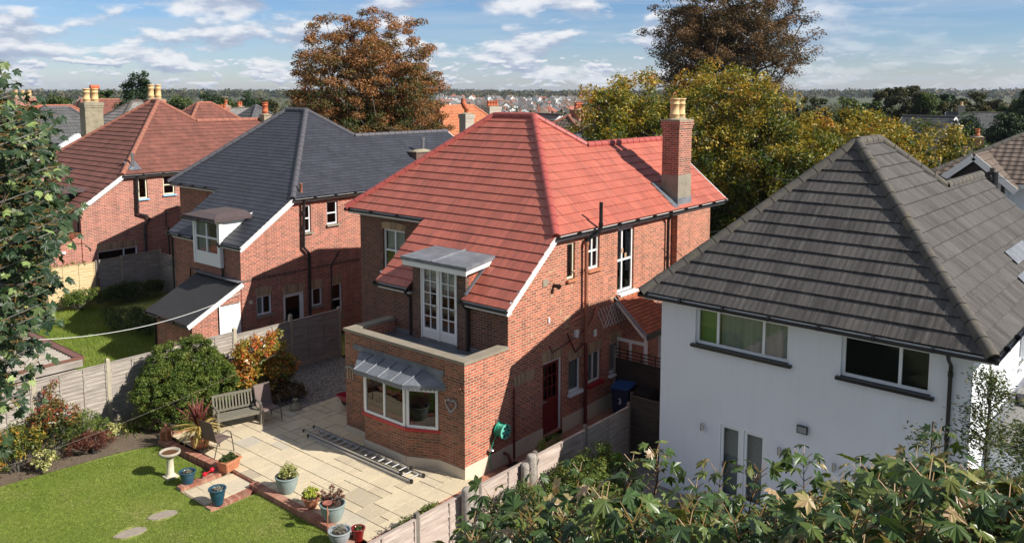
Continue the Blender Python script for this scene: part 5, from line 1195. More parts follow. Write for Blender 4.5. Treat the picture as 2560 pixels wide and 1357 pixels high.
# small stone base, red sledge, red ornaments, stake feeder
t = thing('stone_base', 'weathered grey stone parasol base alone on the slabs near the gravel', 'parasol base', (.02, 7.3, 0)); mb = MB(); mb.lathe((0, 0, 0), [(.19, 0), (.2, .05), (.16, .09), (.1, .17), (.07, .2), (.05, .2)], 18); mb.build('base', M['mortar'], t, local=True); mb = MB(); mb.lathe((0, 0, .2), [(.035, 0), (.03, .09), (.09, .1), (.09, .12), (.02, .13)], 14); mb.build('socket', M['mortar'], t, local=True)
t = thing('wheelbarrow_tray', 'red tray shaped barrow tipped behind the kitchen wall corner', 'wheelbarrow', (1.22, 5.95, 0), 1.57); mb = MB()
A = [(-.5, -.3), (.45, -.32), (.5, .32), (-.5, .3)]; B = [(-.34, -.18), (.3, -.18), (.3, .18), (-.34, .18)]
for i in range(4): j = (i+1) % 4; mb.poly([(*A[i], .42), (*A[j], .42), (*B[j], .2), (*B[i], .2)]); mb.poly([(*A[i], .42), (*A[j], .42), (A[j][0]*1.06, A[j][1]*1.06, .405), (A[i][0]*1.06, A[i][1]*1.06, .405)])
mb.poly([(*p, .2) for p in B]); mb.build('tray', plain('red_plastic', (.4, .02, .04), .35, .1, 4), t, local=True)
mb = MB(); mb.tube([(-.3, -.17, .2), (-.3, -.15, 0)], .015); mb.tube([(-.3, .17, .2), (-.3, .15, 0)], .015); mb.tube([(.3, 0, .2), (.45, 0, .12)], .015); mb.build('legs', M['black_iron'], t, local=True)
mb = MB(); mb.tube([(.45, -.03, .13), (.45, .03, .13)], .13, 16); mb.build('wheel', M['black'], t, local=True)
t = thing('red_ornament', 'two small red balls joined by a bar lying on the brick edge', 'ornament', (-4.1, 5.25, .035), .35)
for x in (-.14, .14): mb = MB(); mb.lathe((x, 0, 0), [(.01, 0), (.05, .02), (.062, .06), (.05, .1), (.01, .12)], 14); mb.build('ball', plain('red_enamel', (.5, .01, .03), .15), t, local=True)
mb = MB(); mb.tube([(-.1, 0, .05), (.1, 0, .05)], .018); mb.build('bar', M['red_paint'], t, local=True)
t = thing('stake_feeder', 'rusty dish on a thin iron stake in front of the reddish potted plant', 'bird feeder', (-3.77, .72, LZ)); mb = MB(); mb.tube([(0, 0, 0), (.01, 0, .5), (0, 0, .72)], .01, 6); mb.tube([(.01, 0, .45), (.05, .02, .5), (.02, 0, .58)], .012, 6); mb.build('stake', M['terra'], t, local=True)
mb = MB(); mb.lathe((0, 0, .72), [(.02, 0), (.1, .02), (.11, .05), (.09, .045), (.02, .02)], 18); mb.build('dish', plain('rusty_iron', (.3, .1, .07), .8, .2, 10), t, local=True)
# hose reel on the flank
t = thing('hose_reel', 'green garden hose reel hanging on the sunlit brick wall', 'hose reel', (1.24, 0, .95)); gm = plain('green_plastic', (.02, .33, .2), .35, .1, 5); gl = plain('mint_green_plastic', (.13, .5, .38), .35, .1, 5)
mb = MB(); mb.tube([(0, -.05, 0), (0, -.3, 0)], .09, 18)
for yy in (-.07, -.29): mb.tube([(0, yy, 0), (0, yy-.015, 0)], .2, 24)
mb.build('drum', gm, t, local=True)
mb = MB()
for k in range(7): mb.tube([vec(.165*math.cos(a), -.085-.03*k, .165*math.sin(a)) for a in [2*math.pi*i/20 for i in range(21)]], .017, 6, cap=False)
mb.tube([(-.12, -.2, .1), (-.22, -.1, -.2), (-.3, -.06, -.42)], .014, 6); mb.tube([(-.32, -.05, -.45), (-.36, -.05, -.7), (-.3, -.06, -.95), (-.27, -.1, -1.02)], .014, 6)
mb.build('hose', gm, t, local=True)
mb = MB(); mb.tube([(0, -.306, 0), (0, -.314, 0)], .205, 24); mb.build('side_disc', gl, t, local=True)
for k in range(6): a = k*math.pi/3; mb = MB(); mb.tube([(.12*math.cos(a), -.3145, .12*math.sin(a)), (.12*math.cos(a), -.316, .12*math.sin(a))], .035, 12); mb.build('disc_hole', M['black'], t, local=True)
mb = MB(); mb.box(-.05, .05, -.05, 0, .1, .28); mb.build('bracket', M['steel'], t, local=True)
t = thing('outdoor_tap', 'small grey tap guard on the wall where the green hose joins', 'tap', (.93, 0, .5)); mb = MB(); mb.lathe((0, -.07, 0), [(.03, -.06), (.09, -.03), (.09, 0), (.02, .03)], 14); mb.tube([(0, 0, 0), (0, -.08, 0)], .02); mb.build('body', M['steel'], t, local=True)
# heart wreath, hanging chime
t = thing('heart_wreath', 'silvery heart shaped wreath hanging on the kitchen wall right of the bay window', 'wreath', (-.03, .46, 1.86)); mb = MB(); rr = random.Random(3)
hp = [vec(0, .012*16*math.sin(a)**3, .0115*(13*math.cos(a)-5*math.cos(2*a)-2*math.cos(3*a)-math.cos(4*a))) for a in [2*math.pi*i/40 for i in range(41)]]
mb.tube(hp, .012, 6, cap=False)
for p in hp[:-1]:
    for _ in range(6): q = p+vec(rr.uniform(-.025, .0), rr.uniform(-.04, .04), rr.uniform(-.04, .04)); s = .022; d1 = vec(*[rr.uniform(-1, 1) for _ in range(3)]).normalized()*s; d2 = vec(*[rr.uniform(-1, 1) for _ in range(3)]).normalized()*s*.5; mb.poly([q-d1, q-d2, q+d1, q+d2])
mb.build('ring', plain('silver_leaves', (.55, .56, .56), .3, .3, 20, metal=.6), t, local=True); mb = MB(); mb.tube([(0, 0, .1), (0, .0, .3)], .004, 5); mb.tube([(0, -.07, .13), (0, 0, .24), (0, .07, .13)], .003, 5); mb.build('string', M['wood'], t, local=True)
t = thing('wind_chime', 'driftwood wind chime with hanging shells on the kitchen wall left of the lead canopy', 'wind chime', (-.03, 4.52, 1.95)); mb = MB(); mb.tube([(0, -.17, 0), (0, 0, .03), (0, .17, .0)], .035, 8); mb.build('driftwood', M['wood'], t, local=True)
mb = MB(); mb.tube([(0, -.15, .02), (0, 0, .25), (0, .15, .02)], .003, 5)
for y, L in ((-.13, .32), (-.02, .36), (.1, .34)): mb.tube([(0, y, 0), (0, y, -L)], .003, 5)
mb.build('string', M['wood'], t, local=True); mb = MB(); rr = random.Random(1)
for y, L in ((-.13, .32), (-.02, .36), (.1, .34)):
    for k in range(5): mb.lathe((0, y, -L*(k+1)/5), [(.004, 0), (.016, .012), (.012, .03), (.003, .035)], 8)
mb.build('shells', M['cream'], t, local=True)
t = thing('wall_star', 'rusty iron wall ornament near the sunlit corner of the kitchen wall', 'ornament', (-.02, .13, 2.36)); mb = MB()
for k in range(5): a = k*2*math.pi/5+.3; mb.bar((0, 0, 0), (0, .13*math.cos(a), .13*math.sin(a)), .015, .01)
mb.tube([(-.005, 0, 0), (-.03, 0, 0)], .035, 10); mb.build('iron', M['brown_pipe'], t, local=True)
# wheelie bins
def bin_(x, y, rz, label, lidm, bodym, num=True):
    t = thing('wheelie_bin', label, 'bin', (x, y, -.12), rz, 'wheelie bins at the end of the side path'); mb = MB()
    A = [(-.22, -.24, .08), (.22, -.24, .08), (.22, .24, .08), (-.22, .24, .08)]; B = [(-.28, -.34, .98), (.28, -.34, .98), (.28, .36, .98), (-.28, .36, .98)]
    for i in range(4): j = (i+1) % 4; mb.poly([A[i], A[j], B[j], B[i]])
    mb.poly(A[::-1]); mb.build('body', bodym, t, local=True)
    mb = MB(); mb.box(-.3, .3, -.37, .37, .98, 1.01); mb.box(-.25, .25, -.32, .3, 1.01, 1.04); mb.tube([(-.25, .4, 1.0), (.25, .4, 1.0)], .018, 8); mb.build('lid', lidm, t, local=True)
    mb = MB(); mb.tube([(-.26, .25, .1), (-.2, .25, .1)], .1, 14); mb.tube([(.2, .25, .1), (.26, .25, .1)], .1, 14); mb.build('wheel', M['black'], t, local=True)
    cu = bpy.data.curves.new('number', 'FONT'); cu.body = '3'; cu.size = .26; cu.extrude = .002; cu.align_x = 'CENTER'; cu.materials.append(M['white'])
    o = bpy.data.objects.new('number', cu); COL.objects.link(o); dg = bpy.context.evaluated_depsgraph_get(); me = bpy.data.meshes.new_from_object(o.evaluated_get(dg)); bpy.data.objects.remove(o)
    me.name = 'number'; o = bpy.data.objects.new('number', me); COL.objects.link(o); o.parent = t
    o.matrix_local = Matrix.Translation((0, -.296, .5)) @ Matrix.Rotation(math.pi/2+.11, 4, 'X')
blue = plain('blue_plastic', (.015, .07, .22), .45, .1, 4); navy = plain('dark_navy_plastic', (.01, .02, .06), .5, .1, 4); blk = M['black']
bin_(6.35, -.72, -1.35, 'wheelie bin with a blue lid and a white number 3 beside the brick wall', blue, navy)
bin_(6.35, -1.5, -1.45, 'black wheelie bin with a white number next to the blue lidded one', blk, blk)
# lines
def cable(name, label, cat, a, b, sag, r, mat, n=24):
    a, b = Vector(a), Vector(b); mb = MB(); mb.tube([a.lerp(b, i/n)-vec(0, 0, sag*4*(i/n)*(1-i/n)) for i in range(n+1)], r, 6); return tag(mb.build(name, mat), label, cat)
cable('washing_line', 'thin grey washing line crossing the lawn to the shaded wall behind the kitchen', 'line', (-9.2, 7.6, .9), (3.83, 8.2, 2.5), .42, .0028, M['concrete'])
cable('washing_line', 'thick white rope sagging from the garage to the black lean-to roof', 'line', (-7.8, 11.4, 3.3), (1.66, 12.9, 2.5), .62, .008, M['white'])
# litter on the neighbour's grass, bits on the lawn
mb = MB(); mb.poly([(-3.4, 17.2, -.12), (-3.05, 17.15, -.08), (-3.0, 17.4, -.12), (-3.3, 17.45, -.06)]); mb.poly([(-3.05, 17.15, -.08), (-2.85, 17.25, -.12), (-3.0, 17.4, -.12)]); tag(mb.build('paper_scrap', M['white']), 'scrap of white paper on the rough grass beyond the fence', 'litter')
# =============== foliage
def rng(s): return np.random.default_rng(s)
def unit(v): return v/np.maximum(np.linalg.norm(v, axis=-1, keepdims=True), 1e-9)
def leaf_quads(P, size, r, up=.5, aspect=.5, svar=.35, outdir=None, fold=.15):
    """rhombic leaves at points P (n,3)"""
    n = len(P)
    nr = unit(r.normal(size=(n, 3))+np.array([0, 0, up*2])+(0 if outdir is None else outdir*1.0))
    t = unit(np.cross(nr, r.normal(size=(n, 3)))); b = np.cross(nr, t)
    s = (size*(1+svar*r.uniform(-1, 1, n)))[:, None]
    a = P-t*s*.5; c = P+t*s*.5; m = P-t*s*.05
    return np.stack([a, m+b*s*aspect*.5+nr*s*fold, c, m-b*s*aspect*.5+nr*s*fold], 1)
def clump_pts(C, R, per, r, shell=.55, flat=.75):
    n = len(C); k = per
    d = unit(r.normal(size=(n, k, 3))); rad_ = (shell+(1-shell)*r.random((n, k, 1)))*np.where(r.random((n, k, 1)) < .25, r.random((n, k, 1)), 1.)
    d[..., 2] *= flat
    P = C[:, None, :]+d*rad_*np.asarray(R).reshape(-1, 1, 1)
    return P.reshape(-1, 3), unit(d.reshape(-1, 3)), np.repeat(np.arange(n), k)
def foliage(name, C, R, per, size, mat, parent, seed, shell=.55, flat=.75, up=.5, aspect=.5, outw=.6, bias=None, keep=None, cl_var=1.):
    r = rng(seed); C = np.asarray(C, float); R = np.broadcast_to(np.asarray(R, float), (len(C),))
    P, D, idx = clump_pts(C, R, per, r, shell, flat)
    if keep is not None: k = keep(P); P, D, idx = P[k], D[k], idx[k]
    V = leaf_quads(P, size, r, up, aspect, outdir=D*outw)
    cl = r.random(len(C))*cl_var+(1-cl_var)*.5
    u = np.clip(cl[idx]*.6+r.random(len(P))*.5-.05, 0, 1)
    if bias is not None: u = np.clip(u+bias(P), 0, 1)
    v = r.random(len(P))
    return fast(name, V, np.stack([u, v], 1), mat, parent)
def skeleton(base, pts, r0, seed=0, trunk_h=None, lean=(0, 0), exp=.48):
    """grow limbs from a trunk to the attraction points; returns tube lists"""
    r = rng(seed); base = np.array(base, float); pts = np.asarray(pts, float)
    top = trunk_h if trunk_h else (pts[:, 2].max()-base[2])*.75
    N = [base+np.array([lean[0]*f+.15*math.sin(5*f+seed), lean[1]*f+.15*math.cos(4*f+seed), top*f]) for f in np.linspace(0, 1, 9)]; par = [-1]+list(range(8))
    first = 3
    dist = np.linalg.norm((pts-N[5])*[1, 1, .7], axis=1)
    for i in np.argsort(dist):
        p = pts[i]; A = np.array(N[first:]); d = p-A; L = np.linalg.norm(d, axis=1); pen = np.where(d[:, 2] < .12*L, 1.7, 1.)+np.maximum(0, -d[:, 2])/np.maximum(L, .1)
        j = int(np.argmin(L*pen))+first; q = N[j]; L = np.linalg.norm(p-q)
        k = max(1, int(L/1.3)); last = j
        for s in range(1, k+1):
            f = s/k; w = q+(p-q)*f+np.array([0, 0, -.06*L*math.sin(math.pi*f)])*(-1 if f < 1 else 0)+r.normal(size=3)*.05*L*(f < 1)
            N.append(w); par.append(last); last = len(N)-1
    cnt = np.ones(len(N))
    for i in range(len(N)-1, 0, -1): cnt[par[i]] += cnt[i]
    R = r0*(cnt/cnt[0])**exp
    return np.array(N), par, R
def limbs(name, sk, mat, parent, rmin=.008, sides=6):
    N, par, R = sk; sel = [i for i in range(1, len(N)) if True]; V = []
    ang = np.linspace(0, 2*math.pi, sides+1)
    for i in sel:
        a, b = N[par[i]], N[i]; d = b-a; L = np.linalg.norm(d)
        if L < 1e-4: continue
        d = d/L; e = np.cross(d, [0, 0, 1.] if abs(d[2]) < .9 else [1., 0, 0]); e /= np.linalg.norm(e); f = np.cross(d, e)
        ra, rb = max(R[i]*1.05, rmin) if par[i] != 0 else max(R[0], rmin), max(R[i], rmin)
        for k in range(sides):
            c0, s0, c1, s1 = math.cos(ang[k]), math.sin(ang[k]), math.cos(ang[k+1]), math.sin(ang[k+1])
            V.append([a+(e*c0+f*s0)*ra, a+(e*c1+f*s1)*ra, b+(e*c1+f*s1)*rb+d*rb*.3, b+(e*c0+f*s0)*rb+d*rb*.3])
    V = np.array(V); return fast(name, V, np.full((len(V), 2), .5), mat, parent)
m_, g = new_mat('tree_bark'); o = g.n('NewGeometry').outputs['Position']; n = g.noise(g.mapping(o, (6, 6, 1.5)), 1., 5); finish(g, g.ramp(n, [(.35, (.055, .048, .04)), (.65, (.16, .145, .125))]), .95, n, .6, .05); M['bark'] = m_
m_, g = new_mat('pale_bark'); o = g.n('NewGeometry').outputs['Position']; n = g.noise(g.mapping(o, (6, 6, 1.5)), 1., 5); finish(g, g.ramp(n, [(.35, (.1, .09, .075)), (.65, (.26, .24, .2))]), .95, n, .6, .05); M['bark_pale'] = m_
L_ = M
L_['lf_copper'] = leafmat('copper_leaves', [(0, (.035, .065, .016)), (.22, (.075, .095, .025)), (.42, (.18, .11, .035)), (.7, (.31, .13, .045)), (1, (.44, .22, .09))], .3, .6)
L_['lf_dark'] = leafmat('dark_bronze_leaves', [(0, (.035, .04, .016)), (.4, (.11, .075, .033)), (.75, (.2, .11, .05)), (1, (.3, .17, .08))], .25, .6)
L_['lf_oak'] = leafmat('golden_oak_leaves', [(0, (.03, .065, .012)), (.25, (.07, .115, .018)), (.45, (.19, .2, .025)), (.68, (.42, .32, .04)), (.88, (.55, .34, .045)), (1, (.5, .18, .03))], .3, .5, .4, .55)
L_['lf_olive'] = leafmat('olive_brown_leaves', [(0, (.03, .04, .015)), (.5, (.065, .075, .025)), (1, (.13, .1, .04))], .2, .6)
L_['lf_green'] = leafmat('mid_green_leaves', [(0, (.03, .055, .014)), (.5, (.06, .1, .022)), (.85, (.11, .14, .035)), (1, (.16, .15, .05))], .25, .55)
L_['lf_deep'] = leafmat('deep_green_needles', [(0, (.012, .03, .012)), (.6, (.03, .06, .02)), (1, (.06, .1, .03))], .1, .7)
L_['lf_hedge'] = leafmat('glossy_hedge_leaves', [(0, (.045, .085, .016)), (.5, (.115, .165, .028)), (.85, (.19, .23, .045)), (1, (.28, .17, .05))], .25, .5, .3)
L_['lf_orange'] = leafmat('orange_and_green_leaves', [(0, (.05, .09, .02)), (.35, (.16, .2, .04)), (.55, (.45, .32, .05)), (.8, (.62, .25, .05)), (1, (.6, .12, .05))], .35, .35, .5)
L_['lf_redgreen'] = leafmat('red_tipped_leaves', [(0, (.035, .065, .02)), (.4, (.09, .11, .03)), (.6, (.28, .2, .06)), (.8, (.38, .07, .04)), (1, (.32, .03, .025))], .25, .35, .5)
L_['lf_lime'] = leafmat('lime_leaves', [(0, (.25, .32, .03)), (.5, (.42, .48, .05)), (1, (.6, .6, .15))], .35, .5)
L_['lf_cream'] = leafmat('cream_variegated_leaves', [(0, (.12, .18, .04)), (.4, (.45, .45, .15)), (1, (.72, .68, .35))], .3, .5)
L_['lf_brown'] = leafmat('brown_dry_leaves', [(0, (.06, .05, .025)), (.5, (.17, .08, .05)), (1, (.3, .18, .1))], .2, .7)
L_['lf_redbrown'] = leafmat('maroon_leaves', [(0, (.06, .03, .02)), (.6, (.16, .05, .035)), (1, (.28, .12, .07))], .2, .5)
L_['lf_grey'] = leafmat('grey_dry_stems', [(0, (.12, .12, .09)), (1, (.38, .36, .28))], .1, .8)
L_['lf_fern'] = leafmat('bright_frond_leaves', [(0, (.06, .11, .02)), (.6, (.13, .2, .035)), (1, (.3, .28, .05))], .3, .5)
L_['lf_grass'] = leafmat('grass_blades', [(0, (.13, .2, .025)), (.5, (.21, .29, .04)), (.85, (.3, .36, .07)), (1, (.47, .43, .18))], .3, .6, .3, .7)
L_['lf_syc'] = leafmat('sycamore_leaves', [(0, (.026, .058, .018)), (.45, (.055, .1, .025)), (.72, (.12, .16, .035)), (.88, (.21, .21, .06)), (.95, (.32, .24, .11)), (1, (.44, .3, .18))], .2, .38, .45)
L_['lf_syc2'] = leafmat('green_sycamore_leaves', [(0, (.018, .042, .018)), (.5, (.034, .066, .024)), (.85, (.065, .1, .032)), (.95, (.27, .36, .12)), (1, (.35, .4, .15))], .25, .45, .4)
def ellipsoid(c, R, n, seed, low=-.5, shell=.75, lobes=1.):
    r = rng(seed); d = unit(r.normal(size=(n*3, 3))); d = d[d[:, 2] > low][:n]
    f = np.where(r.random(len(d)) < .7, shell+(1-shell)*r.random(len(d)), r.random(len(d))**.5*shell)
    k = 1+lobes*(.18*np.sin(d[:, 0]*5+seed)*np.cos(d[:, 1]*4+seed*2)+.1*np.sin(d[:, 2]*7+seed))
    return np.array(c)+d*(f*k)[:, None]*np.array(R)
def tree(name, label, base, c, R, n, cr, per, size, mat, seed, r0=.35, bark='bark', cat='tree', group=None, low=-.5, bias=None, shell=.7, trunk_h=None, flat=.75, extra=None, up=.5, sides=6, lobes=1.):
    t = thing(name, label, cat, base, 0, group)
    C = ellipsoid(c, R, n, seed, low, shell, lobes)
    if extra is not None: C = np.vstack([C, np.array(extra, float)])
    sk = skeleton(base, C, r0, seed, trunk_h)
    limbs('trunk', sk, M[bark], t, sides=sides)
    rr = rng(seed+1).uniform(.7, 1.3, len(C))*cr
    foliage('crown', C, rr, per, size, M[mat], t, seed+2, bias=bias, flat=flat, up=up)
    return t
# big copper coloured tree behind the slate roof
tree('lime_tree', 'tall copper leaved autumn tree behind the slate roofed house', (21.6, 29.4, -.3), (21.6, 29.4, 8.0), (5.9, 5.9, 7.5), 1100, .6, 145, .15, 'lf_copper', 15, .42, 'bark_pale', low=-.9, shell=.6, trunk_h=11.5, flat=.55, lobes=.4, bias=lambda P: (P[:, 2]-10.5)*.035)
tree('tall_tree', 'tall dark bronze tree rising above the golden oak', (55.5, 19.5, -.3), (55.5, 19.5, 14.8), (7.9, 7.9, 6.6), 700, .85, 130, .2, 'lf_dark', 21, .6, low=-.95, shell=.5, trunk_h=14, flat=.6, lobes=.6)
ex = [(18.8+.13*i, 9.3+.9*math.sin(i*3), 8.9+.75*math.sin(i*2)+.03*i) for i in range(46)]+[(21.5+.9*math.sin(i*1.7), 9.6+.9*math.cos(i*2.3), 8.0+1.6*math.sin(i*1.1)) for i in range(60)]
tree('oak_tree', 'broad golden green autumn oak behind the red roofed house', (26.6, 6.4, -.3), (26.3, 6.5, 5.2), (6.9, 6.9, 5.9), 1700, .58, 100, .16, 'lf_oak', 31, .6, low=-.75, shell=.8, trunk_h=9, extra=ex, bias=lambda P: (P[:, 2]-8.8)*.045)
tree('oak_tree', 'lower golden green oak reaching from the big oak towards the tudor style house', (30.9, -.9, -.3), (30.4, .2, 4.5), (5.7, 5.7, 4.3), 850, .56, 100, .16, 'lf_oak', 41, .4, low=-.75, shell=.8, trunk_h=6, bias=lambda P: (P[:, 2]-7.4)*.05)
# left-hand and background trees
for nm, lb, x, y, ztop, R, mt, sd, n_, sz in (
    ('evergreen_tree', 'dark evergreen tree behind the chimney pots of the brown roof', 25.3, 69.6, 12.1, 2.4, 'lf_deep', 51, 90, .2),
    ('evergreen_tree', 'smaller green tree right of the chimney pots of the brown roof', 26.9, 64.6, 10.1, 1.9, 'lf_green', 52, 60, .2),
    ('pine_tree', 'dark rounded pine behind the far red roof', 47.8, 95.6, 10.6, 1.7, 'lf_deep', 53, 40, .26),
    ('cypress_tree', 'light green cypress beside the dark rounded pine', 39.7, 77.3, 10.4, 1.6, 'lf_green', 54, 50, .22),
    ('cypress_tree', 'dark green cypress right of the light green one', 41.8, 76., 10.8, 1.3, 'lf_deep', 55, 50, .22),
    ('broadleaf_tree', 'green tree at the far left above the sycamore leaves', 24.4, 87.8, 10.4, 2.8, 'lf_green', 56, 60, .24),
    ('broadleaf_tree', 'round green tree left of the cement rendered chimney', 38.7, 109.6, 10.2, 4.2, 'lf_green', 57, 80, .32),
    ('broadleaf_tree', 'brownish green tree at the right beyond the golden oak', 108.6, 18.4, 11.2, 5., 'lf_olive', 58, 110, .32),
    ('broadleaf_tree', 'green tree with a lighter top right of the brownish tree', 107.6, 14.6, 10.2, 2.4, 'lf_green', 59, 60, .3),
    ('broadleaf_tree', 'dark green rounded tree in the middle of the right-hand skyline', 123.8, 15.8, 10.6, 2.8, 'lf_deep', 60, 70, .34),
    ('broadleaf_tree', 'wide brownish green tree behind the grey terraced roofs', 118.9, 10.9, 10.4, 5.6, 'lf_olive', 61, 110, .34),
    ('broadleaf_tree', 'dark tree cut by the right edge of the picture', 96.6, 1.2, 11.0, 2.6, 'lf_deep', 62, 70, .28),
    ('broadleaf_tree', 'olive tree just right of the top of the golden oak', 96.6, 26.8, 10., 5., 'lf_olive', 69, 60, .3),
    ('broadleaf_tree', 'green tree between the golden oak and the brownish tree', 103.5, 22.6, 9.6, 5., 'lf_green', 70, 60, .3),
    ('broadleaf_tree', 'far olive tree between the brownish tree and the terrace', 110., 13.5, 9.7, 4., 'lf_olive', 67, 60, .3),
    ('broadleaf_tree', 'low green tree at the right behind the far terrace', 112., 4.5, 9.6, 4.6, 'lf_green', 68, 60, .3),
    ('conifer_tree', 'dark green conifer in front of the grey terraced roofs', 69.9, 2.4, 7.9, 2.2, 'lf_deep', 63, 80, .22),
    ('conifer_tree', 'dark green conifer right of the other conifer by the tiled roof', 75.7, .1, 8.3, 2.9, 'lf_deep', 64, 90, .22),
    ('broadleaf_tree', 'green tree filling the gap behind the orange tiled house', 53., 53.7, 8.6, 2.2, 'lf_green', 65, 60, .22),
    ('broadleaf_tree', 'olive tree behind the far grey hipped roof', 59.7, 100.2, 9.8, 3., 'lf_olive', 66, 70, .26)):
    Rz = min(4.5, (ztop+.3)*.45); tree(nm, lb, (x, y, -.3), (x, y, ztop-.5-Rz), (R*.88, R*.88, Rz), n_*2, .6, 110, sz*1.2, mt, sd, .22, sides=5, low=-.9, shell=.8, flat=.8, lobes=.6)
# small palm behind
t = thing('palm_tree', 'small palm with a round head of fan leaves on the left skyline', 'palm', (44, 63.5, -.3)); mb = MB(); mb.tube([(0, 0, 0), (.1, 0, 4), (0, .1, 7.7)], [.18, .14, .13], 7); mb.build('trunk', M['bark'], t, local=True)
r = rng(4); Vv = []
for k in range(90):
    a = r.uniform(0, 2*math.pi); e = r.uniform(-.5, 1.3); d = np.array([math.cos(a)*math.cos(e), math.sin(a)*math.cos(e), math.sin(e)]); w = np.cross(d, [0, 0, 1.]); w /= np.linalg.norm(w)+1e-6; p = np.array([44, 63.5, 7.4]); L = r.uniform(.9, 1.35); m1 = p+d*L*.6; tip = p+d*L-np.array([0, 0, .25]); Vv.append([p, m1-w*.1, tip, m1+w*.1])
fast('crown', np.array(Vv), np.stack([r.random(90), r.random(90)], 1), M['lf_green'], t)

# lobed sycamore leaves -------------------------------------------------
LOBE = [(0, 1.0), (11, .72), (20, .7), (27, .5), (38, .66), (50, .9), (60, .68), (70, .62), (76, .42), (88, .52), (102, .64), (118, .42), (140, .3), (168, .2)]
OUT = [(a, r_) for a, r_ in LOBE]+[(360-a, r_) for a, r_ in reversed(LOBE) if a > 0]
def lobed(P, T, Nn, S, r, curl=.25):
    """star leaves: P stalk end, T tip direction, Nn normal, S size -> triangles"""
    n = len(P); B = np.cross(Nn, T); K = len(OUT); pts = []
    cen = P+T*(S*.28)[:, None]
    crl = curl*r.uniform(.3, 1.6, n); tw = r.uniform(-.3, .3, n)
    for i, (a, q) in enumerate(OUT):
        an = math.radians(a); x = q*math.cos(an)*.62*S; y = q*math.sin(an)*.62*S
        rr2 = (x*x+y*y)/S
        fold = .16*S*abs(math.sin(math.radians(a)*3.2))*q
        z = -crl*rr2*1.6+fold*.5+tw*x*y/S
        pts.append(cen+T*x[:, None]+B*y[:, None]+Nn*z[:, None])
    pts = np.stack(pts, 1); nx = np.roll(pts, -1, 1)
    V = np.stack([np.broadcast_to(cen[:, None], pts.shape), pts, nx], 2)   # n,K,3,3
    return V
def shoot(base, top, r, nodes, leaf, brown, V, UV, S, curl=.3):
    base, top = np.array(base, float), np.array(top, float); L = np.linalg.norm(top-base); ax = (top-base)/L; bend = r.normal(size=3)*.04*L
    P = []; T = []; Nn = []; Sz = []; uu = []
    prev = base
    for i in range(nodes):
        f = (i+1)/nodes; c = base+(top-base)*f+bend*math.sin(math.pi*f); S.append((prev, c, .011*(1.25-f))); prev = c
        a0 = (i % 2)*math.pi/2+r.uniform(-.4, .4)
        for k in range(2 if i < nodes-1 else 4):
            a = a0+k*math.pi*(1 if i < nodes-1 else .5)
            out = np.array([math.cos(a), math.sin(a), 0]); sz = leaf*(1.12-.36*f)*r.uniform(.75, 1.2)
            pl_ = sz*.75; d = unit(out*1.+np.array([0, 0, .55+.5*f])); e = c+d*pl_; S.append((c, e, .0035))
            tdir = unit(out*1.+np.array([0, 0, -.35+.55*f*(r.random()-.2)])+r.normal(size=3)*.18)
            nn = np.array([0, 0, 1.])+r.normal(size=3)*.45+out*.15; nn = nn-tdir*nn.dot(tdir); nn /= np.linalg.norm(nn)
            P.append(e); T.append(tdir); Nn.append(nn); Sz.append(sz)
            q = r.random(); uu.append(min(1, q*.78 if q > brown*f else .8+.2*r.random()))
    P, T, Nn, Sz = map(np.array, (P, T, Nn, Sz)); v = lobed(P, T, Nn, Sz, r, curl); V.append(v.reshape(-1, 3, 3))
    K = v.shape[1]; vv = r.random(len(P)); 
    UV.append(np.stack([np.clip(np.repeat(uu, K)+r.normal(size=len(P)*K)*.03, 0, 1), np.clip(np.repeat(vv, K)+r.normal(size=len(P)*K)*.1, 0, 1)], 1))
def stems(name, S, mat, parent, sides=5):
    V = []; ang = np.linspace(0, 2*math.pi, sides+1)
    for a, b, w in S:
        a, b = np.array(a), np.array(b); d = b-a; L = np.linalg.norm(d)
        if L < 1e-5: continue
        d = d/L; e = np.cross(d, [.1, .2, 1.] if abs(d[2]) < .9 else [1., 0, 0]); e /= np.linalg.norm(e); f = np.cross(d, e)
        for k in range(sides):
            q0 = e*math.cos(ang[k])+f*math.sin(ang[k]); q1 = e*math.cos(ang[k+1])+f*math.sin(ang[k+1])
            V.append([a+q0*w, a+q1*w, b+q1*w*.8, b+q0*w*.8])
    V = np.array(V); return fast(name, V, np.full((len(V), 2), .5), mat, parent)
M['twig'] = plain('red_brown_twigs', (.075, .028, .018), .7, .2, 20); M['stalk'] = plain('yellow_red_stalks', (.25, .14, .04), .5, .2, 20)
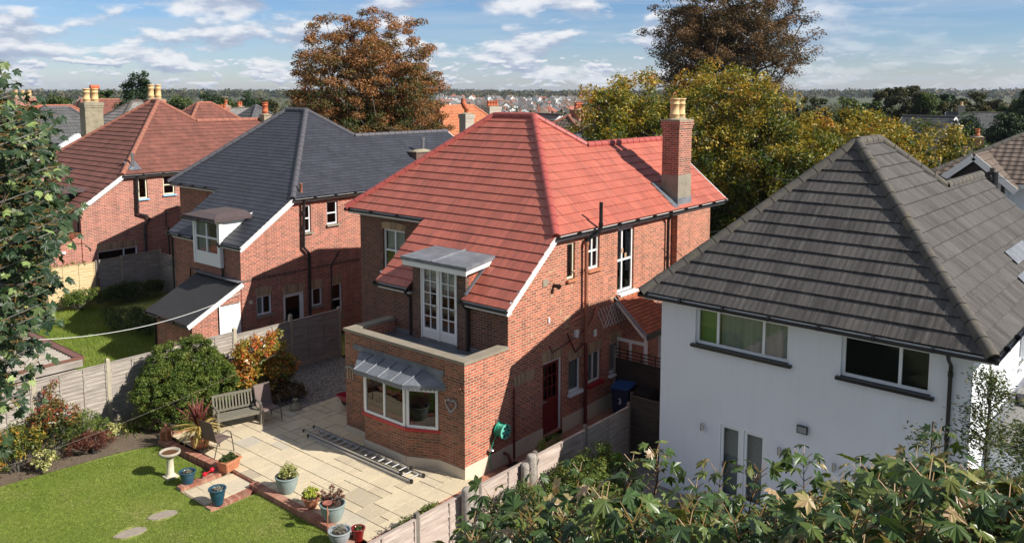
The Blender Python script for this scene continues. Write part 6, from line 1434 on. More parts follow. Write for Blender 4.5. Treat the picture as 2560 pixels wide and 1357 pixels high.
# sycamore whose top fills the lower right corner
def near_tree():
    t = thing('sycamore_tree', 'top of a sycamore with browning lobed leaves filling the lower right corner', 'tree', (-6.2, -13., -.3))
    r = rng(77); V, UV, S, S2 = [], [], [], []
    tall = [(-9.48, -9.29, 6.43), (-8.88, -9.25, 6.3), (-8.98, -9.85, 6.67), (-8.68, -10.19, 6.74), (-8.12, -10.1, 6.59), (-8.79, -10.85, 6.77), (-8.65, -10.99, 6.86), (-8.45, -11.23, 6.89), (-7.73, -11.32, 6.77), (-7.93, -11.84, 6.89), (-8.54, -11.88, 7.03), (-7.5, -12.31, 7.18), (-7.93, -12.6, 7.12), (-7.74, -12.83, 7.03), (-9.95, -9.49, 6.48)]
    tops = [np.array(p)-[0, 0, .1] for p in tall]
    skyx = [(-14.49, -13.71)]
    tries = 0
    for p_ in (tall[9], tall[11], tall[12], tall[13]):
        for q_ in range(6): tops.append(np.array(p_)+r.normal(size=3)*[.22, .22, .05]-[0, 0, .24+.06*q_])
    while len(tops) < 1150 and tries < 40000:
        tries += 1
        x, y = r.uniform(-10.8, -4.5), r.uniform(-14.8, -8.6); d = math.hypot(x+14.49, y+13.71)
        fx = (x+14.49)*math.cos(YAW)+(y+13.71)*math.sin(YAW); lx = (x+14.49)*math.sin(YAW)-(y+13.71)*math.cos(YAW)
        if fx < 3.6 or fx > 9.5: continue
        u = lx/fx; lim = np.interp(u, [-.12, -.06, 0, .1, .2, .3, .4, .5, .62], [.62, .56, .535, .50, .52, .535, .5, .475, .5])
        if u < -.1 or u > .95: continue
        z = 9.8-fx*(lim+r.uniform(.012, .16))
        if any((abs(p[0]-x)+abs(p[1]-y)) < .1 for p in tops[15:]): continue
        tops.append(np.array([x, y, z]))
    for i, p in enumerate(tops):
        big = i < 15; L = r.uniform(.9, 1.3) if big else r.uniform(.6, 1.0); b = p-np.array([r.normal()*.1, r.normal()*.1, L])
        shoot(b, p, r, 15 if big else 11, r.uniform(.155, .215), .3 if i % 3 == 0 else .12, V, UV, S, .55)
    sk = skeleton((-6.2, -13., -.3), np.array([p-np.array([0, 0, .8]) for p in tops[::5]]), .24, 6, 4.6)
    fast('crown', np.concatenate(V), np.concatenate(UV), M['lf_syc'], t)
    stems('twigs', [s for s in S if s[2] > .0036], M['twig'], t); stems('leaf_stalks', [s for s in S if s[2] <= .0036], M['stalk'], t, 4); limbs('trunk', sk, M['bark'], t)
near_tree()
# sycamore entering from the left edge
def left_tree():
    t = thing('sycamore_tree', 'green sycamore branches with large lobed leaves entering at the left edge', 'tree', (-14.2, -1.6, -.3))
    r = rng(99); S, S2 = [], []; P = []; T = []; Nn = []; Sz = []; uu = []
    cfx, slx = math.cos(YAW), math.sin(YAW)
    def W(f, l, z): return np.array([-14.49+f*math.cos(YAW)+l*math.sin(YAW), -13.71+f*math.sin(YAW)-l*math.cos(YAW), z])
    edge = [(9.95, -.61), (10.35, -.63), (9.6, -.575), (9.2, -.565), (8.9, -.57), (8.6, -.555), (8.35, -.545), (8., -.555), (7.7, -.575), (7.4, -.585), (7.05, -.6), (6.7, -.612), (6.4, -.62), (6.1, -.63)]
    zz = sorted([(z, u) for z, u in edge])
    zs, us = [z for z, u in zz], [u for z, u in zz]
    n = 0
    for _ in range(620):
        z = 6.4+3.85*r.random()**.75; f = r.uniform(7.6, 10.8); zr = 9.8+(z-9.8)*9/f
        ue = np.interp(z, zs, us)-abs(r.normal())*.085-(.0 if r.random() < .8 else .0)
        gap = (7.0 < z < 7.25) 
        c = W(f, ue*f, z); inner = c+np.array([-.6, .3, -.25])*r.uniform(.4, 1.)
        S.append((inner, c, .006))
        for k in range(r.integers(8, 13)):
            q = c+(inner-c)*r.random()*.8+r.normal(size=3)*.08; out = unit(r.normal(size=3)*[1, 1, .35]+np.array([.35, -.25, 0])); sz = r.uniform(.1, .165); e = q+out*sz*.6; S.append((q, e, .003))
            td = unit(out+np.array([0, 0, -.75])+r.normal(size=3)*.2); nn = np.array([.1, -.5, .9])+r.normal(size=3)*.35; nn = nn-td*nn.dot(td); nn /= np.linalg.norm(nn)
            P.append(e); T.append(td); Nn.append(nn); Sz.append(sz); uu.append(r.random()**1.2)
    P, T, Nn, Sz = map(np.array, (P, T, Nn, Sz)); v = lobed(P, T, Nn, Sz, r, .22); K = v.shape[1]
    fast('crown', v.reshape(-1, 3, 3), np.stack([np.repeat(uu, K), np.repeat(r.random(len(P)), K)], 1), M['lf_syc2'], t)
    stems('leaf_stalks', [s for s in S if s[2] < .004], M['stalk'], t, 4); 
    tr = np.array([-14.2, -1.6, -.3]); 
    ends = [s[0] for s in S if s[2] > .004][::4]; sk = skeleton(tr, np.array(ends), .2, 5, 9.)
    stems('branches', [s for s in S if s[2] > .004], M['bark_pale'], t); limbs('trunk', sk, M['bark'], t)
left_tree()

# shrubs and small plants ----------------------------------------------
def shrub(name, label, cat, x, y, z, R, n, cr, per, size, mat, seed, low=-.3, shell=.85, aspect=.5, group=None, bias=None, stem=True, extra=None, up=.5, flat=.8, lobes=1.):
    t = thing(name, label, cat, (x, y, z), 0, group)
    C = ellipsoid((x, y, z+R[2]*.75), R, n, seed, low, shell, lobes); C[:, 2] = np.maximum(C[:, 2], z+.04)
    if extra is not None: C = np.vstack([C, np.array(extra, float)])
    foliage('foliage', C, cr, per, size, M[mat], t, seed, aspect=aspect, bias=bias, up=up, flat=flat)
    if stem:
        rr = rng(seed); stems('stems', [(np.array([x, y, z-.02])+rr.normal(size=3)*[.08, .08, 0], c, .012) for c in C[::max(1, len(C)//30)]], M['bark'], t, 4)
    return t
shrub('hedge_shrub', 'big rounded glossy green shrub between the lawn fence and the orange shrub', 'shrub', -2.45, 9.3, -.1, (1.5, 1.2, 1.38), 900, .13, 80, .06, 'lf_hedge', 101, low=-.6, aspect=.45, lobes=.7, shell=.93)
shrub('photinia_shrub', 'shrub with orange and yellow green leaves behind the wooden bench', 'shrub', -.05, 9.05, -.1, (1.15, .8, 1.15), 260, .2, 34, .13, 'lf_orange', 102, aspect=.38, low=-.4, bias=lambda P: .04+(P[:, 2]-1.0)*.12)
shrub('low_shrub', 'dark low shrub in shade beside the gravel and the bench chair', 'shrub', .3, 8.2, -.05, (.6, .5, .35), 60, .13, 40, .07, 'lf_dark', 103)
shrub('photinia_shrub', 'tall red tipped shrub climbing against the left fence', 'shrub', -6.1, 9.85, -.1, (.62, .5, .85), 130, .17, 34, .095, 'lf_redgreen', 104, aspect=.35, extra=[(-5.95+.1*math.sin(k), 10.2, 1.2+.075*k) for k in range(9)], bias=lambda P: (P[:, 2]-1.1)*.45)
shrub('azalea_shrub', 'yellow green shrub with orange tints at the left edge of the bed', 'shrub', -7.1, 9.55, -.1, (.6, .5, .7), 110, .15, 34, .08, 'lf_orange', 105, aspect=.4, bias=lambda P: -.15+0*P[:, 2])
shrub('heather_shrub', 'green feathery shrub in front of the fence right of the red tipped one', 'shrub', -5.3, 9.95, -.1, (.62, .4, .55), 100, .14, 44, .06, 'lf_fern', 106, aspect=.3)
shrub('heather_shrub', 'low reddish brown heather mound in the flower bed', 'shrub', -5.35, 9.2, -.1, (.62, .4, .32), 90, .12, 60, .05, 'lf_redbrown', 107, aspect=.3)
shrub('spotted_shrub', 'small cream variegated shrub below the fence post in the bed', 'shrub', -4.55, 9.75, -.1, (.42, .28, .22), 34, .1, 26, .08, 'lf_cream', 108)
shrub('spotted_shrub', 'small cream and green upright shrub at the lawn edge near the left of the picture', 'shrub', -6.65, 9.0, -.1, (.33, .26, .32), 40, .09, 28, .06, 'lf_cream', 109)
shrub('low_shrub', 'small brownish plant between the cream shrub and the heather', 'shrub', -4.9, 9.85, -.1, (.25, .2, .16), 22, .08, 26, .05, 'lf_brown', 110)
shrub('box_shrub', 'low bushy green shrub between the patio edge and the near end of the path fence', 'shrub', -2.55, -1.25, -.13, (1.0, .42, .42), 150, .13, 50, .06, 'lf_hedge', 111, aspect=.35, low=-.2)
shrub('bay_shrub', 'small leaved green bush on the near side of the path fence below the log posts', 'shrub', -1.6, -3.15, -.2, (.9, .7, .95), 230, .14, 50, .055, 'lf_green', 112, low=-.6)
shrub('hedge_shrub', 'dense green hedge along the driveway behind the sycamore leaves', 'shrub', .9, -3.2, -.2, (1.6, .75, .85), 330, .15, 50, .06, 'lf_hedge', 113, low=-.6)
shrub('fern_plant', 'feathery bright green plant growing over the middle of the path fence', 'plant', 1.75, -1.45, -.13, (.5, .38, .6), 60, .14, 30, .1, 'lf_fern', 114, aspect=.22)
shrub('golden_plant', 'low golden plant beside the far end of the path fence', 'plant', 4.15, -1.45, -.13, (.5, .3, .22), 40, .1, 30, .05, 'lf_lime', 115)
shrub('weed_clump', 'tangle of dark weeds and ivy at the foot of the far fence', 'weeds', 3.2, 25.1, -.15, (1.7, .6, .5), 120, .2, 40, .1, 'lf_green', 116, low=-.1)
shrub('weed_clump', 'pale flowering weeds in front of the new golden fence panel', 'weeds', .9, 25.2, -.15, (.8, .5, .6), 70, .17, 40, .09, 'lf_fern', 117, low=-.1)
shrub('weed_clump', 'low green weeds left of the new golden fence panel', 'weeds', -2.4, 25.3, -.15, (2., .5, .3), 90, .16, 36, .09, 'lf_green', 118, low=-.1)
shrub('weed_clump', 'shaded weeds beside the corner of the black lean-to', 'weeds', 1.2, 20.3, -.15, (.9, 2.4, .4), 110, .22, 34, .1, 'lf_green', 119, low=-.1)
shrub('ivy', 'ivy trailing over the top of the fence beside the golden panel', 'ivy', -.35, 25.8, .9, (.22, .14, 1.1), 60, .13, 34, .08, 'lf_fern', 120, low=-1, stem=False, extra=[(.0+.25*k, 26.05, 1.9+.06*math.sin(k*2)) for k in range(7)])
# conifer top on the right
def cypress(name, label, x, y, h, w, seed, n=210, per=70, size=.055):
    t = thing(name, label, 'tree', (x, y, -.3)); r = rng(seed); C = []
    for _ in range(n):
        f = r.random()**.8; z = h*f; rad_ = min(w, .12+(1-f)*h*.28)*(.35+.65*r.random()); a = r.uniform(0, 2*math.pi); C.append((x+rad_*math.cos(a), y+rad_*math.sin(a), z+.25*rad_))
    C = np.array(C); P = []
    Vs = []; 
    for c in C:
        d = c-np.array([x, y, c[2]]); L = np.linalg.norm(d)+.01; d = d/L; s0 = np.array([x, y, c[2]-.1*L]); k = per
        q = r.random(k)[:, None]; P_ = c+(s0-c)*q*.5+r.normal(size=(k, 3))*[.09, .09, .05]; T_ = unit(d+r.normal(size=(k, 3))*.45+[0, 0, .25]); nn = unit(np.cross(T_, r.normal(size=(k, 3)))); s = size*r.uniform(.6, 1.3, k)[:, None]
        Vs.append(np.stack([P_, P_+T_*s*.5+nn*s*.16, P_+T_*s, P_+T_*s*.5-nn*s*.16], 1))
    V = np.concatenate(Vs); fast('foliage', V, np.stack([r.random(len(V)), r.random(len(V))], 1), M['lf_cyp'], t)
    stems('trunk', [(np.array([x, y, -.3]), np.array([x, y, h*.8]), .07), (np.array([x, y, h*.8]), np.array([x, y, h]), .02)]+[(np.array([x, y, c[2]-.2]), c, .008) for c in C[::3]], M['bark'], t, 4)
M['lf_cyp'] = leafmat('cypress_sprays', [(0, (.035, .065, .018)), (.6, (.085, .12, .03)), (1, (.2, .17, .05))], .2, .6)
cypress('cypress_tree', 'slim feathery cypress in front of the right corner of the white house', -3.28, -12.0, 6.35, .75, 130)
cypress('cypress_tree', 'thin pale cypress tip left of the taller one by the white house', -4.31, -11.6, 6.0, .4, 131, 60)
cypress('cypress_tree', 'bushy cypress low at the right edge by the flat roof', -2.0, -12.3, 5.4, .9, 132, 200)
# potted plants
def potplant(key, R, n, cr, per, size, mat, seed, dz=.05, aspect=.5, zb=.3, **k):
    p = pots[key]; x, y, z = p.location; t_l = {'cord': 'cordyline'}.get(key)
    C = ellipsoid((x, y, z+zb+R[2]*.6), R, n, seed, -.4, .6)
    r = rng(seed); P, D, idx = clump_pts(C, np.full(len(C), cr), per, r, .3, .9); V = leaf_quads(P, size, r, .5, aspect, outdir=D*.6)
    names = {'blue1': ('dry_plant', 'dry grey plant in the blue pot near the bird bath'), 'blue2': ('dry_plant', 'dry grey plant in the blue pot at the garden step'), 'grey1': ('variegated_plant', 'pale yellow variegated plant in the grey green ribbed pot'), 'terr': ('lime_plant', 'bright lime green plant in the terracotta pot'), 'grey2': ('euphorbia_plant', 'reddish rosette leaved bushy plant in the corner ribbed pot'), 'pale': ('dry_plant', 'dry grey plant in the pale round pot'), 'red': ('small_plant', 'small green plant in the dark red pot'), 'trough': ('dark_plant', 'dark leafy plant in the terracotta trough')}
    nm, lb = names[key]; tt = thing(nm, lb, 'plant', (x, y, z+zb))
    fast('foliage', V, np.stack([r.random(len(V)), r.random(len(V))], 1), M[mat], tt)
    stems('stems', [(np.array([x, y, z+zb-.03]), c, .005) for c in C[::2]], M['bark'], tt, 4)
potplant('blue1', (.11, .11, .05), 24, .04, 16, .04, 'lf_grey', 140, zb=.34, aspect=.2); potplant('blue2', (.11, .11, .05), 24, .04, 16, .04, 'lf_grey', 141, zb=.37, aspect=.2)
potplant('grey1', (.25, .25, .2), 40, .07, 18, .07, 'lf_cream', 142, zb=.37, aspect=.35); potplant('terr', (.19, .19, .17), 46, .05, 26, .045, 'lf_lime', 143, zb=.24)
potplant('grey2', (.32, .32, .26), 60, .05, 22, .06, 'lf_redbrown', 144, zb=.38, aspect=.25); potplant('pale', (.18, .18, .08), 40, .05, 16, .04, 'lf_grey', 145, zb=.26, aspect=.2)
potplant('red', (.08, .08, .04), 16, .04, 14, .04, 'lf_green', 146, zb=.26); potplant('trough', (.24, .15, .12), 50, .05, 22, .05, 'lf_green', 147, zb=.24)
def spiky(name, label, x, y, z, n, L, mat1, mat2, seed, w=.03):
    t = thing(name, label, 'plant', (x, y, z)); r = rng(seed)
    for nm, mat, lo, hi, k in (('red_leaves', mat1, .75, 1.5, n//2), ('yellow_leaves', mat2, -.25, .7, n//2)):
        Vs = []
        for _ in range(k):
            a = r.uniform(0, 2*math.pi); e = r.uniform(lo, hi); p = np.array([x, y, z+.32]); d = np.array([math.cos(a)*math.cos(e), math.sin(a)*math.cos(e), math.sin(e)]); sd_ = np.array([-math.sin(a), math.cos(a), 0]); LL = L*r.uniform(.75, 1.1)
            q = [p]; dr = d.copy()
            for s in range(4): dr = unit(dr+np.array([0, 0, -.12 if e > .75 else -.22])); q.append(q[-1]+dr*LL/4)
            ws = [w*.6, w, w*.9, w*.6, .001]
            for s in range(4): Vs.append([q[s]-sd_*ws[s], q[s+1]-sd_*ws[s+1], q[s+1]+sd_*ws[s+1], q[s]+sd_*ws[s]])
        V = np.array(Vs); fast(nm, V, np.stack([r.random(len(V)), r.random(len(V))], 1), mat, t)
    stems('stem', [(np.array([x, y, z]), np.array([x, y, z+.35]), .03)], M['bark'], t)
spiky('cordyline_plant', 'spiky cordyline with maroon upright and yellow drooping leaves left of the bench', -3.38, 6.95, .3, 120, .78, leafmat('cordyline_red', [(0, (.12, .03, .03)), (1, (.28, .09, .07))], .2), leafmat('cordyline_yellow', [(0, (.35, .28, .07)), (1, (.6, .45, .16))], .3), 150)
def strap(name, label, x, y, z, n, L, mat, seed, w=.012):
    t = thing(name, label, 'plant', (x, y, z)); r = rng(seed); Vs = []
    for _ in range(n):
        a = r.uniform(0, 2*math.pi); e = r.uniform(.6, 1.35); p = np.array([x, y, z])+r.normal(size=3)*[.08, .08, 0]; dr = np.array([math.cos(a)*math.cos(e), math.sin(a)*math.cos(e), math.sin(e)]); sd_ = np.array([-math.sin(a), math.cos(a), 0]); q = [p]
        for s in range(4): dr = unit(dr+np.array([0, 0, -.32])); q.append(q[-1]+dr*L/4)
        ws = [w, w, w*.9, w*.6, .001]
        for s in range(4): Vs.append([q[s]-sd_*ws[s], q[s+1]-sd_*ws[s+1], q[s+1]+sd_*ws[s+1], q[s]+sd_*ws[s]])
    V = np.array(Vs); fast('leaves', V, np.stack([r.random(len(V)), r.random(len(V))], 1), M[mat], t)
strap('grass_plant', 'arching strap leaved plant below the big green shrub', -3.95, 9.75, -.1, 60, .75, 'lf_fern', 160)
# grass blades (lawn and rougher grass next door)
def inpoly(P, poly):
    x, y = P[:, 0], P[:, 1]; c = np.zeros(len(P), bool); j = len(poly)-1
    for i in range(len(poly)):
        xi, yi = poly[i]; xj, yj = poly[j]; c ^= ((yi > y) != (yj > y)) & (x < (xj-xi)*(y-yi)/(yj-yi+1e-12)+xi); j = i
    return c
def grass(name, label, poly, n, z, h, w, seed, clear=()):
    r = rng(seed); a = np.array(poly); lo, hi = a.min(0), a.max(0); P = lo+r.random((n, 2))*(hi-lo); P = P[inpoly(P, poly)]
    for x, y, q in clear: P = P[np.hypot(P[:, 0]-x, P[:, 1]-y) > q]
    n = len(P); b = np.c_[P, np.full(n, z)]; an = r.uniform(0, 2*math.pi, n); s = np.c_[np.cos(an), np.sin(an), np.zeros(n)]; hh = h*r.uniform(.5, 1.3, n); tip = b+np.c_[r.normal(size=(n, 2))*h*.5, hh]
    V = np.stack([b-s*w, b+s*w, tip], 1); pn = .5+.5*np.sin(P[:, 0]*1.7+np.sin(P[:, 1]*1.1)*2)*np.sin(P[:, 1]*1.3+1)
    o = fast(name, V, np.stack([np.clip(r.random(n)*.7+pn*.25, 0, 1), r.random(n)], 1), M['lf_grass']); o['kind'] = 'stuff'
    tag(o, label, 'grass')
grass('lawn_grass', 'short mown green grass of the lawn', [(-9.8, 1.), (-8, -.4), (-4.4, -.55), (-3.74, .2), (-3.74, 3.6), (-4.92, 3.6), (-4.92, 5.4), (-3.88, 5.4), (-3.97, 8.25), (-6.0, 8.72), (-7.7, 8.9), (-10, 9.2)], 260000, LZ, .035, .0045, 5, [(-5.75, 4.4, .28), (-6.6, 4.2, .3), (-4.67, 6.11, .16)])
grass('rough_grass', 'long rough grass in the garden beyond the fence', [(-7, 17.), (-4.7, 10.8), (3., 10.8), (1.5, 12.7), (-.6, 12.7), (-.6, 16), (1.5, 16), (1.6, 25.8), (-7, 25.8)], 120000, -.15, .13, .008, 6)
# fallen leaves
r_ = rng(12)
mb = MB()
for k in range(46):
    x, y = (r_.uniform(-7.5, -4.), r_.uniform(.8, 9.)) if k < 20 else (r_.uniform(-8, -4), r_.uniform(8.9, 10.4)); zz = LZ+.035; s = .035; a = r_.uniform(0, 6)
    mb.poly([(x+s*math.cos(a+q)*(1 if i % 2 else .5), y+s*math.sin(a+q)*(1 if i % 2 else .5), zz+.012*(i % 2)) for i, q in enumerate(np.linspace(0, 2*math.pi, 9)[:-1])])
o = mb.build('fallen_leaves', M['lf_brown']); tag(o, 'scattered brown fallen leaves on the lawn and bed', 'leaves', kind='stuff')
# =============== houses beyond
def hip_house(name, label, cx, cy, w, d, ez, rz_, tile, wallm, ang=0., ridge_len=None, ridge_m='ridge_brown', gable=False, course=.34, wins=True, z0=-.3, group=None, rh=None, eav=.35, step=.025, tw=None, chims=(), fascia=True):
    """w along local x, d along local y (ridge along x)"""
    t = thing(name, label, 'house', (cx, cy, z0), ang, group); H = ez-z0; RZ = rz_-z0
    rl = ridge_len if ridge_len is not None else (w if gable else max(0., w-d))
    W2, D2 = w/2+eav, d/2+eav; R2 = rl/2+(eav if gable else 0)
    rb = MB()
    f = [(-W2, -D2, H), (W2, -D2, H), (R2, 0, RZ), (-R2, 0, RZ)]
    kw = dict(course=course, step=step, tw=tw)
    if R2 < .02: f = [(-W2, -D2, H), (W2, -D2, H), (0, 0, RZ)]
    roof(rb, f, (-W2, -D2, H), (1, 0, 0), **kw); roof(rb, [(-x, -y, z) for x, y, z in f], (W2, D2, H), (-1, 0, 0), **kw)
    if not gable:
        for s in (1, -1): roof(rb, [(s*W2, -s*D2, H), (s*W2, s*D2, H), (s*R2, 0, RZ)], (s*W2, -s*D2, H), (0, s, 0), **kw)
    ro = rb.build('roof', M[tile], t, local=True)
    rg = MB()
    if R2 > .05: ridge(rg, (-R2, 0, RZ+.02), (R2, 0, RZ+.02), .12, .45)
    if not gable:
        for sx in (1, -1):
            for sy in (1, -1): ridge(rg, (sx*W2, sy*D2, H+.02), (sx*R2, 0, RZ+.02), .12, .45)
    if rg.v: rg.build('ridge_tiles', M[ridge_m], ro, local=True)
    a, b = w/2, d/2; wb = MB(); sl = (RZ-H)/D2
    def side(O, U, N, L, hs, gab=False):
        if gab: wall(wb, O, U, N, L, RZ-.05, hs, outline=[(sl, -1, -(H-.1+sl*eav)), (-sl, -1, -(H-.1+sl*eav+sl*L))], depth=.08)
        else: wall(wb, O, U, N, L, H-.02, hs, depth=.08)
    holes = {}
    def wh_(L): 
        if not wins: return []
        n = max(1, int(L/3.2)); out = []
        for k in range(n):
            c = L*(k+.5)/n
            for zz in ((H-1.55, H-.35), (H-4.2, H-2.9)):
                if zz[0] > .4: out.append((c-.6, c+.6, *zz))
        return out
    for O, U, N, L, gab in (((-a, -b, 0), (1, 0, 0), (0, -1, 0), w, False), ((-a, b, 0), (1, 0, 0), (0, 1, 0), w, False), ((-a, -b, 0), (0, 1, 0), (-1, 0, 0), d, gable), ((a, -b, 0), (0, 1, 0), (1, 0, 0), d, gable)):
        hs = wh_(L); side(O, U, N, L, hs, gab)
        for h in hs:
            loc = t.location.copy(); t.location = (0, 0, 0); window(t, O, U, N, *h, mullions=(.5,), mat='upvc', depth=.04, fw=.07); t.location = loc
    wb.build('wall', M[wallm], t, local=True)
    if fascia:
        fb = MB(); e = .03
        for s in (-1, 1):
            fb.box(-W2, W2, s*(D2-.03)-.012, s*(D2-.03)+.012, H-.2, H-.03)
            if gable:
                for q in (-1, 1): fb.bar((s*(W2-.02), q*D2, H-.09), (s*(W2-.02), 0, RZ-.09), .04, .2)
            else: fb.box(s*(W2-.03)-.012, s*(W2-.03)+.012, -D2+.05, D2-.05, H-.2, H-.03)
        fb.build('fascia', M['white'], t, local=True)
    ib = MB(); ib.box(-a+.1, a-.1, -b+.1, b-.1, H-2.4, H-2.3); ib.box(-.05, .05, -b+.1, b-.1, 0, H-.3); ib.build('floor', M['room'], t, local=True)
    for (x, y, cw, cd, zt, m, n, pm) in chims:
        loc = t.location.copy(); t.location = (0, 0, 0); chimney_stack(t, x, y, cw, cd, H, zt-z0, M[m], n, .14, .5, pm); t.location = loc
    return t
M['tile_far_grey'] = tiles('pale_grey_tiles', (.2, .19, .18), (.25, .235, .22), (.08, .075, .07), .3, .34, .5, streak=(.3, .28, .26), rough=.9)
M['tile_far_slate'] = tiles('worn_slates', (.075, .078, .08), (.1, .1, .1), (.03, .03, .03), .3, .25, .5, streak=(.18, .18, .17), streak_amt=.5, rough=.8)
M['tile_pan'] = tiles('brown_pantiles', (.12, .09, .072), (.15, .112, .09), (.05, .035, .03), .3, .33, 0, streak=(.12, .09, .07), ribs=.3, rough=.9, bstr=1.)
# cement rendered chimney with white verge, house left of the brown roof
hip_house('slate_house', 'slate roofed house half hidden by the left sycamore, with a tall cement rendered chimney', 7.6, 44.2, 7.2, 7.6, 5.9, 8.9, 'tile_far_slate', 'brick_c', 0, 1.6, 'ridge_slate', wins=True)
t = thing('house_chimney', 'cement rendered chimney with two buff pots rising left of the brown roof', 'chimney', (6.5, 37.2, 5.)); t.location = (0, 0, 0)
cs = chimney_stack(t, 6.95, 37.3, 1.05, .75, 3., 9.3, M['mortar'], 2, .2, .82); t.location = (0, 0, 0)
fb = MB(); fb.lathe((7.19, 37.3, 10.12), [(.2, 0), (.22, .1), (.1, .2)], 10); fb.tube([(6.95, 37.3, 10.2), (7.45, 37.3, 10.2)], .14, 12); fb.build('red_cowl', M['pot_red'], cs)
fb = MB(); fb.bar((1.6, 37., 4.35), (6.1, 37., 7.35), .05, .34); fb.bar((1.6, 37.3, 4.4), (6.1, 37.3, 7.4), .7, .1); fb.build('white_verge', M['white'], t)
hip_house('red_roof_house', 'house with red clay roof and brick chimney glimpsed behind the left sycamore leaves', 10.8, 53.6, 10, 8, 6., 8.9, 'orange_tile', 'brick_c', .1, 3., 'ridge_brown', chims=((-1.5, 1, 1.6, .6, 9.6, 'brick_c', 3, 'pot'),))
hip_house('grey_roof_house', 'house with pale grey tiled roof between the cement chimney and the brown roof', 15.2, 48.8, 8.5, 8.5, 5.9, 9.25, 'tile_far_grey', 'brick_c', 0, .8, 'ridge_grey')
hip_house('red_roof_house', 'house with red-brown hipped roof seen over the ridge of the brown roof', 17.5, 43., 8.5, 8., 5.8, 9.15, 'tile_brown', 'brick_c', 0, 1.0, 'ridge_brown')
hip_house('red_roof_house', 'small distant red roof left of the dark evergreen', 25.7, 79.5, 8, 8, 6., 9.2, 'tile_brown', 'brick_c', 0, 4., 'ridge_brown')
hip_house('grey_roof_house', 'house with pointed dark slate roof left of the copper tree', 25.2, 48.2, 5.5, 5.5, 6.2, 8.85, 'tile_far_slate', 'render', 0, 0., 'ridge_slate', chims=((-2.4, 1.5, .9, .5, 8.4, 'brick_c', 3, 'pot_red'), (-1.2, 2.8, .5, .5, 8.8, 'brick_c', 1, 'pot_red')))
hip_house('grey_roof_house', 'low slate roof between the pointed slate roof and the copper tree', 26.6, 44.3, 6, 4, 6.6, 7.9, 'tile_far_slate', 'render', 0, 3., 'ridge_slate')
hip_house('blue_roof_house', 'far house with pale blue grey low roof behind the red-brown hipped roof', 31.9, 63.5, 9, 7, 7., 8.3, 'tile_far_grey', 'render', .1, 5., 'ridge_grey', chims=((2, 1, .6, .5, 8.5, 'brick_c', 2, 'pot_red'),))
hip_house('orange_roof_house', 'orange clay tiled house behind the left hip of the new red roof', 30.6, 29.6, 8.4, 9., 5.2, 8.9, 'orange_tile', 'brick_c', -.1, 3.4, 'terra', gable=False, chims=())
t = thing('pebbledash_chimney', 'pebbledashed chimney with a curved red pot in front of the orange tiled house', 'chimney', (0, 0, 0)); cs = chimney_stack(t, 23.6, 22., .78, .55, 2., 8.55, M['pebble'], 0, cap=True)
fb = MB(); fb.lathe((23.6, 22., 8.55), [(.16, 0), (.14, .3), (.16, .31)], 12); fb.tube([(23.6, 22., 8.82), (23.52, 22.08, 9.05), (23.42, 22.15, 9.25), (23.45, 22.12, 9.5)], [.15, .19, .16, .13], 12); fb.build('chimney_pot', M['pot_red'], cs)
t = thing('four_pot_chimney', 'wide chimney with four red pots right of the orange tiled house', 'chimney', (0, 0, 0)); cs = chimney_stack(t, 41.9, 35.9, 1.6, .75, 2., 8.65, M['pebble'], 4, .17, .55, 'pot_red')
hip_house('slate_roof_house', 'slate hipped roof with an open skylight behind the red wing roof', 24.5, 11.8, 9., 8.5, 5.4, 8.2, 'tile_far_slate', 'render', -.0, 1.4, 'ridge_slate', course=.25)
t = thing('open_skylight', 'open skylight tilted up on the slate hipped roof', 'skylight', (0, 0, 0)); P4 = [Vector(p) for p in ((21.75, 11.9, 6.72), (21.75, 12.8, 6.72), (22.75, 12.8, 7.55), (22.75, 11.9, 7.55))]; nb = MB()
for i in range(4): nb.bar(P4[i], P4[(i+1) % 4], .07, .07)
nb.build('frame', M['white'], t); nb = MB(); nb.poly(P4); nb.build('pane', M['steel'], t)
hip_house('brown_roof_house', 'house with worn brown tiles and a red potted brick chimney behind the slate roof', 31., 18.6, 8, 7.5, 5.9, 8.35, 'tile_pan', 'brick_c', .1, 2.5, 'ridge_brown', chims=((-.4, -.3, 1., .6, 8.75, 'brick_c', 3, 'pot_red'),))
hip_house('white_gable_house', 'house showing a white edged gable just behind the apex of the new red roof', 33.6, 23.8, 5, 4.5, 6.2, 8.3, 'tile_far_grey', 'render', 1.2, gable=True, ridge_m='ridge_grey')
hip_house('slate_roof_house', 'slate roofed house glimpsed through the gap in the golden oak', 44, 10, 10, 8, 5., 7.6, 'tile_far_slate', 'brick_c', .2, 3., 'ridge_slate', chims=((1, 1, 1.3, .6, 8.2, 'brick_c', 4, 'pot_red'),))
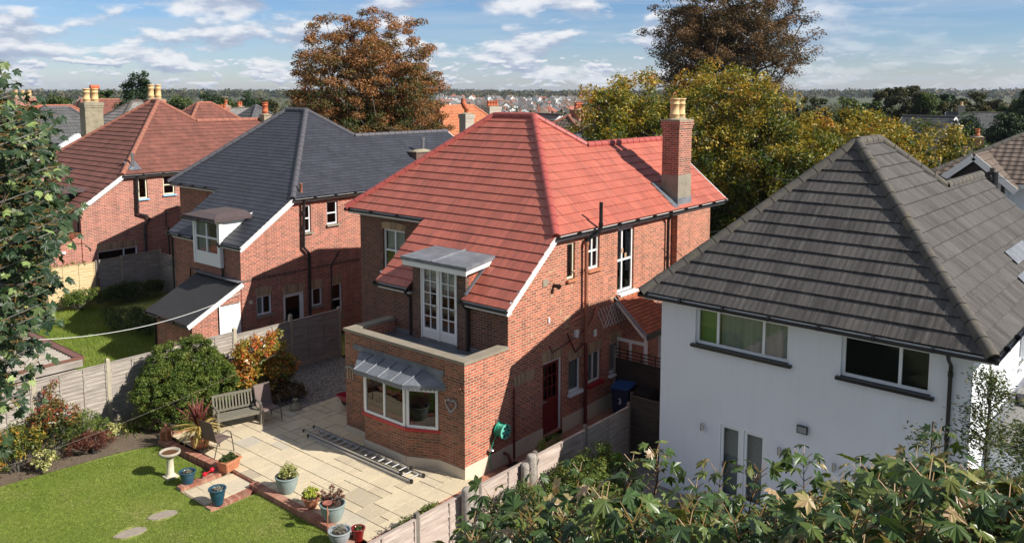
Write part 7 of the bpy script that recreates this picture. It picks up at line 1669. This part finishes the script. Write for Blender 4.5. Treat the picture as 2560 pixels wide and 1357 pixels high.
# right hand side
def tudor():
    t = hip_house('tudor_house', 'house', 31.55, -10.2, 13., 11., 6.1, 9.3, 'tile_pan', 'render', .0, 2.4, 'ridge_grey', course=.33, tw=None)
    t['label'] = 'large brown pantiled house with a black and white timbered gable at the right edge'
    gm = M['black']; loc = t.location.copy()
    # projecting gable facing the camera
    x0, y0, y1, ze_, zr = 24.4-loc.x, -8.05-loc.y, -5.35-loc.y, 6.2-loc.z, 7.25-loc.z; yc = (y0+y1)/2
    gb = MB(); gb.poly([(x0, y1-.2, 0), (x0, y0+.2, 0), (x0, y0+.2, ze_), (x0, yc, zr), (x0, y1-.2, ze_)]); gb.poly([(x0, y0+.2, 0), (x0+4, y0+.2, 0), (x0+4, y0+.2, ze_), (x0, y0+.2, ze_)]); gb.poly([(x0, y1-.2, 0), (x0+4, y1-.2, 0), (x0+4, y1-.2, ze_), (x0, y1-.2, ze_)][::-1])
    gb.build('gable_wall', M['render'], t, local=True)
    gb = MB(); X = x0-.03
    gb.poly([(X, y1-.25, ze_), (X, y0+.25, ze_), (X, yc, zr-.08)])
    for y in (y0+.3, yc-.75, yc+.75, y1-.3): gb.box(X-.03, X, y-.07, y+.07, 1.5, ze_)
    gb.box(X-.034, X-.004, y0+.2, y1-.2, ze_-1.75, ze_-1.6); gb.bar((X-.02, y0+.3, 2.9), (X-.02, y0+1.1, ze_), .14, .03, 0, upv=(1, 0, 0)); gb.bar((X-.02, y1-.3, 2.9), (X-.02, y1-1.1, ze_), .14, .03, 0, upv=(1, 0, 0))
    gb.build('timber_framing', gm, t, local=True)
    rb = MB(); s0 = ze_-.25
    roof(rb, [(x0-.5, y0-.25, s0), (x0+5, y0-.25, s0), (x0+5, yc, zr+.05), (x0-.5, yc, zr+.05)], (x0-.5, y0-.25, s0), (1, 0, 0), course=.33); roof(rb, [(x0-.5, y1+.25, s0), (x0-.5, yc, zr+.05), (x0+5, yc, zr+.05), (x0+5, y1+.25, s0)], (x0+5, y1+.25, s0), (-1, 0, 0), course=.33)
    rb.build('gable_roof', M['tile_pan'], t, local=True)
    fb = MB()
    for ya in (y0-.25, y1+.25): fb.bar((x0-.52, ya, s0-.12), (x0-.52, yc, zr-.07), .05, .26)
    fb.build('gable_bargeboard', M['white'], t, local=True)
    l = t.location.copy(); t.location = (0, 0, 0); window(t, (x0-.035, 0, 0), (0, 1, 0), (-1, 0, 0), yc-.6, yc+.65, ze_-1.5, ze_-.15, mullions=(.5,), depth=0., fw=.08, curtain=('curtain',)); t.location = l
    return t
tudor()
t = thing('utility_pole', 'dark wooden utility pole with wires in front of the timbered gable', 'pole', (20.4, -8.0, -.3)); mb = MB(); mb.tube([(0, 0, 0), (0, 0, 7.35)], [.14, .11], 10); mb.build('pole', M['bark'], t, local=True)
mb = MB(); mb.tube([(0, 0, 6.55), (0, 0, 7.2)], .19, 10); mb.box(-.5, .5, -.04, .04, 6.9, 6.98); mb.lathe((.4, 0, 6.98), [(.04, 0), (.05, .08), (.02, .12)], 8); mb.lathe((-.4, 0, 6.98), [(.04, 0), (.05, .08), (.02, .12)], 8); mb.build('fittings', M['black'], t, local=True)
cable('overhead_wire', 'thin overhead wire running from the utility pole towards the white house roof', 'wire', (20.4, -8.0, 6.7), (10.9, -3.4, 7.1), .25, .012, M['black'])
cable('overhead_wire', 'thin overhead wire leaving the utility pole to the right', 'wire', (20.4, -8.0, 6.7), (26, -16, 6.5), .2, .012, M['black'])
cable('overhead_wire', 'thin wire running from the red roofed house to the foot of the golden oak', 'wire', (12.9, -.1, 4.7), (30, -3., 5.2), .25, .012, M['black'])
t = thing('tall_pot_chimney', 'slim red brick chimney with one tall buff pot in front of the dark conifers', 'chimney', (0, 0, 0)); cs = chimney_stack(t, 41.5, -2.55, .6, .9, 2., 6.6, M['brick_c'], 1, .24, 1.3)
hip_house('grey_roof_house', 'low grey roofed house with a short brick chimney behind the pantiled roof', 47., -2.4, 9, 8., 4.4, 6.3, 'tile_far_slate', 'render', .2, 3., 'ridge_grey', chims=((-.5, -.2, .9, .7, 7., 'brick_c', 2, 'pot_red'),))
hip_house('grey_roof_house', 'small grey hipped roof with a ribbed front below the slim chimney', 37.6, -4.1, 4, 4, 4.6, 6.2, 'tile_pan', 'render', .2, .5, 'ridge_grey')
hip_house('pitched_roof_house', 'far brick house with a grey pitched roof and cream gable right of the golden oak', 91, 10.5, 5.5, 6, 4.4, 7.2, 'tile_far_slate', 'brick_c', 1.35, gable=True, ridge_m='ridge_grey')
hip_house('pitched_roof_house', 'far pale house with white edged gable next to the cream gabled one', 86, 7.0, 7, 4.6, 4.9, 6.9, 'tile_far_slate', 'pebble', .25, gable=True, ridge_m='ridge_grey')
hip_house('terraced_house', 'long far terrace with a plain grey roof behind the conifers', 106, 5.5, 12, 8, 4.8, 7.4, 'tile_far_slate', 'pebble', -1.3, gable=True, ridge_m='ridge_grey', chims=((-4.5, 0, .7, 1.4, 8.3, 'pebble', 2, 'pot'),))
hip_house('terraced_house', 'distant flat looking brown roofs between the trees at the right', 150, 4, 22, 9, 6.3, 8.2, 'tile_pan', 'brick_c', -1.25, gable=True, ridge_m='ridge_grey', wins=False)
# ---------------- far town
FM = []
for nm, c in (('far_white_wall', (.85, .84, .82)), ('far_cream_wall', (.6, .53, .42)), ('far_brick_wall', (.4, .14, .09)), ('far_grey_tile', (.15, .14, .135)), ('far_red_tile', (.33, .12, .08)), ('far_brown_tile', (.18, .13, .1)), ('far_window', (.04, .05, .06))): FM.append(plain(nm, c, .85 if 'window' not in nm else .2, .15, .8))
def far_proto(w, d, h, rh, kind):
    mb = MB(); a, b = w/2, d/2; mb.box(-a, a, -b, b, -3, h, 0)
    A, B = a+.3, b+.3
    if kind == 'gable':
        mb.poly([(-a, -b, h), (-a, b, h), (-a, 0, h+rh)][::-1], 0); mb.poly([(a, -b, h), (a, b, h), (a, 0, h+rh)], 0)
        mb.poly([(-A, -B, h-.1), (A, -B, h-.1), (A, 0, h+rh+.1), (-A, 0, h+rh+.1)], 1); mb.poly([(A, B, h-.1), (-A, B, h-.1), (-A, 0, h+rh+.1), (A, 0, h+rh+.1)], 1)
    elif kind == 'hip':
        r = max(0, a-b)+.2
        mb.poly([(-A, -B, h), (A, -B, h), (r, 0, h+rh), (-r, 0, h+rh)], 1); mb.poly([(A, B, h), (-A, B, h), (-r, 0, h+rh), (r, 0, h+rh)], 1); mb.poly([(A, -B, h), (A, B, h), (r, 0, h+rh)], 1); mb.poly([(-A, B, h), (-A, -B, h), (-r, 0, h+rh)], 1)
    else:   # cross gable
        mb.poly([(-A, -B, h), (A, -B, h), (A, 0, h+rh), (-A, 0, h+rh)], 1); mb.poly([(A, B, h), (-A, B, h), (-A, 0, h+rh), (A, 0, h+rh)], 1); mb.poly([(-a, -b, h), (-a, b, h), (-a, 0, h+rh)][::-1], 0); mb.poly([(a, -b, h), (a, b, h), (a, 0, h+rh)], 0)
        g_ = b+1.2; mb.box(-a*.8, -.1, -g_, -b+.1, -3, h, 0); mb.poly([(-a*.8, -g_, h), (-.1, -g_, h), (-a*.45, -g_, h+rh*.75)], 0); mb.poly([(-a*.8-.3, -g_-.3, h-.2), (-a*.45, -g_-.3, h+rh*.78), (-a*.45, -.5, h+rh*.78), (-a*.8-.3, -.5, h-.2)], 1); mb.poly([(.2, -g_-.3, h-.2), (.2, -.5, h-.2), (-a*.45, -.5, h+rh*.78), (-a*.45, -g_-.3, h+rh*.78)], 1)
    for sy in (-1, 1):
        for x in (-a*.5, a*.5):
            for z in (h-1.6, h-4.2): mb.box(x-.65, x+.65, sy*b-.02, sy*(b+.03), z, z+1.1, 2)
    for sx in (-1, 1):
        for z in (h-1.6, h-4.2): mb.box(sx*a-.02, sx*(a+.03), -.6, .6, z, z+1.1, 2)
    mb.box(a*.3, a*.3+.7, -.3, .3, h+rh*.4, h+rh+.9, 3)
    return mb
KINDS = [(9, 8, 5, 3, 'hip', 0, 3, 'grey roof and white walls'), (10, 7.5, 5, 3.2, 'gable', 0, 3, 'grey roof and white gables'), (10, 8, 5, 3.4, 'cross', 0, 5, 'brown roof and white bay gable'), (9, 8, 5, 3, 'hip', 2, 4, 'red roof and brick walls'), (10, 7.5, 5, 3, 'gable', 1, 4, 'red roof and cream gables'), (11, 8, 4.8, 3, 'cross', 0, 3, 'grey roof and white bay gable'), (9, 9, 5, 3, 'hip', 1, 5, 'brown roof and cream walls')]
protos = []
for k in KINDS: protos.append(far_proto(*k[:5]))
rh_ = random.Random(44); made = {}; placed = []; nh = 0; tries = 0
while nh < 215 and tries < 30000:
    tries += 1
    # streets crossing the valley, seen between the two big trees
    dist = 270*(1400/270)**(rh_.random()**.75); az = YAW+rh_.uniform(-.14, .09)
    if nh % 9 == 5 and dist > 400: az = YAW+rh_.uniform(.1, .5)
    row = round(dist/26)*26; x, y = CAM.x+row*math.cos(az), CAM.y+row*math.sin(az)
    if any((x-p[0])**2+(y-p[1])**2 < (12.+dist*.009)**2 for p in placed): continue
    placed.append((x, y)); i = rh_.choice([0, 0, 1, 1, 2, 2, 3, 4, 5, 5, 6]); k = KINDS[i]
    z = terrain_xy(x, y)
    if i not in made:
        o = protos[i].build('town_house', [FM[k[5]], FM[k[6]], FM[6], FM[2]]); made[i] = o
    else: o = made[i].copy(); COL.objects.link(o)
    o.location = (x, y, z); o.rotation_euler = (0, 0, az+rh_.choice([0, math.pi/2, -.5])+rh_.gauss(0, .2)); s = rh_.uniform(.9, 1.15); o.scale = (s, s, s*rh_.uniform(.9, 1.1))
    tag(o, 'small house in the far town with '+k[7], 'house', 'houses of the far town'); nh += 1
# woods of the far town: street trees, tree belt and ridge
def woods(name, label, n, fn, R, H, per, size, mat, seed):
    r = rng(seed); C = []; Rr = []
    for _ in range(n):
        d, a = fn(r); x, y = CAM.x+d*math.cos(a), CAM.y+d*math.sin(a)
        if d < 1500 and any((x-p[0])**2+(y-p[1])**2 < 49 for p in placed): continue
        q = r.uniform(.6, 1.25); R_ = R*q; z = terrain_xy(x, y)+H*q*.55; C.append((x, y, z)); Rr.append(R_)
    C, Rr = np.array(C), np.array(Rr); k = per; dd = unit(r.normal(size=(len(C), k, 3))); dd[..., 2] = dd[..., 2]*(H/R*.55)
    P = (C[:, None]+dd*(.75+.35*r.random((len(C), k, 1)))*Rr[:, None, None]).reshape(-1, 3); V = leaf_quads(P, size, r, .4, .8, outdir=unit(dd.reshape(-1, 3))*.9)
    cl = r.random(len(C)); u = np.clip(np.repeat(cl, k)*.75+r.random(len(P))*.25, 0, 1)
    o = fast(name, V, np.stack([u, r.random(len(P))], 1), mat); o['kind'] = 'stuff'; tag(o, label, 'wood')
M['lf_far'] = leafmat('far_wood_leaves', [(0, (.03, .045, .018)), (.35, (.055, .07, .025)), (.65, (.1, .095, .035)), (1, (.16, .11, .05))], .1, .8)
woods('street_trees', 'trees growing among the houses of the far town', 620, lambda r: (250*(1500/250)**(r.random()**.7), YAW+r.uniform(-.2, .55)), 3.8, 7, 60, 1.3, M['lf_far'], 201)
woods('far_wood', 'belt of woods along the far ridge', 2400, lambda r: (r.uniform(1450, 2500), YAW+r.uniform(-.75, .75)), 8, 12, 26, 5., M['lf_far'], 202)
woods('right_wood', 'dense trees behind the roofs at the right and left', 1300, lambda r: (r.uniform(190, 900), YAW+(r.uniform(-.75, -.2) if r.random() < .5 else r.uniform(.12, .75))), 5.5, 7.5, 90, .9, M['lf_far'], 203)
# distant blue hills are the terrain itself
# ---------------- haze
def haze():
    m = bpy.data.materials.new('pale_haze'); m.use_nodes = True; g = G(m.node_tree)
    v = g.n('VolumePrincipled', {'Color': (.75, .84, 1., 1), 'Density': HAZE, 'Anisotropy': .3})
    g.n('OutputMaterial', {'Volume': v.outputs[0]})
    mb = MB(); mb.box(-15000, 15000, -15000, 15000, -20, 60); o = mb.build('haze', m); tag(o, 'thin pale haze over the far town', 'haze', kind='stuff'); m.volume_intersection_method if False else None
HAZE = .00009
if HAZE: haze()
